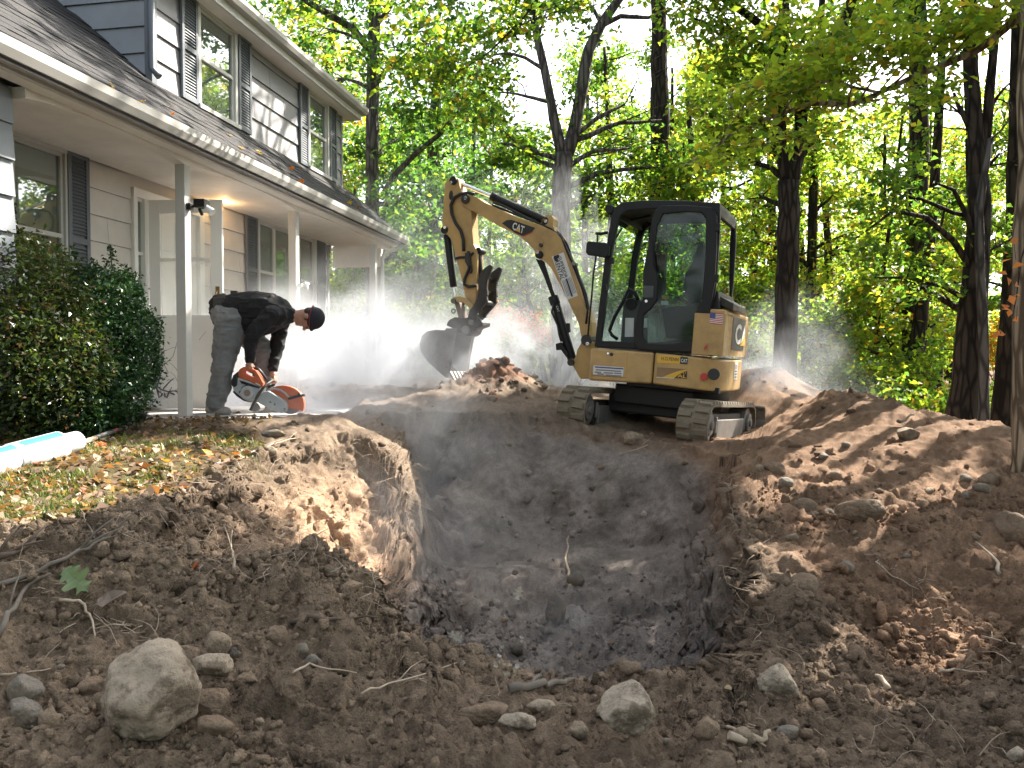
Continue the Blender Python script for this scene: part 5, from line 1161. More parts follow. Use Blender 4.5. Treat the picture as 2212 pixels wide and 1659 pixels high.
# thin boughs hanging in from the top
tree('thin leafy bough hanging from the top edge above the boom', [S([(1190,-220),(1180,-60),(1160,0),(1120,50),(1060,110),(1000,150)], 8.0, [.03,.022,.018,.014,.009,.003])], [C(1130,25,8,(.40,.3,.16),420), C(1060,70,8,(.36,.3,.14),380), C(990,150,8,(.3,.3,.14),360), C(930,180,8.2,(.3,.3,.2),320), C(1010,230,8.2,(.3,.3,.26),300), C(1080,290,8.3,(.2,.2,.22),120), C(880,140,8.2,(.3,.3,.2),320), C(950,50,8.1,(.36,.3,.2),360), C(1210,10,8,(.36,.3,.14),340), C(1290,20,8,(.32,.3,.12),260), C(860,20,8.4,(.36,.3,.2),300)], B_dark, [(G_YEL,3),(G_MID,3),(G_GOLD,.8),(G_DARK,2)], .085, name='bough', twigs=5)
# ---- saplings and trunks further back
def simple(label, L_, D, r0, mix, cl, bk=B_dark, ls=.12, group=None): return tree(label, [S(L_, D, [r0*(1-.6*k/(len(L_)-1)) for k in range(len(L_))])], [C(*c) for c in cl], bk, mix, ls, group=group, twigs=2)
simple('thin dark trunk just right of the large dark tree, half hidden by leaves', [(1746,900),(1750,700),(1754,500),(1764,250),(1776,0),(1784,-200)], 16, .12, GOLDY, [(1800,420,16,.8,800),(1720,300,16,.8,700),(1850,500,16,.8,900),(1790,600,16,.7,800),(1830,260,16,.9,400),(1640,520,16,.8,800),(1680,620,16,.7,700)])
simple('dark leaning trunk between the two right hand thickets', [(1960,960),(1975,800),(1995,620),(2012,480),(2026,300),(2040,0)], 12.5, .13, GOLDY, [(1960,420,12.5,.6,800),(2040,560,12.6,.5,700),(1900,640,12.6,.6,800),(2020,700,12.8,.5,500),(1930,330,12.6,.6,400),(1880,760,12.8,.6,700)])
simple('thin bare sapling left of the dark leaning trunk', [(1890,950),(1888,780),(1906,600),(1930,430),(1950,250)], 13.5, .05, BRIGHT, [(1900,560,13.6,.5,500),(1860,660,13.6,.5,500),(1950,500,13.8,.5,400)])
simple('crooked sapling in the thicket behind the right spoil heap', [(1800,930),(1830,760),(1850,680),(1880,600)], 14, .05, BRIGHT, [(1840,700,14,.6,700),(1780,760,14,.6,700),(1880,640,14,.5,500),(1750,700,14.5,.6,600)])
simple('straight slim trunk in front of the orange foliage at far right', [(2100,980),(2104,800),(2100,600),(2090,300)], 14, .10, SUMMER, [(2140,640,14,.5,400),(2060,740,14,.6,500),(2090,860,13.5,.5,500)])
simple('grey trunk behind the bucket cylinder in the dust', [(916,860),(918,640),(930,480),(940,400),(936,300),(950,100)], 19, .26, DEEP, [(960,330,19,1.2,1300),(900,240,19,1.2,1200),(880,400,18.5,1.1,1200),(1000,420,18,1.0,900),(940,540,18,.9,800),(1040,380,19,1,700)], B_grey, .15)
simple('slim trunk behind the upper roof corner at left', [(700,420),(706,200),(716,90),(740,-60)], 21, .17, [(G_YEL,4),(G_MID,2),(G_GOLD,1.4),(G_OR,.25)], [(640,60,21,1.2,1000),(700,100,20,1.2,900),(760,160,21,1.2,900),(740,260,21,1.1,900),(600,-20,21,1.4,900),(760,350,20,1,800)], B_grey, .15)
simple('crooked young tree beside the porch downspout', [(880,840),(880,720),(884,640),(905,560),(900,500),(880,450)], 17, .07, DEEP, [(860,600,17,.7,700),(900,540,17,.7,700),(930,640,17,.7,500),(840,680,17,.6,500),(880,470,17,.7,700)])
simple('thin tree with a bare lower stem in the dust left of the boom cylinder', [(1180,840),(1160,720),(1140,640),(1130,560),(1120,480)], 16, .06, SUMMER, [(1100,560,16,.7,600),(1160,500,16,.7,600),(1060,640,16,.7,600),(1180,600,16,.6,500)])
# filler trees of the wood behind, each with its own stem and crown
fill = [(560,24,7),(660,30,9),(760,26,8),(850,30,9),(960,27,9),(1010,22,8),(1050,33,11),(1120,24,6),(1170,34,8),(1190,31,6),(1260,26,10),(1300,34,13),(1330,21,9),(1390,28,10),(1450,19,8),(1510,25,10),(1570,17,8),(1620,23,10),(1680,20,9),(1740,27,9),(1800,21,7),(1850,30,8),(1900,18,7),(1960,25,8),(2010,20,8),(2070,28,10),(2120,17,8),(2180,22,9),(2250,15,9),(2340,18,10),(480,18,8),(1420,15,6),(1530,14,5.5),(2240,26,10)]
FILL_LABELS = ['leafy tree just above the far end of the upper roof', 'tree peeping over the upper roof corner, behind the slim trunk', 'tall tree between the roof corner and the straight grey trunk', 'dark tree hidden behind the straight grey trunk', 'bright tree right of the straight grey trunk above the bucket', 'leafy tree above the tip of the excavator stick', 'tall thin tree under the gap of white sky', 'low tree behind the excavator boom top', 'pale far tree seen between the boom and the forked tree', 'low far tree behind the foot of the forked tree',
 'tree right behind the forked tree, its crown right of the V', 'tallest far tree crossing the sky right of the V', 'leafy tree between the forked tree and the cab', 'broad tree over the left corner of the cab roof', 'tree behind the cab windscreen', 'bright tree above the middle of the cab roof', 'yellowish tree above the rear corner of the cab', 'tree left of the large dark tree', 'tree hidden by the trunk of the large dark tree', 'golden tree right of the large dark tree', 'tree behind the thin trunk right of the large dark tree', 'far pale tree in the bright opening at right', 'golden leafy tree in front of the bright opening at right', 'tree behind the thin bare sapling', 'tree behind the dark leaning trunk', 'far tree left of the thick double trunk', 'leafy tree behind the thick double trunk', 'tree behind the dark straight trunk near the right edge', 'tree at the right edge behind the tan trunk', 'last tree at the right, beyond the tan trunk', 'tree at the top left showing above the porch roof', 'young tree behind the excavator work lamp', 'young tree seen through the cab glass', 'tree at the right edge above the orange leaves']
for i, (u, D, H) in enumerate(fill[:len(FILL_LABELS)]):
    x = (u - 1106)/FPX*D; zb = zat(x, D) - .3; lean = random.uniform(-.5, .5); r0 = random.uniform(.08, .17)
    stem = [Vector((x, D, zb)), Vector((x + lean*.2, D, zb + H*.3)), Vector((x + lean*.5, D + random.uniform(-.3, .3), zb + H*.65)), Vector((x + lean, D, zb + H))]
    cl = []; s_ = D/25.0
    nb = 9 if D > 16 else 7
    for k in range(nb):
        hgt = H*random.uniform(.22, 1.02); w = 1.9*s_**.5*(1.15 - .5*hgt/H)
        cl.append(((x + random.uniform(-1, 1)*w*1.25, D + random.uniform(-1, 1)*w, zb + hgt), random.uniform(.7, 1.15)*s_**.5, int(random.uniform(420, 640))))
    mix = SUMMER if u < 1350 else (BRIGHT if i % 3 else GOLDY)
    if u < 1000 and i % 2: mix = DEEP
    tree(FILL_LABELS[i], [(stem, [r0, r0*.85, r0*.6, r0*.25])], cl, B_dark if u > 1300 else B_grey, mix, (.085 + .0030*D)*.86, group='trees of the wood behind', twigs=2)
# understorey shrubs
M_twig = mat('twig bark', (.10, .075, .055), .9, var=.3, vscale=12)
def shrub(label, u, v, D, r, n, mix, ls=.07, name='shrub', group=None, leafm=None, stems=6, prune=True, clumps=None, tilt=.8):
    c = P(u, v, D); zb = drop(c.x, c.y)[0] - .05; base = Vector((c.x, c.y, zb)); t = thing(name, label, 'shrub', base, None, group)
    rx, ry, rz_ = r; pos = []; m = MB(Matrix.Translation(-base)); k_ = clumps or 9
    for k in range(k_):
        a = random.uniform(0, 2*math.pi); q = random.uniform(.2, .85); cc = c + Vector((math.cos(a)*rx*q, math.sin(a)*ry*q, random.uniform(-.7, .75)*rz_))
        lp, sc = cluster(cc, (rx*.42, ry*.42, rz_*.35), int(n/k_), flat=.6); pos.append(lp)
        if k < stems:
            b0 = base + Vector((random.uniform(-.1, .1)*rx, random.uniform(-.1, .1)*ry, .0)); L_ = limb(m, b0, cc, .016, .006, .12, 5, 5)
            for s_ in sc[:3]: limb(m, L_[3], Vector(s_), .006, .002, .1, 3, 4)
    m.build('stem', M_twig, t); pos = np.concatenate(pos); pos = pos[pos[:, 2] > zb + .02]
    if prune: pos = pos[keep_mask(pos)]
    n = len(pos); stuff(link('foliage', leaf_mesh('foliage', pos - np.array(base), ls*RNG.uniform(.6, 1.35, n), pal(n, mix), tilt, m=leafm, prune=False), t)); return t
shrub('red leaved Japanese maple glowing behind the thumb and boom', 1120, 720, 14, (.75, .6, .45), 2600, [((.42,.10,.06), 4), ((.46,.17,.11), 3), (G_OR, 1)], .075, 'maple', stems=7)
shrub('bright yellow green shrub seen under the far end of the porch', 765, 590, 18, (.8, .8, .8), 3000, [((.16,.24,.03), 3), (G_YEL, 3)], .10)
shrub('light green shrub low behind the small spoil heap by the bucket', 1090, 775, 13, (.7, .6, .3), 1800, [(G_YEL, 3), (G_MID, 3)], .075)
shrub('orange leaved bush glowing between trunks at far right', 2150, 790, 15, (.7, .6, .9), 1700, [(G_OR, 3), (G_GOLD, 3), (G_YEL, 1)], .09)
shr = [(1640,740,13.5),(1760,720,14),(1840,830,12.5),(1920,870,11.5),(1980,820,12),(1740,800,14.5),(2010,920,10.5),(2090,930,11),(1880,900,12),(2160,930,10.5),(1330,700,15),(1420,640,16),(1250,770,15.5),(1000,760,15),(840,740,15),(930,720,16),(1620,640,15.5),(2230,880,9.8)]
SHRUB_LABELS = ['dark shrub between the excavator tail and the large dark trunk', 'leafy shrub just right of the large dark trunk', 'shrub low behind the right spoil ridge, left of the sapling', 'bright shrub on the skyline behind the ridge', 'dark shrub left of the dark leaning trunk', 'tall shrub behind the far spoil heap at right', 'low shrub at the foot of the dark leaning trunk', 'bright low shrub at the foot of the thick double trunk', 'dark shrub behind the squared stone on the ridge', 'low shrub between the double trunk and the tan trunk', 'shrub seen under the boom, behind the boom cylinder', 'bright shrub seen through the cab', 'dark shrub in the dust under the boom', 'shrub in the dust behind the bucket', 'shrub in the dust behind the worker', 'shrub in the dust left of the bucket, by the grey trunk', 'tall shrub behind the rear of the cab', 'bright shrub at the right edge behind the tan trunk']
for i, (u, v, D) in enumerate(shr):
    shrub(SHRUB_LABELS[i], u, v, D, (random.uniform(.6, .95), .7, random.uniform(.4, .7)), 1500, [DEEP, SUMMER, SUMMER, BRIGHT][i % 4] if u < 1500 or i % 2 else BRIGHT, .085, group='undergrowth shrubs of the wood')
# the wood goes on behind the camera
n = 4200; a = RNG.uniform(-.15, math.pi + .35, n); D = RNG.uniform(9, 20, n); pos = np.stack([np.cos(a)*D, -np.sin(a)*D - 1.5, .6 + RNG.uniform(0, 1, n)**1.1*11], -1)
pos = pos[(fbm(pos, .3, 3, 77) > -.12) & ~((pos[:, 0] < -2) & (pos[:, 1] > 0))]; n = len(pos)
stuff(tag(link('wood_behind', leaf_mesh('wood_behind', pos, RNG.uniform(.4, .8, n), pal(n, SUMMER), .9, prune=False)), 'leafy wood closing the yard behind the viewer', 'wood'))
# far wood: one mass nobody could count
n = 26000; a = RNG.uniform(-.62, .82, n); D = RNG.uniform(40, 62, n); x = a*D; zt = 1.2 + np.abs(RNG.normal(size=n))*0 + RNG.uniform(0, 1, n)**1.25*(11 + 5*noise3(np.stack([x, D*0, D*0], -1), .11, 3))
pos = np.stack([x, D, zt], -1); k = fbm(pos, .22, 3, 71) > -.06; pos = pos[k]; n = len(pos)
o = stuff(tag(link('far_wood', leaf_mesh('far_wood', pos, RNG.uniform(.28, .6, n), pal(n, SUMMER), .8, prune=False)), 'hazy far off wood closing the view between the trunks', 'wood'))
m = MB()
for k in range(46):
    d = random.uniform(34, 60); x = random.uniform(-.55, .78)*d; m.tube([(x, d, .3), (x + random.uniform(-.4, .4), d, 5), (x + random.uniform(-.8, .8), d, 11)], [.22, .17, .10], 6)
ft = stuff(tag(m.build('far_trunks', B_dark), 'distant trunks standing in the far off wood', 'wood'))
# canopy out of the picture above and to the right: trees added unseen so that shade falls on pit and house
can = [((8.2, 7.2), 13), ((10.5, 10.5), 14), ((6.8, 13.6), 14), ((12.5, 6.0), 13), ((5.6, 4.2), 13), ((2.6, 14.6), 13), ((7.2, 9.4), 12), ((7.0, 5.6), 12), ((6.4, 7.7), 12)]
for i, ((x, y), H) in enumerate(can):
    zb = zat(x, y) - .3; cl = []
    nn = 16
    for k in range(nn):
        a = random.uniform(0, 6.28); rr = random.uniform(.3, 3.4); cl.append(((x + rr*math.cos(a), y + rr*math.sin(a), zb + H*random.uniform(.60, 1.0)), (1.15, 1.15, .7), 300))
    tree(['unseen tall tree added to shade the pit from the right', 'unseen tall tree added to shade the pit and house'][i % 2], [([Vector((x, y, zb)), Vector((x+.1, y, zb+H*.4)), Vector((x, y+.1, zb+H*.75)), Vector((x, y, zb+H))], [.2, .16, .11, .04])], cl, B_dark, SUMMER, .26, group='unseen tall trees added for shade', twigs=2)
# the neighbour's pale house in the dust
nh = thing('neighbour_house', 'pale yellow gabled house far behind in the dust', 'house', (-5.2, 31, .9), (0, 0, R(8)))
M_pale = mat('pale yellow siding', (.62, .58, .42), .7, var=.05)
m = MB(); m.box((-4.5, 0, -.5), (5.2, 6, 2.6)); m.prism([(-4.5, 0, 2.6), (5.2, 0, 2.6), (.35, 0, 4.9)], [(-4.5, 6, 2.6), (5.2, 6, 2.6), (.35, 6, 4.9)]); m.build('wall', M_pale, nh)
m = MB(); m.prism([(-4.9, -.4, 2.45), (.35, -.4, 4.95), (.35, -.4, 5.1), (-4.9, -.4, 2.6)], [(-4.9, 6.4, 2.45), (.35, 6.4, 4.95), (.35, 6.4, 5.1), (-4.9, 6.4, 2.6)]); m.prism([(5.6, -.4, 2.45), (.35, -.4, 4.95), (.35, -.4, 5.1), (5.6, -.4, 2.6)], [(5.6, 6.4, 2.45), (.35, 6.4, 4.95), (.35, 6.4, 5.1), (5.6, 6.4, 2.6)]); m.build('roof', M_shing, nh)
for x in (-3, 2.6):
    m = MB(); m.box((x-.5, -.06, .7), (x+.5, -.005, 2.0)); w = m.build('window', M_trim, nh); m = MB(); m.box((x-.42, -.075, .78), (x+.42, -.062, 1.92)); m.build('pane', M_dark, w)
# ---------------------------------------------------------------- the worker and his saw
M_skin = mat('weathered skin', (.36, .19, .13), .55, var=.12, vscale=20)
M_shirt = mat('black sweatshirt', (.0075, .0075, .009), .85, var=.25, vscale=9, bump=.3, bscale=45)
M_jean = mat('dusty grey jeans', (.150, .155, .158), .9, var=.30, vscale=7, bump=.4, bscale=26, dirt=.45, dirtcol=(.25, .24, .22), dscale=5)
M_boot = mat('dusty boot leather', (.30, .28, .25), .85, var=.25, vscale=14, dirt=.5, dirtcol=(.10, .085, .07))
M_cap = mat('black knit cap', (.014, .014, .02), .85, var=.2, vscale=30, bump=.25, bscale=120)
M_hair = mat('dark hair', (.03, .021, .016), .7)
M_oran = mat('orange saw plastic', (.52, .105, .035), .45, var=.08, dirt=.4, dirtcol=(.40, .22, .16), dscale=14)
M_sawg = mat('grey saw housing', (.36, .38, .39), .5, var=.1, dirt=.5, dirtcol=(.26, .25, .235), dscale=14)
M_disc = mat('cutting disc', (.22, .215, .21), .5, metal=.3, var=.1)
def zm(x, y): return (424.7 + .18133*x, 601.7 + .18133*y)
DM = 7.8
def PM(x, y, dd=0.0): u, v = zm(x, y); return P(u, v, DM + dd)
FOOT = PM(250, 1618, -.1)
MI = Matrix.Translation(-FOOT)
def blob(name, chains, mt, parent, vox=.011, smooth=6, loc=None, ells=(), push=None, decim=None):
    "tapered limbs melted into one continuous skin"
    m = MB(MI)
    for pts_, rad in chains:
        pts_ = [Vector(p) for p in pts_]
        P2, R2 = [], []
        for i in range(len(pts_)-1):
            for k in range(6):
                t = k/6; a = pts_[max(i-1, 0)]; b = pts_[i]; c = pts_[i+1]; d = pts_[min(i+2, len(pts_)-1)]
                P2.append(.5*((2*b) + (c-a)*t + (2*a-5*b+4*c-d)*t*t + (3*b-a-3*c+d)*t**3)); R2.append(rad[i] + (rad[i+1]-rad[i])*t)
        P2.append(pts_[-1]); R2.append(rad[-1])
        d0 = (P2[0]-P2[1]).normalized(); d1 = (P2[-1]-P2[-2]).normalized()
        P3 = [P2[0] + d0*R2[0]*.85, P2[0] + d0*R2[0]*.5] + P2 + [P2[-1] + d1*R2[-1]*.5, P2[-1] + d1*R2[-1]*.85]
        m.tube(P3, [R2[0]*.45, R2[0]*.85] + R2 + [R2[-1]*.85, R2[-1]*.45], 14)
    for c, r, rot in ells: m.ell((0, 0, 0), r, nu=18, nv=12, M=Matrix.Translation(Vector(c)) @ rot)
    o = m.build(name, mt, None)
    md = o.modifiers.new('r', 'REMESH'); md.mode = 'VOXEL'; md.voxel_size = vox; md.use_smooth_shade = True
    sm = o.modifiers.new('s', 'SMOOTH'); sm.iterations = smooth; sm.factor = .5
    bpy.context.view_layer.update()
    me = bpy.data.meshes.new_from_object(o.evaluated_get(bpy.context.evaluated_depsgraph_get())); me.name = name
    old = o.data; o.modifiers.clear(); o.data = me; bpy.data.meshes.remove(old)
    me.materials.clear(); me.materials.append(mt)
    if push is not None:
        n = len(me.vertices); co = np.empty(n*3); no = np.empty(n*3); me.vertices.foreach_get('co', co); me.vertices.foreach_get('normal', no)
        co = co.reshape(-1, 3); no = no.reshape(-1, 3); co = co + no*push(co)[:, None]; me.vertices.foreach_set('co', co.ravel()); me.update()
    me.polygons.foreach_set('use_smooth', np.ones(len(me.polygons), dtype=bool))
    if parent is not None: o.parent = parent
    return o
I4 = Matrix.Identity(4)
hipn, hipf = PM(395, 470, -.09), PM(440, 480, .10)
knn, ankn = PM(325, 1000, -.12), PM(225, 1470, -.12)
knf, ankf = PM(780, 880, .16), PM(800, 1440, .20)
sp = [PM(375, 400), PM(520, 375), PM(700, 375), (PM(880, 400)), PM(1010, 435), PM(1120, 440), PM(1215, 445)]
shn, eln, wrn = PM(900, 420, -.17), PM(668, 690, -.22), PM(632, 985, -.16)
shf, elf, wrf = PM(1020, 470, .17), PM(965, 790, .17), PM(905, 1085, .10)
hx = (PM(1490, 500) - PM(1225, 440)).normalized(); hf = (PM(1262, 640) - PM(1300, 470)).normalized(); hf = (hf - hx*hf.dot(hx)).normalized(); hs = hx.cross(hf)
hc = PM(1335, 470)
HR = Matrix(((hf.x, hs.x, hx.x, 0), (hf.y, hs.y, hx.y, 0), (hf.z, hs.z, hx.z, 0), (0, 0, 0, 1)))   # x face, y side, z crown
def hd(f, s, c): return hc + hf*f + hs*s + hx*c
grn = PM(640, 1078, -.16)
def fingers(wr, grip, ax, palm_out, n_side, rf=.0085):
    "four fingers closed round a bar through grip along ax, knuckles towards palm_out; thumb from the other side"
    ch = []; down = (grip - wr).normalized()
    for k in range(4):
        c = grip + ax*(.030 - .021*k); L_ = [1, 1.08, 1.02, .85][k]
        k0 = c - down*.030 + palm_out*.030; k1 = c + palm_out*.030*L_ + down*.006; k2 = c + palm_out*.010 + down*.030*L_; k3 = c - palm_out*.016 + down*.018*L_
        ch.append(([k0, k1, k2, k3], [rf*1.12, rf*1.05, rf*.95, rf*.8]))
    ch.append(([wr + (grip-wr)*.35 + ax*.03, grip + ax*.050 - palm_out*.012 - down*.018, grip + ax*.030 - palm_out*.028 + down*.004, grip + ax*.008 - palm_out*.026 + down*.016], [rf*1.35, rf*1.2, rf*1.05, rf*.85]))
    return ch
axn = (PM(760, 1150, -.12) - PM(560, 1060, -.12)).normalized(); out = Vector((0, -1, 0))
grf = PM(905, 1215, .05); axf = Vector((.15, .98, -.1)).normalized(); outf = Vector((.98, -.1, .1)).normalized()
chains = [(sp, [.105, .11, .12, .125, .10, .06, .055]), ([hipn, knn, ankn], [.085, .062, .042]), ([hipf, knf, ankf], [.085, .062, .042]),
          ([shn, eln, wrn], [.055, .042, .028]), ([shf, elf, wrf], [.055, .042, .028]), ([wrn, wrn*.45 + grn*.55 + out*.014], [.028, .034]), ([wrf, wrf*.45 + grf*.55 + outf*.010], [.028, .034]),
          ([ankn, PM(330, 1590, -.12)], [.045, .035]), ([ankf, PM(900, 1570, .2)], [.045, .035]), ([PM(1190, 445), hd(-.03, 0, -.02)], [.056, .058])]
chains += fingers(wrn, grn, axn, out, 1) + fingers(wrf, grf, axf, outf, 1)
ells = [(hd(-.008, 0, .025), (.098, .076, .105), HR), (hd(.035, 0, -.055), (.060, .056, .066), HR), (hd(.072, 0, -.095), (.030, .030, .024), HR), (hd(.095, 0, .030), (.014, .050, .014), HR),
        (hd(.112, 0, -.020), (.022, .014, .020), HR), (hd(.100, 0, .004), (.014, .011, .028), HR), (hd(.086, 0, -.066), (.016, .024, .010), HR), (hd(.040, .040, -.02), (.045, .022, .03), HR), (hd(.040, -.040, -.02), (.045, .022, .03), HR),
        (hd(-.010, .078, -.010), (.020, .010, .032), HR), (hd(-.010, -.078, -.010), (.020, .010, .032), HR)]
person = blob('person', chains, M_skin, None, .0085, 3, ells=ells)
tag(person, 'man in black shirt and cap bent over cutting with a saw', 'person'); person.location = FOOT
def wrk(a, s, seed): return lambda co: a*fbm(co*np.array([1, 1, 1]), s, 3, seed) + a*.7*(1 - np.abs(noise3(co*np.array([1, 1, 2.2]), s*1.3, seed+3)))**3
cap_e = []
sh_ch = [([PM(365, 395), PM(520, 372), PM(700, 372), PM(880, 400), PM(1010, 432), PM(1105, 442)], [.150, .168, .180, .180, .148, .085]), ([PM(480, 440), PM(640, 470), PM(820, 500)], [.13, .155, .15]),
         ([shn, eln, wrn - (wrn-eln)*.06], [.088, .068, .044]), ([shf, elf, wrf - (wrf-elf)*.06], [.088, .066, .044]), ([PM(300, 330, 0), PM(330, 430, 0)], [.12, .13]), ([PM(940, 440, -.10), PM(960, 440, .10)], [.115, .115])]
blob('shirt', sh_ch, M_shirt, person, .010, 3, push=wrk(.016, 8, 5))
je_ch = [([hipn, PM(372, 700, -.11), knn, PM(290, 1240, -.12), PM(222, 1490, -.12)], [.140, .128, .104, .092, .088]), ([hipf, PM(620, 680, .14), knf, PM(800, 1200, .19), PM(800, 1480, .20)], [.135, .115, .098, .088, .085]), ([PM(350, 440, -.06), PM(350, 440, .07)], [.138, .138]), ([PM(400, 470, -.06), PM(400, 470, .07)], [.14, .14])]
blob('jeans', je_ch, M_jean, person, .010, 3, push=wrk(.020, 8, 25))
for (h, t, d) in ((PM(170, 1560, -.12), PM(360, 1585, -.13), 0), (PM(770, 1540, .2), PM(930, 1560, .2), 0)):
    b_ = blob('boot', [([h, h*.5+t*.5, t], [.052, .052, .046]), ([h + Vector((.03, 0, .12)), h], [.055, .055])], M_boot, person, .010, 3)
    m = MB(MI); q = (t-h).normalized(); s_ = q.cross(Vector((0, 0, 1))).normalized(); z_ = Vector((0, 0, 1)); lo = h.z - .052
    ol = [h - q*.05 + s_*.03, h + s_*.045, t + s_*.05, t + q*.045 + s_*.025, t + q*.045 - s_*.025, t - s_*.05, h - s_*.045, h - q*.05 - s_*.03]
    m.prism([(p.x, p.y, min(h.z, t.z)-.062) for p in ol], [(p.x, p.y, min(h.z, t.z)-.030) for p in ol]); m.build('sole', mat('boot sole', (.05, .045, .04), .9, dirt=.7, dirtcol=(.2, .18, .16)), b_, .006)
capr = HR
blob('cap', [], M_cap, person, .009, 3, ells=[(hd(-.010, 0, .060), (.112, .090, .098), HR), (hd(-.02, 0, .035), (.104, .088, .06), HR), (hd(.085, 0, .052), (.040, .066, .018), HR)])
m = MB(MI)
rg = [hd(-.012 + .1145*math.cos(a), .092*math.sin(a), .030 + .01*math.cos(a)) for a in [k*math.pi/12 for k in range(25)]]
m.tube(rg, .0045, 5, cap=False); m.build('cap_band', mat('dull red knit', (.22, .02, .03), .8), person)
blob('hair', [], M_hair, person, .009, 2, ells=[(hd(-.055, 0, -.005), (.050, .072, .055), HR), (hd(.01, .064, .0), (.022, .014, .03), HR), (hd(.01, -.064, .0), (.022, .014, .03), HR)])
m = MB(MI)
for s_ in (-.03, .03): m.ell(hd(.096, s_, .012), (.007, .007, .007), nu=8, nv=6)
m.build('eye', M_hair, person)
for (x, y, d, r, nm) in ((285, 320, -.10, (.055, .045, .075), 'tool_pouch'), (450, 190, -.05, (.03, .025, .035), 'radio')):
    c = PM(x, y, d); m = MB(MI); m.box((c.x-r[0], c.y-r[1], c.z-r[2]), (c.x+r[0], c.y+r[1], c.z+r[2])); m.box((c.x-r[0]*.4, c.y-r[1]*1.2, c.z-r[2]*.6), (c.x+r[0]*.5, c.y-r[1], c.z+r[2]*.4)); m.build(nm, M_black, person, .012, 3)
m = MB(MI); m.tube([PM(330, 330, -.12), PM(420, 520, -.15), PM(500, 590, -.10)], .012, 6); m.build('belt', M_black, person)
# cut-off saw
SB = PM(760, 1560, -.05); SI = Matrix.Translation(-SB)
saw = thing('cutoff_saw', 'orange and grey cut-off saw held by the bending man', 'saw', SB)
def splate(name, L_, d0, d1, mt, parent, bv=.006):
    m = MB(SI); p0 = P(*zm(L_[0][0], L_[0][1]), DM + d0)
    a = [PM(x, y, d0) for x, y in L_]; m.prism(a, [p + Vector((0, d1-d0, 0)) for p in a]); return m.build(name, mt, parent, bv)
def stube(name, L_, d, r, mt, parent, n=8):
    d = d if hasattr(d, '__len__') else [d]*len(L_); m = MB(SI); m.tube([PM(x, y, q) for (x, y), q in zip(L_, d)], r, n); return m.build(name, mt, parent)
def sdisc(name, x, y, r, d0, d1, mt, parent, n=28, bv=.004):
    c = PM(x, y, d0); m = MB(SI); m.tube([c, c + Vector((0, d1-d0, 0))], r, n); return m.build(name, mt, parent, bv)
# rear handle: orange ring round the hand hole
o_ = [(486, 1120), (515, 1075), (560, 1050), (640, 1068), (705, 1092), (750, 1160), (790, 1240), (790, 1290), (740, 1290), (680, 1250), (600, 1215), (520, 1190), (488, 1160)]
i_ = [(560, 1118), (565, 1105), (572, 1096), (630, 1110), (672, 1120), (688, 1140), (692, 1150), (690, 1165), (682, 1170), (660, 1172), (620, 1160), (585, 1140), (565, 1128)]
m = MB(SI); n = len(o_); vs = []
for d in (-.20, -.12): vs += [PM(x, y, -.20) + Vector((0, d+.20, 0)) for x, y in o_] + [PM(x, y, -.20) + Vector((0, d+.20, 0)) for x, y in i_]
fs = []
for k in range(n):
    j = (k+1) % n; fs += [(k, j, n+j, n+k), (2*n+k, 3*n+k, 3*n+j, 2*n+j), (k, 2*n+k, 2*n+j, j), (n+k, n+j, 3*n+j, 3*n+k)]
m.add(vs, fs); m.build('rear_handle', M_oran, saw, .008, 3)
splate('air_filter_cover', [(402, 1235), (430, 1155), (488, 1105), (484, 1200), (476, 1275), (440, 1300), (408, 1275)], -.23, -.03, M_black, saw, .012)
splate('engine_housing', [(484, 1175), (530, 1196), (640, 1235), (745, 1295), (762, 1325), (715, 1400), (645, 1475), (560, 1440), (480, 1375), (432, 1330), (425, 1290), (478, 1272)], -.22, -.02, M_sawg, saw, .012)
splate('fuel_tank', [(430, 1335), (480, 1378), (560, 1442), (640, 1478), (560, 1460), (470, 1400), (432, 1355)], -.21, -.03, M_black, saw, .006)
sdisc('starter_cover', 600, 1358, .064, -.245, -.21, M_sawg, saw); sdisc('starter_hub', 600, 1364, .031, -.252, -.24, mat('brown rubber', (.22, .15, .12), .7), saw)
splate('choke_panel', [(505, 1210), (560, 1225), (690, 1270), (760, 1300), (740, 1310), (640, 1280), (530, 1250)], -.226, -.20, M_black, saw, .004)
stube('fuel_line', [(640, 1265), (590, 1270), (545, 1300), (530, 1340), (505, 1355)], -.228, .006, M_black, saw)
splate('decal', [(705, 1240), (765, 1270), (755, 1283), (698, 1252)], -.206, -.20, M_vinw, saw, 0)
stube('front_handle', [(640, 1570), (665, 1520), (720, 1410), (780, 1320), (830, 1262), (900, 1215), (930, 1225), (920, 1265), (850, 1300)], [-.24, -.24, -.24, -.23, -.2, -.10, .05, .10, .08], .014, M_steeld, saw)
stube('water_hose', [(690, 1065), (740, 1080), (780, 1130), (820, 1190), (850, 1228)], [-.16, -.16, -.15, -.13, -.1], .013, M_black, saw)
splate('support_arm', [(800, 1345), (850, 1338), (900, 1365), (1055, 1465), (1080, 1525), (1062, 1590), (1005, 1602), (860, 1545), (745, 1490), (715, 1440), (745, 1390)], -.235, -.17, mat('blue grey guard metal', (.30, .33, .345), .5, metal=.2, dirt=.4, dirtcol=(.3, .29, .27)), saw, .010)
splate('foot', [(650, 1480), (720, 1480), (765, 1540), (740, 1580), (690, 1590), (640, 1575)], -.2, -.05, M_steel, saw, .01)
for (x, y) in ((880, 1470), (930, 1500), (1050, 1555)): sdisc('bolt', x, y, .011, -.245, -.23, M_chr, saw, 10, .001)
sdisc('cutting_disc', 1115, 1470, .118, -.140, -.133, M_disc, saw, 48, 0)
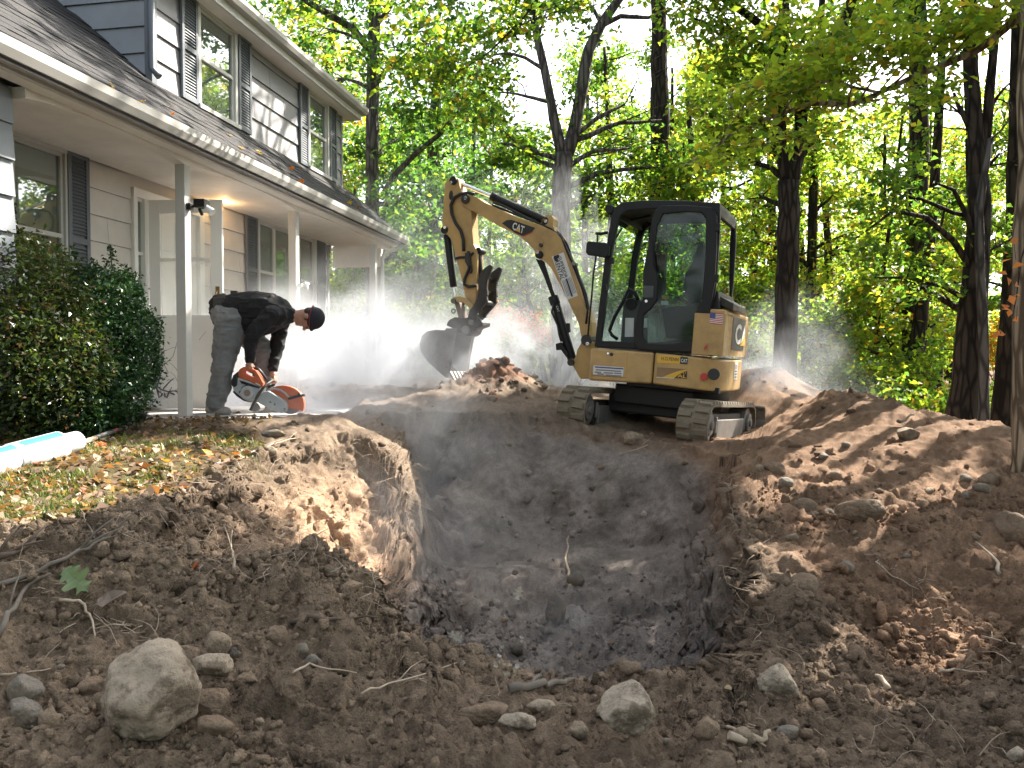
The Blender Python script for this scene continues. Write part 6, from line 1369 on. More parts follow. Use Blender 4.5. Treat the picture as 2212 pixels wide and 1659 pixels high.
# orange guard: a shell over the upper half of the disc
gp = [(858, 1322), (900, 1298), (960, 1282), (1030, 1274), (1100, 1284), (1170, 1310), (1230, 1360), (1268, 1430), (1278, 1500), (1272, 1560), (1262, 1580), (1180, 1560), (1085, 1545), (1070, 1480), (980, 1412), (890, 1350)]
splate('blade_guard', gp, -.165, -.155, M_oran, saw, .003); splate('blade_guard', gp, -.115, -.105, M_oran, saw, .003)
m = MB(SI); a = [PM(x, y, -.165) for x, y in gp[:11]]; vs = a + [p + Vector((0, .06, 0)) for p in a]; n = len(a); m.add(vs, [(k, k+1, n+k+1, n+k) for k in range(n-1)], 0, True); m.build('guard_rim', M_oran, saw)
stube('guard_rib', [(860, 1325), (930, 1312), (1000, 1330), (1060, 1372), (1100, 1420)], -.168, .010, M_sawg, saw)
stube('adjuster', [(1095, 1430), (1150, 1415), (1220, 1395), (1290, 1388)], -.17, .014, M_black, saw); splate('adjuster_knob', [(1200, 1370), (1225, 1362), (1250, 1390), (1240, 1415), (1205, 1412)], -.19, -.15, M_black, saw, .006)
# ---------------------------------------------------------------- things lying in the yard
M_pvc = mat('white pipe plastic', (.60, .61, .62), .35, var=.04); M_teal = mat('teal print', (.04, .36, .40), .4)
a, b = P(170, 988, 4.55), P(-300, 1075, 3.35); a.z = drop(a.x, a.y)[0] + .075; b.z = drop(b.x, b.y)[0] + .075
pr = thing('pipe', 'thick white plastic pipe with a teal stripe lying on the lawn', 'pipe', a); MPI = Matrix.Translation(-a); d = (b-a).normalized(); L_ = (b-a).length
def seg(t0, t1, r0, r1, name, mt): m = MB(MPI); m.tube([a + d*t0, a + d*(t0+.012), a + d*(t1-.012), a + d*t1], [r0*.86, r0, r1, r1*.9], 28); return m.build(name, mt, pr)
seg(0, .15, .058, .062, 'neck', M_pvc); seg(.135, .48, .083, .084, 'coupling', M_pvc); seg(.46, L_, .078, .078, 'barrel', M_pvc)
m = MB(MPI); s_ = d.cross(ZV).normalized(); up_ = s_.cross(d)
vs = []
for k in range(13):
    t = .16 + (L_-.2)*k/12
    for aa in (R(98), R(114), R(130)):
        r = (.0845 if t < .48 else .0788) + .0006; vs.append(a + d*t + (s_*math.cos(aa) + up_*math.sin(aa))*r)
m.add(vs, [(3*k+j, 3*k+j+1, 3*k+4+j, 3*k+3+j) for k in range(12) for j in (0, 1)], 0, True); m.build('stripe', M_teal, pr)
# shovels
M_hand = mat('grey fibreglass handle', (.075, .075, .07), .5, dirt=.4, dirtcol=(.16, .14, .12)); M_wood = mat('worn wood handle', (.42, .33, .22), .7, var=.2, vscale=9)
def gp_(u, v, h=.035): l, n = gpix(u, v); return l + Vector((0, 0, h))
def shovel(label, pix, bl, hm, first=None, group=None):
    p = [gp_(*q) for q in pix]; base = p[-1]; t = thing('shovel', label, 'shovel', base, None, group); SM = Matrix.Translation(-base)
    m = MB(SM); m.tube(p, .017, 10); m.build('handle', hm, t)
    if first: m = MB(SM); m.tube([p[0]*1.0, p[0] + (p[0]-p[1]).normalized()*.28], .0165, 10); m.build('handle_end', first, t)
    q = (p[-1]-p[-2]).normalized(); s_ = q.cross(ZV).normalized(); u_ = s_.cross(q)
    m = MB(SM); m.tube([p[-1], p[-1] + q*.05 + u_*.035, p[-1] + q*.13 + u_*.02], [.019, .021, .018], 10)
    nx, ny = 9, 9; vs = []
    for i in range(nx):
        for j in range(ny):
            w = .105*(1 - .1*(i/(nx-1))) if i < 6 else .105*.93*math.sqrt(max(0, 1 - ((i-5)/3.4)**2)); x = .10 + .26*i/(nx-1); y = (j/(ny-1)*2-1)
            z = .03 + .035*y*y - .03*(i/(nx-1)); vs.append(base + q*x + s_*y*w + u_*z)
    m.add(vs, [(i*ny+j, (i+1)*ny+j, (i+1)*ny+j+1, i*ny+j+1) for i in range(nx-1) for j in range(ny-1)], 0, True)
    o = m.build('blade', M_blk, t); sd = o.modifiers.new('solid', 'SOLIDIFY'); sd.thickness = .006; return t
sv = shovel('black shovel with a bent neck, red ring and pale handle end', [(206, 958), (240, 944), (272, 933)], None, M_hand, M_wood)
rg = sv.location; m = MB(Matrix.Translation(-rg)); c0 = gp_(246, 941); c1 = gp_(250, 940); m.tube([c0, c1], .0185, 10); m.build('ring', M_vinr, sv)
pole_a = [gp_(u, v, .015) for u, v in ((120, 942), (200, 928), (286, 912))]; po = thing('tool_handle', 'dark tool handle lying among leaves behind the shovel', 'tool', pole_a[0]); m = MB(Matrix.Translation(-pole_a[0])); m.tube(pole_a, .013, 8); m.build('shaft', M_hand, po); m = MB(Matrix.Translation(-pole_a[0])); m.tube([pole_a[-1] + Vector((-.05, -.02, .02)), pole_a[-1] + Vector((.09, .0, .03)), pole_a[-1] + Vector((.16, .01, .02))], [.02, .035, .01], 8); m.build('socket', M_blk, po)
pole_b = [gp_(u, v, .015) for u, v in ((60, 950), (150, 931), (230, 915))]; po = thing('tool_handle', 'thin grey tool handle farthest back among the dead leaves', 'tool', pole_b[0]); m = MB(Matrix.Translation(-pole_b[0])); m.tube(pole_b, .011, 8); m.build('shaft', M_hand, po); m = MB(Matrix.Translation(-pole_b[0])); m.tube([pole_b[-1], pole_b[-1] + Vector((.04, .01, .0))], .014, 8); m.build('cap', M_black, po)
# concrete walk being cut, white with dust
wk = [gpix(u, v)[0] for u, v in ((400, 898), (520, 902), (640, 903), (700, 893), (560, 880), (430, 878))]
wx = [(-3.55, 7.25), (-1.85, 7.35), (-1.7, 8.6), (-3.3, 8.8)]
zz = FOOT.z - .006; m = MB(); m.prism([(x, y, zz-.12) for x, y in wx], [(x, y, zz + (.0 if y < 8 else .015)) for x, y in wx]); structure(m.build('walk', mat('dusty concrete walk', (.55, .54, .53), .95, var=.25, vscale=3, bump=.3, bscale=50, dirt=.5, dirtcol=(.22, .20, .18)), None, .01))
# ---------------------------------------------------------------- shrubs against the house
def dense_shrub(label, lumps, n, mix, ls, leafm, spikes=(), cat='shrub'):
    c0 = P(*lumps[0][:3]); zb = drop(c0.x, c0.y)[0]; base = Vector((c0.x, c0.y, zb)); t = thing('shrub', label, cat, base)
    tot = sum(l[3]**2 for l in lumps); pos = []; m = MB(Matrix.Translation(-base)); cs = np.array([P(*l[:3]) for l in lumps]); rs = np.array([l[3] for l in lumps])
    for (u, v, D, r) in lumps:
        c = np.array(P(u, v, D)); k = int(n*r*r/tot); d = RNG.normal(size=(k, 3)); d /= np.linalg.norm(d, axis=1, keepdims=True)
        q = c + d*(r*(1 - np.abs(RNG.normal(size=(k, 1)))*.20 + .13*(RNG.uniform(size=(k, 1)) < .16)*RNG.uniform(0, 1.6, (k, 1)))*(1 + .30*fbm(d*2.0 + c, 1.5, 2, 9)[:, None] + .16*noise3(d*6.0 + c, 1, 19)[:, None]))
        pos.append(q); limb(m, base + Vector((random.uniform(-.15, .15), random.uniform(-.1, .1), .0)), Vector(c), .022, .008, .1, 5, 6)
    for (u, v, D, h) in spikes:
        a = Vector(P(u, v, D)); b = a + Vector((random.uniform(-.04, .04), random.uniform(-.04, .04), -h)); m.tube([b, a], [.005, .002], 5)
        k = int(90*h/.2); t_ = RNG.uniform(0, 1, (k, 1)); pos.append(np.array(a)*t_ + np.array(b)*(1-t_) + RNG.normal(size=(k, 3))*.028*(1.2-t_))
    m.build('stem', M_twig, t); pos = np.concatenate(pos); gz = zat(base.x, base.y); pos = pos[pos[:, 2] > gz - .25]; pos = pos[keep_mask(pos) | (RNG.uniform(size=len(pos)) < .93)]
    k = len(pos); stuff(link('foliage', leaf_mesh('foliage', pos - np.array(base), ls*RNG.uniform(.6, 1.3, k), pal(k, mix), 1.0, m=leafm, prune=False, aspect=.5), t)); return t
M_box = leaf_mat('glossy box leaf', .18, .28)
dense_shrub('dark green glossy shrub right of the olive one, in front of the porch', [(215,760,5.75,.36),(225,660,5.9,.28),(250,850,5.6,.26),(285,720,6.0,.22),(292,800,5.9,.20),(160,860,5.4,.34),(170,640,5.9,.22),(262,630,6.1,.16)], 26000, [((.016,.050,.020), 5), ((.035,.085,.030), 2), ((.07,.12,.03), .6)], .034, M_box, [(238,530,6,.18),(275,575,6.1,.15),(300,620,6.1,.15),(330,690,6.1,.14),(335,745,6,.12),(125,525,6,.2),(200,560,6,.16),(160,545,6,.16),(318,665,6.1,.15)])
dense_shrub('broad olive shrub at the left edge under the window, reddish inside', [(30,660,5.4,.42),(60,800,5.2,.46),(-60,740,5.2,.6),(110,700,5.5,.32),(100,590,5.7,.22),(20,560,5.7,.26),(150,800,5.25,.30)], 26000, [((.040,.070,.018), 4), ((.075,.115,.025), 2.4), ((.10,.05,.028), 1.2), ((.025,.045,.016), 3)], .036, M_leafin, [(30,440,5.7,.30),(20,480,5.7,.2),(66,520,5.8,.2),(40,500,5.75,.2)])
# uprooted bare shrub and stump between the shrubs and the man
st = gpix(345, 880)[0]; t = thing('stump', 'uprooted bare shrub stump with twigs beside the dust cloud', 'stump', st); m = MB(Matrix.Translation(-st))
m.tube([st + Vector((-.15, .0, -.05)), st + Vector((0, 0, .1)), st + Vector((.2, .02, .17)), st + Vector((.36, .05, .16))], [.06, .065, .04, .02], 9)
tr = m.build('trunk', B_grey, t); m = MB(Matrix.Translation(-st))
for k in range(26):
    s0 = st + Vector((random.uniform(-.15, .25), random.uniform(-.1, .1), random.uniform(.05, .15))); e0 = s0 + Vector((random.uniform(-.35, .45), random.uniform(-.25, .25), random.uniform(.05, .75)))
    q = limb(m, s0, e0, .009, .003, .15, 5, 5)
    for j in range(3): limb(m, q[random.randint(2, 5)], q[-1] + Vector((random.uniform(-.2, .2), random.uniform(-.15, .15), random.uniform(-.05, .25))), .003, .0012, .15, 4, 4)
stuff(m.build('twig', B_dark, t))
# ---------------------------------------------------------------- stones
def stone_mat(name, c, dirtc=(.13, .10, .07), dirt=.7):
    m = mat(name, c, .85, var=.28, vscale=14, bump=.7, bscale=70, dirt=.92, dirtcol=dirtc, dscale=9)
    for nd in m.node_tree.nodes:
        if nd.type == 'MAP_RANGE' and abs(nd.inputs[1].default_value - .42) < 1e-4: nd.inputs[1].default_value = .47; nd.inputs[2].default_value = .57
    return m
ST = {'pale': stone_mat('pale stone', (.35, .29, .225)), 'tan': stone_mat('tan stone', (.25, .19, .13)), 'grey': stone_mat('grey stone', (.19, .165, .135)), 'brown': stone_mat('earthy stone', (.19, .13, .085), (.12, .085, .055), .85),
      'dark': stone_mat('dark stone', (.10, .09, .08)), 'buff': stone_mat('buff stone', (.34, .275, .205), (.135, .10, .07), .9), 'red': stone_mat('orange stone', (.42, .18, .09))}
def stone_mesh(size, seed, ang=.5, sub=4):
    bm = bmesh.new(); bmesh.ops.create_icosphere(bm, subdivisions=sub, radius=1.0)
    co = np.array([v.co[:] for v in bm.verts]); rg = np.random.default_rng(seed)
    d = co/np.linalg.norm(co, axis=1, keepdims=True)
    r = np.full(len(d), 1.25)
    for k in range(int(9 + 5*rg.uniform())):            # planes cut the lump into facets
        n = rg.normal(size=3); n /= np.linalg.norm(n); h = rg.uniform(.66, 1.0); c = d @ n
        hh = h/np.maximum(c, .05); kk = np.clip(.5 + (hh - r)/.14, 0, 1)      # worn, not razor sharp, edges
        r = np.where(c > .05, hh*(1-kk) + r*kk - .07*kk*(1-kk), r)
    e_ = .45 + .55*ang
    r = r*e_ + (1 - e_)*1.0 + .16*fbm(d + seed, 1.5, 3, seed % 97) + .05*fbm(d*3 + seed, 2, 3, seed % 89) + .018*fbm(d*9 + seed, 2, 2, seed % 83)
    co = d*r[:, None]*np.array(size)*.5*1.02
    co = co - d*(.012*np.array(size).mean())*np.maximum(0, fbm(d + seed, 7, 2, 5))[:, None]
    for v, c in zip(bm.verts, co): v.co = c
    for f in bm.faces: f.smooth = True
    me = bpy.data.meshes.new('stone'); bm.to_mesh(me); bm.free(); return me
def stone(label, u, v, w, h, kind='tan', name='stone', depth=.8, sink=.32, rot=None, seed=0, ang=.55, tilt=0.0):
    l, n = gpix(u, v + h*.42); D = l.y; W, H = w/FPX*D, h/FPX*D/.94
    me = stone_mesh((W, (W+H)*.5*depth, H), seed or int(u*7+v), ang, 5 if w > 90 else (4 if w > 40 else 3)); me.materials.append(ST[kind])
    o = bpy.data.objects.new(name, me); COL.objects.link(o); o.location = (l.x, l.y + (W+H)*.25*depth*.55, l.z + H*(.5 - sink)); o.rotation_euler = (0, tilt, random.uniform(-.4, .4) if rot is None else rot)
    return tag(o, label, name)
stone('largest boulder, pale with a dusty top, half buried in the left foreground soil', 305, 1512, 215, 232, 'buff', 'boulder', .75, .16, .3, 41, .62, .38)
stone('angular tan stone just above the largest boulder', 458, 1393, 62, 60, 'tan', ang=.7, seed=5)
stone('flat buff stone wedged behind the right shoulder of the largest boulder', 448, 1432, 84, 46, 'buff')
stone('dark elongated rock leaning on the right side of the largest boulder', 437, 1520, 120, 76, 'brown', depth=.7, tilt=-.35)
stone('earth covered lump low right of the dark elongated rock', 464, 1566, 82, 56, 'brown')
stone('rounded brown clod of rock high in the middle of the left mound', 597, 1368, 52, 46, 'brown')
stone('small greenish stone in the mound, lower of a pair', 676, 1428, 36, 32, 'grey', ang=.75)
stone('small greenish stone in the mound, upper of a pair', 650, 1404, 26, 34, 'grey', ang=.7)
stone('small dark pebble right of the angular tan stone', 503, 1410, 30, 24, 'dark')
stone('dusty grey rock at the far left edge of the foreground', 40, 1486, 84, 56, 'grey', ang=.4)
stone('dusty grey rock below the one at the far left edge', 46, 1538, 92, 62, 'grey', ang=.4)
stone('brown lump between the left edge rocks and the boulder', 192, 1480, 54, 38, 'brown')
stone('little reddish pebble near the oak leaf', 137, 1330, 26, 20, 'brown')
stone('large faceted pale stone at the front edge of the pit', 1356, 1552, 106, 110, 'pale', 'boulder', .9, .10, .1, 77, .8)
stone('flat pale stone left of the large faceted one', 1121, 1556, 78, 34, 'pale', ang=.6)
stone('flat greenish stone behind the flat pale stone', 1172, 1528, 62, 32, 'buff')
stone('long brown slab of rock half buried under the front rim', 1046, 1540, 108, 44, 'brown')
stone('small tan stone between the flat stones and the faceted stone', 1250, 1575, 42, 34, 'tan')
stone('low brown rock under the root clump at the front rim', 1530, 1570, 66, 44, 'brown')
stone('dark upright stone standing on the pit floor', 1201, 1326, 40, 60, 'dark', sink=.05, ang=.3)
stone('dusty stone at the foot of the far wall beside the stick', 1246, 1246, 38, 32, 'dark')
stone('pale stone stuck in the far pit wall, lower of two', 1236, 1105, 18, 18, 'grey'); stone('pale stone stuck in the far pit wall, upper of two', 1199, 1060, 16, 14, 'grey')
stone('wedge shaped pale stone on the front rim at right', 1686, 1470, 104, 68, 'pale', depth=.7, tilt=.35, seed=33, ang=.75)
stone('square tan stone in the right foreground soil', 1606, 1592, 52, 44, 'tan', ang=.75)
stone('grey stone right of the square tan stone', 1708, 1582, 46, 40, 'grey'); stone('small brown stone touching the grey stone at front right', 1744, 1582, 28, 32, 'brown')
stone('squared stone sitting on the skyline of the right spoil ridge', 1962, 938, 44, 28, 'tan', sink=.1, ang=.75)
stone('smooth grey stone on the bank below the near track', 1699, 1040, 32, 22, 'grey', ang=.3)
stone('brown oval rock at the head of the pebble cluster on the bank', 1744, 1090, 58, 32, 'brown', ang=.35); stone('small grey pebble in the middle of the cluster on the bank', 1788, 1106, 30, 20, 'grey', ang=.3)
stone('small brown pebble at the left of the cluster on the bank', 1763, 1110, 28, 22, 'brown', ang=.3); stone('small round pebble at the right end of the cluster on the bank', 1813, 1114, 24, 19, 'tan', ang=.3)
stone('wide brown rock right of the pebble cluster on the bank', 1868, 1094, 94, 52, 'brown', ang=.35)
stone('smooth pale pebble alone on the shaded middle of the bank', 1829, 1229, 34, 26, 'grey', sink=.05, ang=.3)
stone('earthy rock bulging from the bank above the sunlit patch', 1738, 1258, 66, 50, 'brown', ang=.4)
stone('small smooth stone near the left lip of the bank', 1712, 1158, 24, 18, 'tan', ang=.3)
stone('big brown rock at the right edge in the sun', 2196, 1130, 84, 72, 'brown', ang=.6)
stone('grey stone at the top right by the tan trunk, largest of three', 2124, 1050, 34, 26, 'grey', ang=.4); stone('grey stone at the top right, behind the other two', 2088, 1031, 28, 18, 'grey', ang=.3); stone('small grey stone at the top right, nearest of three', 2092, 1068, 24, 17, 'grey', ang=.3)
stone('square reddish clod at the foot of the tan trunk', 2146, 1030, 48, 36, 'brown', ang=.8)
stone('pale stone at the lower right edge of the picture', 2200, 1630, 40, 34, 'pale'); stone('small grey stone in the shaded pit at right', 1924, 1432, 20, 16, 'grey')
stone('brown stone in the upper middle of the bank', 1806, 1026, 34, 24, 'brown', ang=.35); stone('crumbly brown lump beside the right end of the near track', 1676, 1008, 48, 30, 'brown', ang=.3)
stone('tan rounded rock on the bank below the excavator', 1371, 942, 54, 34, 'tan', ang=.4)
stone('orange stone in front of the spoil heap by the bucket', 1064, 850, 20, 24, 'red', ang=.7); stone('small dark stone left of the bucket teeth', 896, 832, 15, 12, 'dark')
stone('round grey stone beside the uprooted stump', 362, 850, 40, 30, 'grey', ang=.3); stone('flat grey stone in the grass in front of the saw', 588, 934, 52, 24, 'grey', ang=.5)
stone('pale round stone in front of the flat grey stone', 582, 971, 33, 23, 'tan', ang=.3); stone('small dusty stone right of the saw disc', 686, 857, 28, 18, 'grey')
for k, (u, v, w) in enumerate(((1640,1010,24),(1780,985,22),(1900,1060,18),(1660,1120,18),(2010,1060,20),(1830,960,20),(1950,1020,18),(2110,1160,20),(1850,1150,15),(1960,1200,16),(1480,1000,16),(1300,1010,14),(1100,960,15),(980,930,14),(1150,1400,16),(1320,1390,14),(1090,1340,16),(1380,1330,14),(1250,1420,18),(1160,1450,16),(1300,1460,20),(1200,1400,14),(840,1560,20),(930,1600,24),(560,1560,20),(1440,1600,18),(1820,1620,20),(1950,1580,16),(640,1620,22),(130,1440,18))):
    o = stone('small stone lying loose in the dug soil', u, v, w, w*.72, ['tan', 'grey', 'brown', 'brown'][k % 4], ang=.5, sink=.22); o['group'] = 'small loose stones in the dug soil'
    o['label'] = 'small ' + ['tan', 'grey', 'earthy brown', 'earthy brown'][k % 4] + ' stone loose in the ' + ('pit floor' if 1050 < u < 1420 and 1300 < v < 1470 else ('right bank' if u > 1440 and v < 1300 else ('far pit wall' if v < 1100 else 'foreground soil')))
# ---------------------------------------------------------------- sticks and roots one can pick out
M_root = mat('pale root', (.34, .27, .20), .85, var=.25, vscale=30); M_stick = mat('grey stick bark', (.13, .11, .09), .9, var=.3, vscale=25); M_rootd = mat('dark root', (.085, .062, .045), .9, var=.3, vscale=25)
def stick(label, pix, r, mt, name='stick', lift=.015, forks=0, Ds=None):
    p = [(gp_(u, v, lift) if Ds is None else P(u, v, Ds)) for u, v in pix]; b = p[0]; t = thing(name, label, name, b); m = MB(Matrix.Translation(-b)); q = []
    for i in range(len(p)-1):
        for k in range(3): q.append(p[i] + (p[i+1]-p[i])*(k/3) + Vector((random.gauss(0, 1), random.gauss(0, 1), random.gauss(0, 1)))*r*.5)
    q.append(p[-1]); n = len(q); m.tube(q, [r*(1 - .6*k/(n-1)) for k in range(n)], 7); m.build('stem', mt, t)
    for f in range(forks):
        s = q[random.randint(1, n-2)]; d = (p[-1]-p[0])*random.uniform(.2, .45) + Vector((random.uniform(-.06, .06), random.uniform(-.06, .06), random.uniform(.0, .08)))
        m = MB(Matrix.Translation(-b)); m.tube([s, s + d*.5 + Vector((0, 0, .01)), s + d], [r*.45, r*.35, r*.15], 5); m.build('side_twig', mt, t)
    return t
stick('stout grey stick lying on the front rim', [(1105,1500),(1150,1492),(1200,1482),(1240,1475)], .017, M_stick, forks=1)
stick('pale stick leaning against the far pit wall', [(1232,1268),(1226,1240),(1222,1200),(1230,1160)], .014, M_root)
stick('long grey branch crossing the left mound', [(-20,1290),(60,1262),(140,1225),(215,1187),(290,1165)], .010, M_stick, forks=3, lift=.03)
stick('dark stick rising at the left edge of the mound', [(0,1400),(30,1340),(60,1290),(110,1265)], .010, M_stick, lift=.04, forks=1)
stick('knotted dark root across the top of the mound', [(630,1358),(670,1350),(720,1352),(780,1350)], .010, M_rootd, lift=.02, forks=2)
stick('arched pale root near the oak leaf', [(130,1310),(170,1312),(196,1340),(206,1388)], .006, M_root, forks=1, lift=.02)
stick('thin pale root left of the largest boulder', [(0,1470),(60,1465),(110,1455)], .004, M_root, forks=1); stick('thin pale root right of the greenish stones', [(634,1462),(670,1444),(710,1455),(770,1464)], .004, M_root)
stick('wiry root at the right of the mound', [(780,1508),(840,1488),(900,1470),(990,1440)], .004, M_root, forks=1); stick('broken pale root at the front right', [(1580,1604),(1640,1612),(1665,1590)], .012, M_root)
stick('upright splintered root on the right rim', [(1912,1520),(1900,1500),(1890,1488)], .012, M_root, lift=.05); stick('pale forked twig at the right edge', [(2230,1432),(2180,1410),(2120,1395)], .007, M_root, forks=3, lift=.04)
stick('pale twig over the dark hollow at right', [(2030,1480),(2080,1478),(2130,1484)], .006, M_root, forks=2, lift=.05); stick('curved root on the shaded bank at right', [(2160,1245),(2150,1215),(2110,1180)], .010, M_root, lift=.02)
stick('thin bent stem standing in the sunlit litter', [(205,1180),(190,1150),(172,1115)], .004, M_stick, lift=.03); stick('thin twig lying across the grass', [(430,1000),(480,1015),(540,1025)], .004, M_stick, lift=.03)
stick('forked pale twig by the small mound at the saw', [(540,988),(590,968),(640,955)], .006, M_root, forks=2, lift=.03); stick('thick brown roots at the left edge of the lawn', [(-20,1225),(30,1205),(75,1180)], .014, M_rootd, forks=3, lift=.02)
stick('white forked root standing in the lit cut face', [(506,1260),(505,1225),(498,1195),(502,1165)], .006, M_root, forks=2, lift=.04); stick('dark twig poking up on the mound crest', [(715,1262),(738,1246)], .005, M_stick, lift=.04)
stick('pale root lying below the excavator on the bank', [(1340,985),(1400,965),(1440,950)], .006, M_root, forks=1); stick('buried branch stub on the ridge behind the stone', [(1940,930),(1960,918),(1975,905)], .014, M_rootd, lift=.06)
stick('thin root across the shaded bank', [(1890,1220),(1930,1250),(1985,1280)], .004, M_root, forks=2); stick('pale twig low in the right foreground', [(1570,1580),(1610,1600),(1655,1625)], .005, M_root, forks=1)
# fine roots that hang from every cut edge: too many to count
def hair_roots():
    m = MB()
    def one(l, n, L_, r, hang):
        d = Vector((random.gauss(0, 1), random.gauss(0, 1), random.gauss(0, .5))).normalized(); d = (d + n*.8).normalized()
        p = [l]; 
        for k in range(4):
            d = (d + Vector((random.gauss(0, .35), random.gauss(0, .35), random.gauss(0, .3) - hang))).normalized(); p.append(p[-1] + d*L_/4)
        m.tube(p, [r, r*.8, r*.6, r*.4, r*.2], 3, cap=False)
    for (u0, v0, u1, v1, n_, L0, hang) in [(200,1150,560,1010,70,.16,.25),(560,1000,870,960,110,.20,.35),(600,1030,870,1200,190,.18,.4),(420,1120,640,1240,90,.16,.3),(840,960,880,1100,60,.25,.4),(1560,1000,1660,1400,60,.14,.2),(900,920,1500,1000,40,.15,.3),(0,1200,400,1450,60,.10,.05),(1650,1000,2200,1450,60,.10,.05),(900,1480,2200,1640,60,.08,.05),(880,1050,1100,1250,30,.15,.3),(780,1180,860,1300,50,.18,.5)]:
        for k in range(n_):
            t = random.random(); u = u0 + (u1-u0)*t + random.gauss(0, 12); v = (v0 + (v1-v0)*t + random.gauss(0, 22)) if n_ in (70, 110, 60) else random.uniform(v0, v1)
            l, nn = gpix(u, v); one(l, nn, L0*random.uniform(.5, 1.5), random.uniform(.0010, .0026), hang)
    return m.build('fine_roots', M_root)
tag(stuff(hair_roots()), 'pale hair fine roots hanging out of the cut soil', 'roots')
# ---------------------------------------------------------------- crumbs of soil
def clods():
    X, Y = GP[..., 0], GP[..., 1]; w = (np.hypot(X, Y) < 11)*(1 - lawn_mask(X, Y)*.93)*(np.abs(X/Y) < .8); w = w*(1 - .75*sstep(5.0, 5.6, Y)*sstep(1.32, 1.2, GP[..., 2])); w = w*(.25 + np.maximum(0, fbm(GP, 1.3, 3, 901) + .25)*3)
    ca = ground.data.color_attributes['col']; n = len(ground.data.vertices); cc = np.empty(n*4, dtype=np.float32); ca.data.foreach_get('color', cc); cc = cc.reshape(-1, 4)
    V, F, CC = [], [], []; base = 0
    for sub, N_, mu, lim in ((0, 27000, -5.45, .013), (1, 6500, -4.65, .05)):
        bm = bmesh.new()
        if sub: bmesh.ops.create_icosphere(bm, subdivisions=2, radius=1); bmesh.ops.dissolve_limit(bm, angle_limit=.01, verts=bm.verts, edges=bm.edges); bmesh.ops.triangulate(bm, faces=bm.faces)
        else: bmesh.ops.create_icosphere(bm, subdivisions=1, radius=1)
        b1 = np.array([v.co[:] for v in bm.verts]); f1 = np.array([[v.index for v in f.verts] for f in bm.faces]); bm.free()
        p = (w if sub else w*(Y < 6)).ravel(); p = p/p.sum()
        idx = RNG.choice(len(p), N_, p=p); c = GP.reshape(-1, 3)[idx]; nr = GN.reshape(-1, 3)[idx]; dist = np.hypot(c[:, 0], c[:, 1])
        s = np.exp(RNG.normal(mu, .45, N_))*(.55 + .20*dist); s = np.clip(s, .0025, lim)
        v = np.repeat(b1[None], N_, 0); off = RNG.uniform(0, 900, (N_, 1, 3)); v = v*(1 + .75*noise3(v + off, 1.1, 7)[..., None] + .3*noise3(v + off, 2.7, 17)[..., None])*RNG.uniform(.6, 1.3, (N_, 1, 3))
        v = c[:, None] + v*s[:, None, None] + nr[:, None]*(s*.15)[:, None, None]
        V.append(v.reshape(-1, 3)); F.append((np.arange(N_)[:, None, None]*len(b1) + f1[None]).reshape(-1, 3) + base); base += N_*len(b1)
        CC.append(np.repeat(cc[idx, :3]*RNG.uniform(.6, 1.45, (N_, 1)), len(b1), 0))
    return np_mesh('soil_clods', np.concatenate(V), np.concatenate(F), np.concatenate(CC), False, [soil])
tag(stuff(link('soil_clods', clods())), 'crumbs and clods of brown soil scattered over the diggings', 'soil')
# ---------------------------------------------------------------- lawn: blades, litter, single leaves
def lawn_points(n, d0, d1, thr=.5, u0=-500, u1=640):
    u = RNG.uniform(u0, u1, n*4); D = RNG.uniform(d0**.5, d1**.5, n*4)**2; x = (u-1106)/FPX*D; k = lawn_mask(x, D) > thr; return x[k][:n], D[k][:n]
def zs(x, y):
    out = np.empty(len(x)); nn = []
    for i in range(len(x)):
        ok, l, n, _ = ground.ray_cast(Vector((x[i], y[i], 6)), Vector((0, 0, -1))); out[i] = l.z if ok else 1.0
    return out
x, y = lawn_points(44000, 2.6, 5.8); g_ = fbm(np.stack([x, y, 0*x], -1), 1.6, 3, 501) + .35*noise3(np.stack([x, y, 0*x], -1), 7, 511) > -.22; x, y = x[g_], y[g_]; z = zs(x, y); n = len(x)
a = RNG.uniform(0, 2*math.pi, n); L_ = RNG.uniform(.015, .058, n); bend = RNG.uniform(.4, 1.4, n); w = RNG.uniform(.0015, .0032, n)
dx, dy = np.cos(a), np.sin(a); v = np.empty((n, 5, 3)); b = np.stack([x, y, z], -1); sd = np.stack([-dy, dx, 0*dx], -1); dr = np.stack([dx, dy, 0*dx], -1); up_ = np.array([0, 0, 1.0])
mid = b + up_*(L_*.55*np.cos(bend*.5))[:, None] + dr*(L_*.55*np.sin(bend*.5))[:, None]; tip = mid + up_*(L_*.5*np.cos(bend*1.4))[:, None] + dr*(L_*.5*np.sin(bend*1.4))[:, None]
v[:, 0] = b - sd*w[:, None]; v[:, 1] = b + sd*w[:, None]; v[:, 2] = mid + sd*w[:, None]*.8; v[:, 3] = mid - sd*w[:, None]*.8; v[:, 4] = tip
o = np.arange(n)[:, None]*5; f = np.concatenate([np.stack([o+0, o+1, o+2], -1), np.stack([o+0, o+2, o+3], -1), np.stack([o+3, o+2, o+4], -1)], 1).reshape(-1, 3)
gc = pal(n, [((.085,.125,.028), 4), ((.13,.15,.04), 2), ((.20,.17,.07), 1.6), ((.05,.08,.02), 2)])
tag(stuff(link('grass', np_mesh('grass', v.reshape(-1, 3), f, np.repeat(gc, 5, 0), False, [M_leafin]))), 'thin green and straw coloured grass of the lawn', 'grass')
M_dry = leaf_mat('dry leaf', .22, .6)
x, y = lawn_points(4200, 2.6, 7.6, .35); k = RNG.uniform(size=len(x)) < np.where(y > 4.8, .55, 1); x, y = x[k], y[k]; z = zs(x, y); n = len(x)
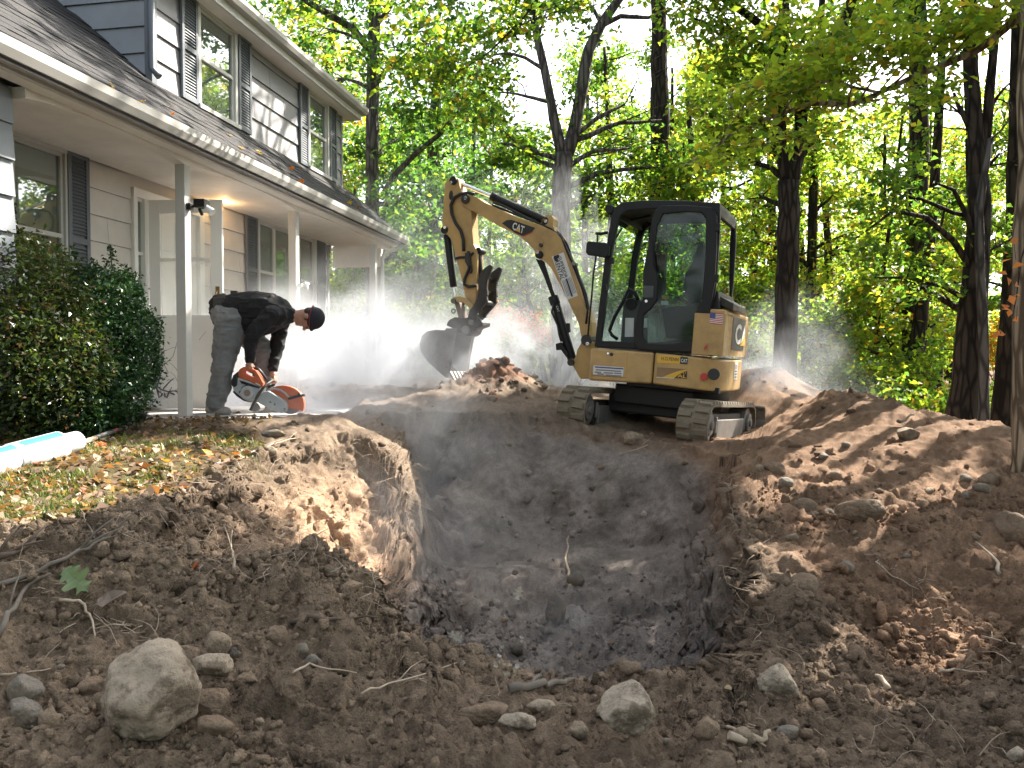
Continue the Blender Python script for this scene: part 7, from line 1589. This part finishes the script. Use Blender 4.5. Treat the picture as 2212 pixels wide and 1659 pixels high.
lc = pal(n, [((.22,.145,.09), 4), ((.14,.09,.06), 3), ((.30,.22,.15), 2.5), ((.34,.13,.04), .6), ((.42,.28,.05), .2)])
tag(stuff(link('leaf_litter', leaf_mesh('leaf_litter', np.stack([x, y, z + RNG.uniform(.004, .025, n)], -1), RNG.uniform(.025, .07, n), lc*np.where(y > 4.8, .6, 1)[:, None], .45, m=M_dry, prune=False, aspect=.7))), 'brown curled dead leaves littering the lawn and yard', 'leaf litter')  # leaves of the far yard coloured darker, as if in shade
def blade_leaf(shape, size, color, fold=.2, nm='fallen_leaf'):
    "outline leaf with a raised midrib; oak lobes or maple points"
    if shape == 'oak': rad = [(0, .0), (.06, .03), (.12, .10), (.20, .24), (.27, .13), (.36, .12), (.46, .34), (.54, .36), (.57, .18), (.64, .15), (.74, .30), (.80, .27), (.82, .14), (.90, .15), (1, 0)]
    elif shape == 'maple': rad = [(0, .0), (.08, .28), (.16, .22), (.22, .50), (.34, .30), (.46, .46), (.52, .22), (.68, .26), (.78, .12), (1, 0)]
    else: rad = [(0, 0), (.12, .14), (.3, .26), (.5, .29), (.7, .22), (.88, .10), (1, 0)]
    n = len(rad); cu = random.uniform(-.25, .35); vs = []
    def zf(t, y): return (fold*abs(y) + cu*(t-.5)**2*1.5 + .05*math.sin(t*9+y*7))*size
    for t, r in rad: vs.append(((t-.5)*size, 0, zf(t, 0)))
    for s in (1, -1):
        for t, r in rad: vs.append(((t-.5 - .06*(r > .2))*size, s*r*size, zf(t, r)))
    fs = [(k, k+1, n+k+1, n+k) for k in range(n-1)] + [(k+1, k, 2*n+k, 2*n+k+1) for k in range(n-1)]
    me = bpy.data.meshes.new(nm); me.from_pydata(vs, [], fs); ca = me.color_attributes.new('col', 'FLOAT_COLOR', 'POINT')
    c4 = np.ones((len(vs), 4), dtype=np.float32); c4[:, :3] = color; c4[:, :3] *= RNG.uniform(.85, 1.15, (len(vs), 1)); ca.data.foreach_set('color', c4.ravel()); me.materials.append(M_dry); return me
def fallen(label, u, v, w, shape, color, group=None, lift=.02, rot=None, tilt=.35, face=None):
    l, n = gpix(u, v); size = max(.03, w/FPX*l.y); o = bpy.data.objects.new('fallen_leaf', blade_leaf(shape, size, color)); COL.objects.link(o); o.location = l + Vector((0, 0, lift))
    n = face or n; q = n.to_track_quat('Z', 'Y').to_matrix().to_4x4() @ Euler((random.gauss(0, tilt), random.gauss(0, tilt), random.uniform(0, 6.28) if rot is None else rot)).to_matrix().to_4x4(); o.rotation_euler = q.to_euler()
    return tag(o, label, 'leaf', group)
fallen('large green oak leaf lying on the left mound', 165, 1285, 92, 'oak', (.15, .21, .10), lift=.05, rot=2.4, tilt=.05, face=Vector((.1, -.75, .66)))
fallen('big curled grey brown leaf right of the oak leaf', 240, 1312, 70, 'plain', (.16, .125, .10), lift=.03, rot=.6, tilt=.1, face=Vector((-.1, -.5, .8)))
fallen('bright orange leaf on the shaded cut below the lawn', 424, 1232, 34, 'plain', (.52, .12, .03)); fallen('pale upright leaf beside the root clump on the front rim', 1573, 1500, 28, 'plain', (.45, .40, .38), tilt=.8)
fallen('bright yellow leaf in front of the saw', 500, 952, 36, 'plain', (.55, .36, .03)); fallen('orange leaf on the litter beside the shovel blade', 264, 911, 30, 'maple', (.55, .20, .03)); fallen('orange leaf lying beside the shovel handle', 214, 970, 30, 'maple', (.5, .13, .04))
fallen('yellow orange leaf in the middle of the lawn', 360, 1004, 24, 'maple', (.62, .32, .03)); fallen('pale silvery leaf pair in the pit by the floor rubble', 1120, 1290, 34, 'oak', (.34, .33, .31)); fallen('pale silvery oak leaf on the left of the pit floor', 985, 1385, 38, 'oak', (.34, .33, .31))
LC = {'orange': (.52, .16, .035), 'russet': (.26, .075, .04), 'yellow': (.55, .38, .05), 'tan': (.40, .29, .19), 'brown': (.20, .13, .085), 'pale': (.55, .48, .40)}
for k in range(120):
    u = random.uniform(-20, 560); v = random.uniform(955, 1175); x_, D_ = gpix(u, v)[0].xy
    if lawn_mask(np.array([x_]), np.array([D_]))[0] < .4: continue
    c = random.choices(list(LC), [2.6, 2.4, 1.2, 3, 3, 1.6])[0]
    fallen(c + ' fallen leaf lying on the lawn in front of the shrubs', u, v, random.uniform(14, 34), random.choice(['maple', 'oak', 'plain']), LC[c], 'fallen leaves on the lawn', .012, None, .4)
for k in range(16):
    u = random.uniform(980, 1130); v = random.uniform(1370, 1470); fallen('dusty grey leaf lying on the pit floor', u, v, random.uniform(8, 18), 'plain', (.28, .27, .25), 'dusty leaves on the pit floor')
for k in range(14):
    s_, y_ = random.uniform(-7, -.4), random.uniform(-.05, .45); p = hloc(s_, y_, rz(y_) + .03); o = bpy.data.objects.new('fallen_leaf', blade_leaf('maple', .08, LC[random.choice(['orange', 'russet', 'yellow', 'tan'])])); COL.objects.link(o); o.location = p; o.rotation_euler = (random.gauss(.5, .3), random.gauss(0, .3), random.uniform(0, 6)); tag(o, 'dry leaf caught on the porch roof above the gutter', 'leaf', 'dry leaves on the porch roof')
# ---------------------------------------------------------------- air: thin haze everywhere, thick dust round the saw
def volume_box(name, lo, hi, build, label=None, cat=None):
    m = MB(); m.box(lo, hi); vm = bpy.data.materials.new(name); vm.use_nodes = True; nt = vm.node_tree; nt.nodes.clear(); out = nt.nodes.new('ShaderNodeOutputMaterial')
    vol = nt.nodes.new('ShaderNodeVolumePrincipled'); nt.links.new(vol.outputs[0], out.inputs['Volume']); build(nt, vol); o = m.build(name, vm); stuff(o)
    if label: tag(o, label, cat)
    return o, vm
DUST_BLOBS = [  # centre, radius, density
 (P(640,815,8.8), (.60,.4,.38), 4.6), (P(600,888,8.4), (.45,.25,.14), 6), (P(670,735,8.9), (.52,.4,.36), 1.9), (P(770,780,9.4), (1.0,.5,.42), 2.1), (P(430,780,8.9), (.42,.35,.46), 7), (P(405,700,8.9), (.28,.26,.22), 2.2), (P(405,865,8.4), (.4,.3,.20), 3.0), (P(520,850,8.8), (.55,.32,.40), 7),
 (P(730,680,9.4), (.65,.55,.36), .9), (P(870,765,10.4), (1.2,.7,.55), 1.3), (P(990,800,10.8), (1.0,.6,.40), 1.3), (P(1200,780,11), (.9,.8,.55), .9), (P(1100,600,11.3), (1.0,.8,.7), .16), (P(1300,740,11.6), (.8,.8,.6), .28), (P(1240,500,11.8), (.7,.6,.8), .20),
 (P(880,560,11.6), (1.2,.9,.7), .14), (P(1650,830,10.4), (.6,.6,.40), .55), (P(1700,740,11.2), (.7,.7,.6), .25), (P(830,897,7.8), (.8,.6,.22), .9), (P(920,1010,7.2), (.8,.5,.40), .26), (P(930,1200,5.6), (.5,.6,.40), .24), (P(1260,1420,4.6), (.42,.4,.18), .6), (P(1150,1250,5.8), (.9,.5,.5), .09), (P(800,1100,5.9), (.3,.3,.35), .30), (P(1850,890,9.8), (1.0,.8,.40), .14), (P(960,470,12.2), (1.9,.7,1.3), .13), (P(570,640,10), (.5,.5,.40), .4)]
def dust(nt, vol):
    nd, L = nt.nodes, nt.links; geo = nd.new('ShaderNodeNewGeometry'); pos = geo.outputs['Position']
    n = nd.new('ShaderNodeTexNoise'); n.inputs['Scale'].default_value = 1.7; n.inputs['Detail'].default_value = 5; n.inputs['Roughness'].default_value = .62; n.inputs['Distortion'].default_value = .7; L.new(pos, n.inputs['Vector'])
    r = nd.new('ShaderNodeMapRange'); r.inputs[1].default_value = .40; r.inputs[2].default_value = .68; r.inputs[3].default_value = .06; r.inputs[4].default_value = 2.3; L.new(n.outputs[0], r.inputs[0])
    # the eddies also push the edges of each puff about
    nv = nd.new('ShaderNodeTexNoise'); nv.inputs['Scale'].default_value = 1.6; nv.inputs['Detail'].default_value = 3; L.new(pos, nv.inputs['Vector'])
    wv = nd.new('ShaderNodeVectorMath'); wv.operation = 'MULTIPLY_ADD'; wv.inputs[1].default_value = (.9, .9, .7); L.new(nv.outputs['Color'], wv.inputs[0])
    wo_ = nd.new('ShaderNodeVectorMath'); wo_.operation = 'SUBTRACT'; L.new(pos, wo_.inputs[0]); wo_.inputs[1].default_value = (.45, .45, .35); L.new(wo_.outputs[0], wv.inputs[2])
    acc = None
    for c, rad, den in DUST_BLOBS:
        s = nd.new('ShaderNodeVectorMath'); s.operation = 'SUBTRACT'; L.new(wv.outputs[0], s.inputs[0]); s.inputs[1].default_value = tuple(c)
        d = nd.new('ShaderNodeVectorMath'); d.operation = 'MULTIPLY'; L.new(s.outputs[0], d.inputs[0]); d.inputs[1].default_value = tuple(1/q for q in rad)
        q = nd.new('ShaderNodeVectorMath'); q.operation = 'DOT_PRODUCT'; L.new(d.outputs[0], q.inputs[0]); L.new(d.outputs[0], q.inputs[1])
        e = nd.new('ShaderNodeMath'); e.operation = 'MULTIPLY'; e.inputs[1].default_value = -1.0; L.new(q.outputs['Value'], e.inputs[0])
        x = nd.new('ShaderNodeMath'); x.operation = 'EXPONENT'; L.new(e.outputs[0], x.inputs[0])
        g = nd.new('ShaderNodeMath'); g.operation = 'MULTIPLY_ADD'; g.inputs[1].default_value = den; L.new(x.outputs[0], g.inputs[0])
        if acc is None: g.inputs[2].default_value = 0
        else: L.new(acc, g.inputs[2])
        acc = g.outputs[0]
    fl = nd.new('ShaderNodeMath'); fl.operation = 'SUBTRACT'; L.new(acc, fl.inputs[0]); fl.inputs[1].default_value = .02; fl.use_clamp = False
    mxn = nd.new('ShaderNodeMath'); mxn.operation = 'MAXIMUM'; L.new(fl.outputs[0], mxn.inputs[0]); mxn.inputs[1].default_value = 0
    ml = nd.new('ShaderNodeMath'); ml.operation = 'MULTIPLY'; L.new(mxn.outputs[0], ml.inputs[0]); L.new(r.outputs[0], ml.inputs[1]); L.new(ml.outputs[0], vol.inputs['Density'])
    vol.inputs['Color'].default_value = (.90, .93, 1.0, 1); vol.inputs['Anisotropy'].default_value = .40
do_, dm_ = volume_box('dust_cloud', (-4.9, 3.9, -.6), (1.0, 13.0, 4.4), dust, 'white stone dust billowing from the saw across the yard and pit', 'dust')
db_, dmb = volume_box('dust_cloud', (1.0, 9.3, -.3), (4.6, 13.0, 3.6), dust, 'thin dust drifting past the large dark tree behind the excavator', 'dust')
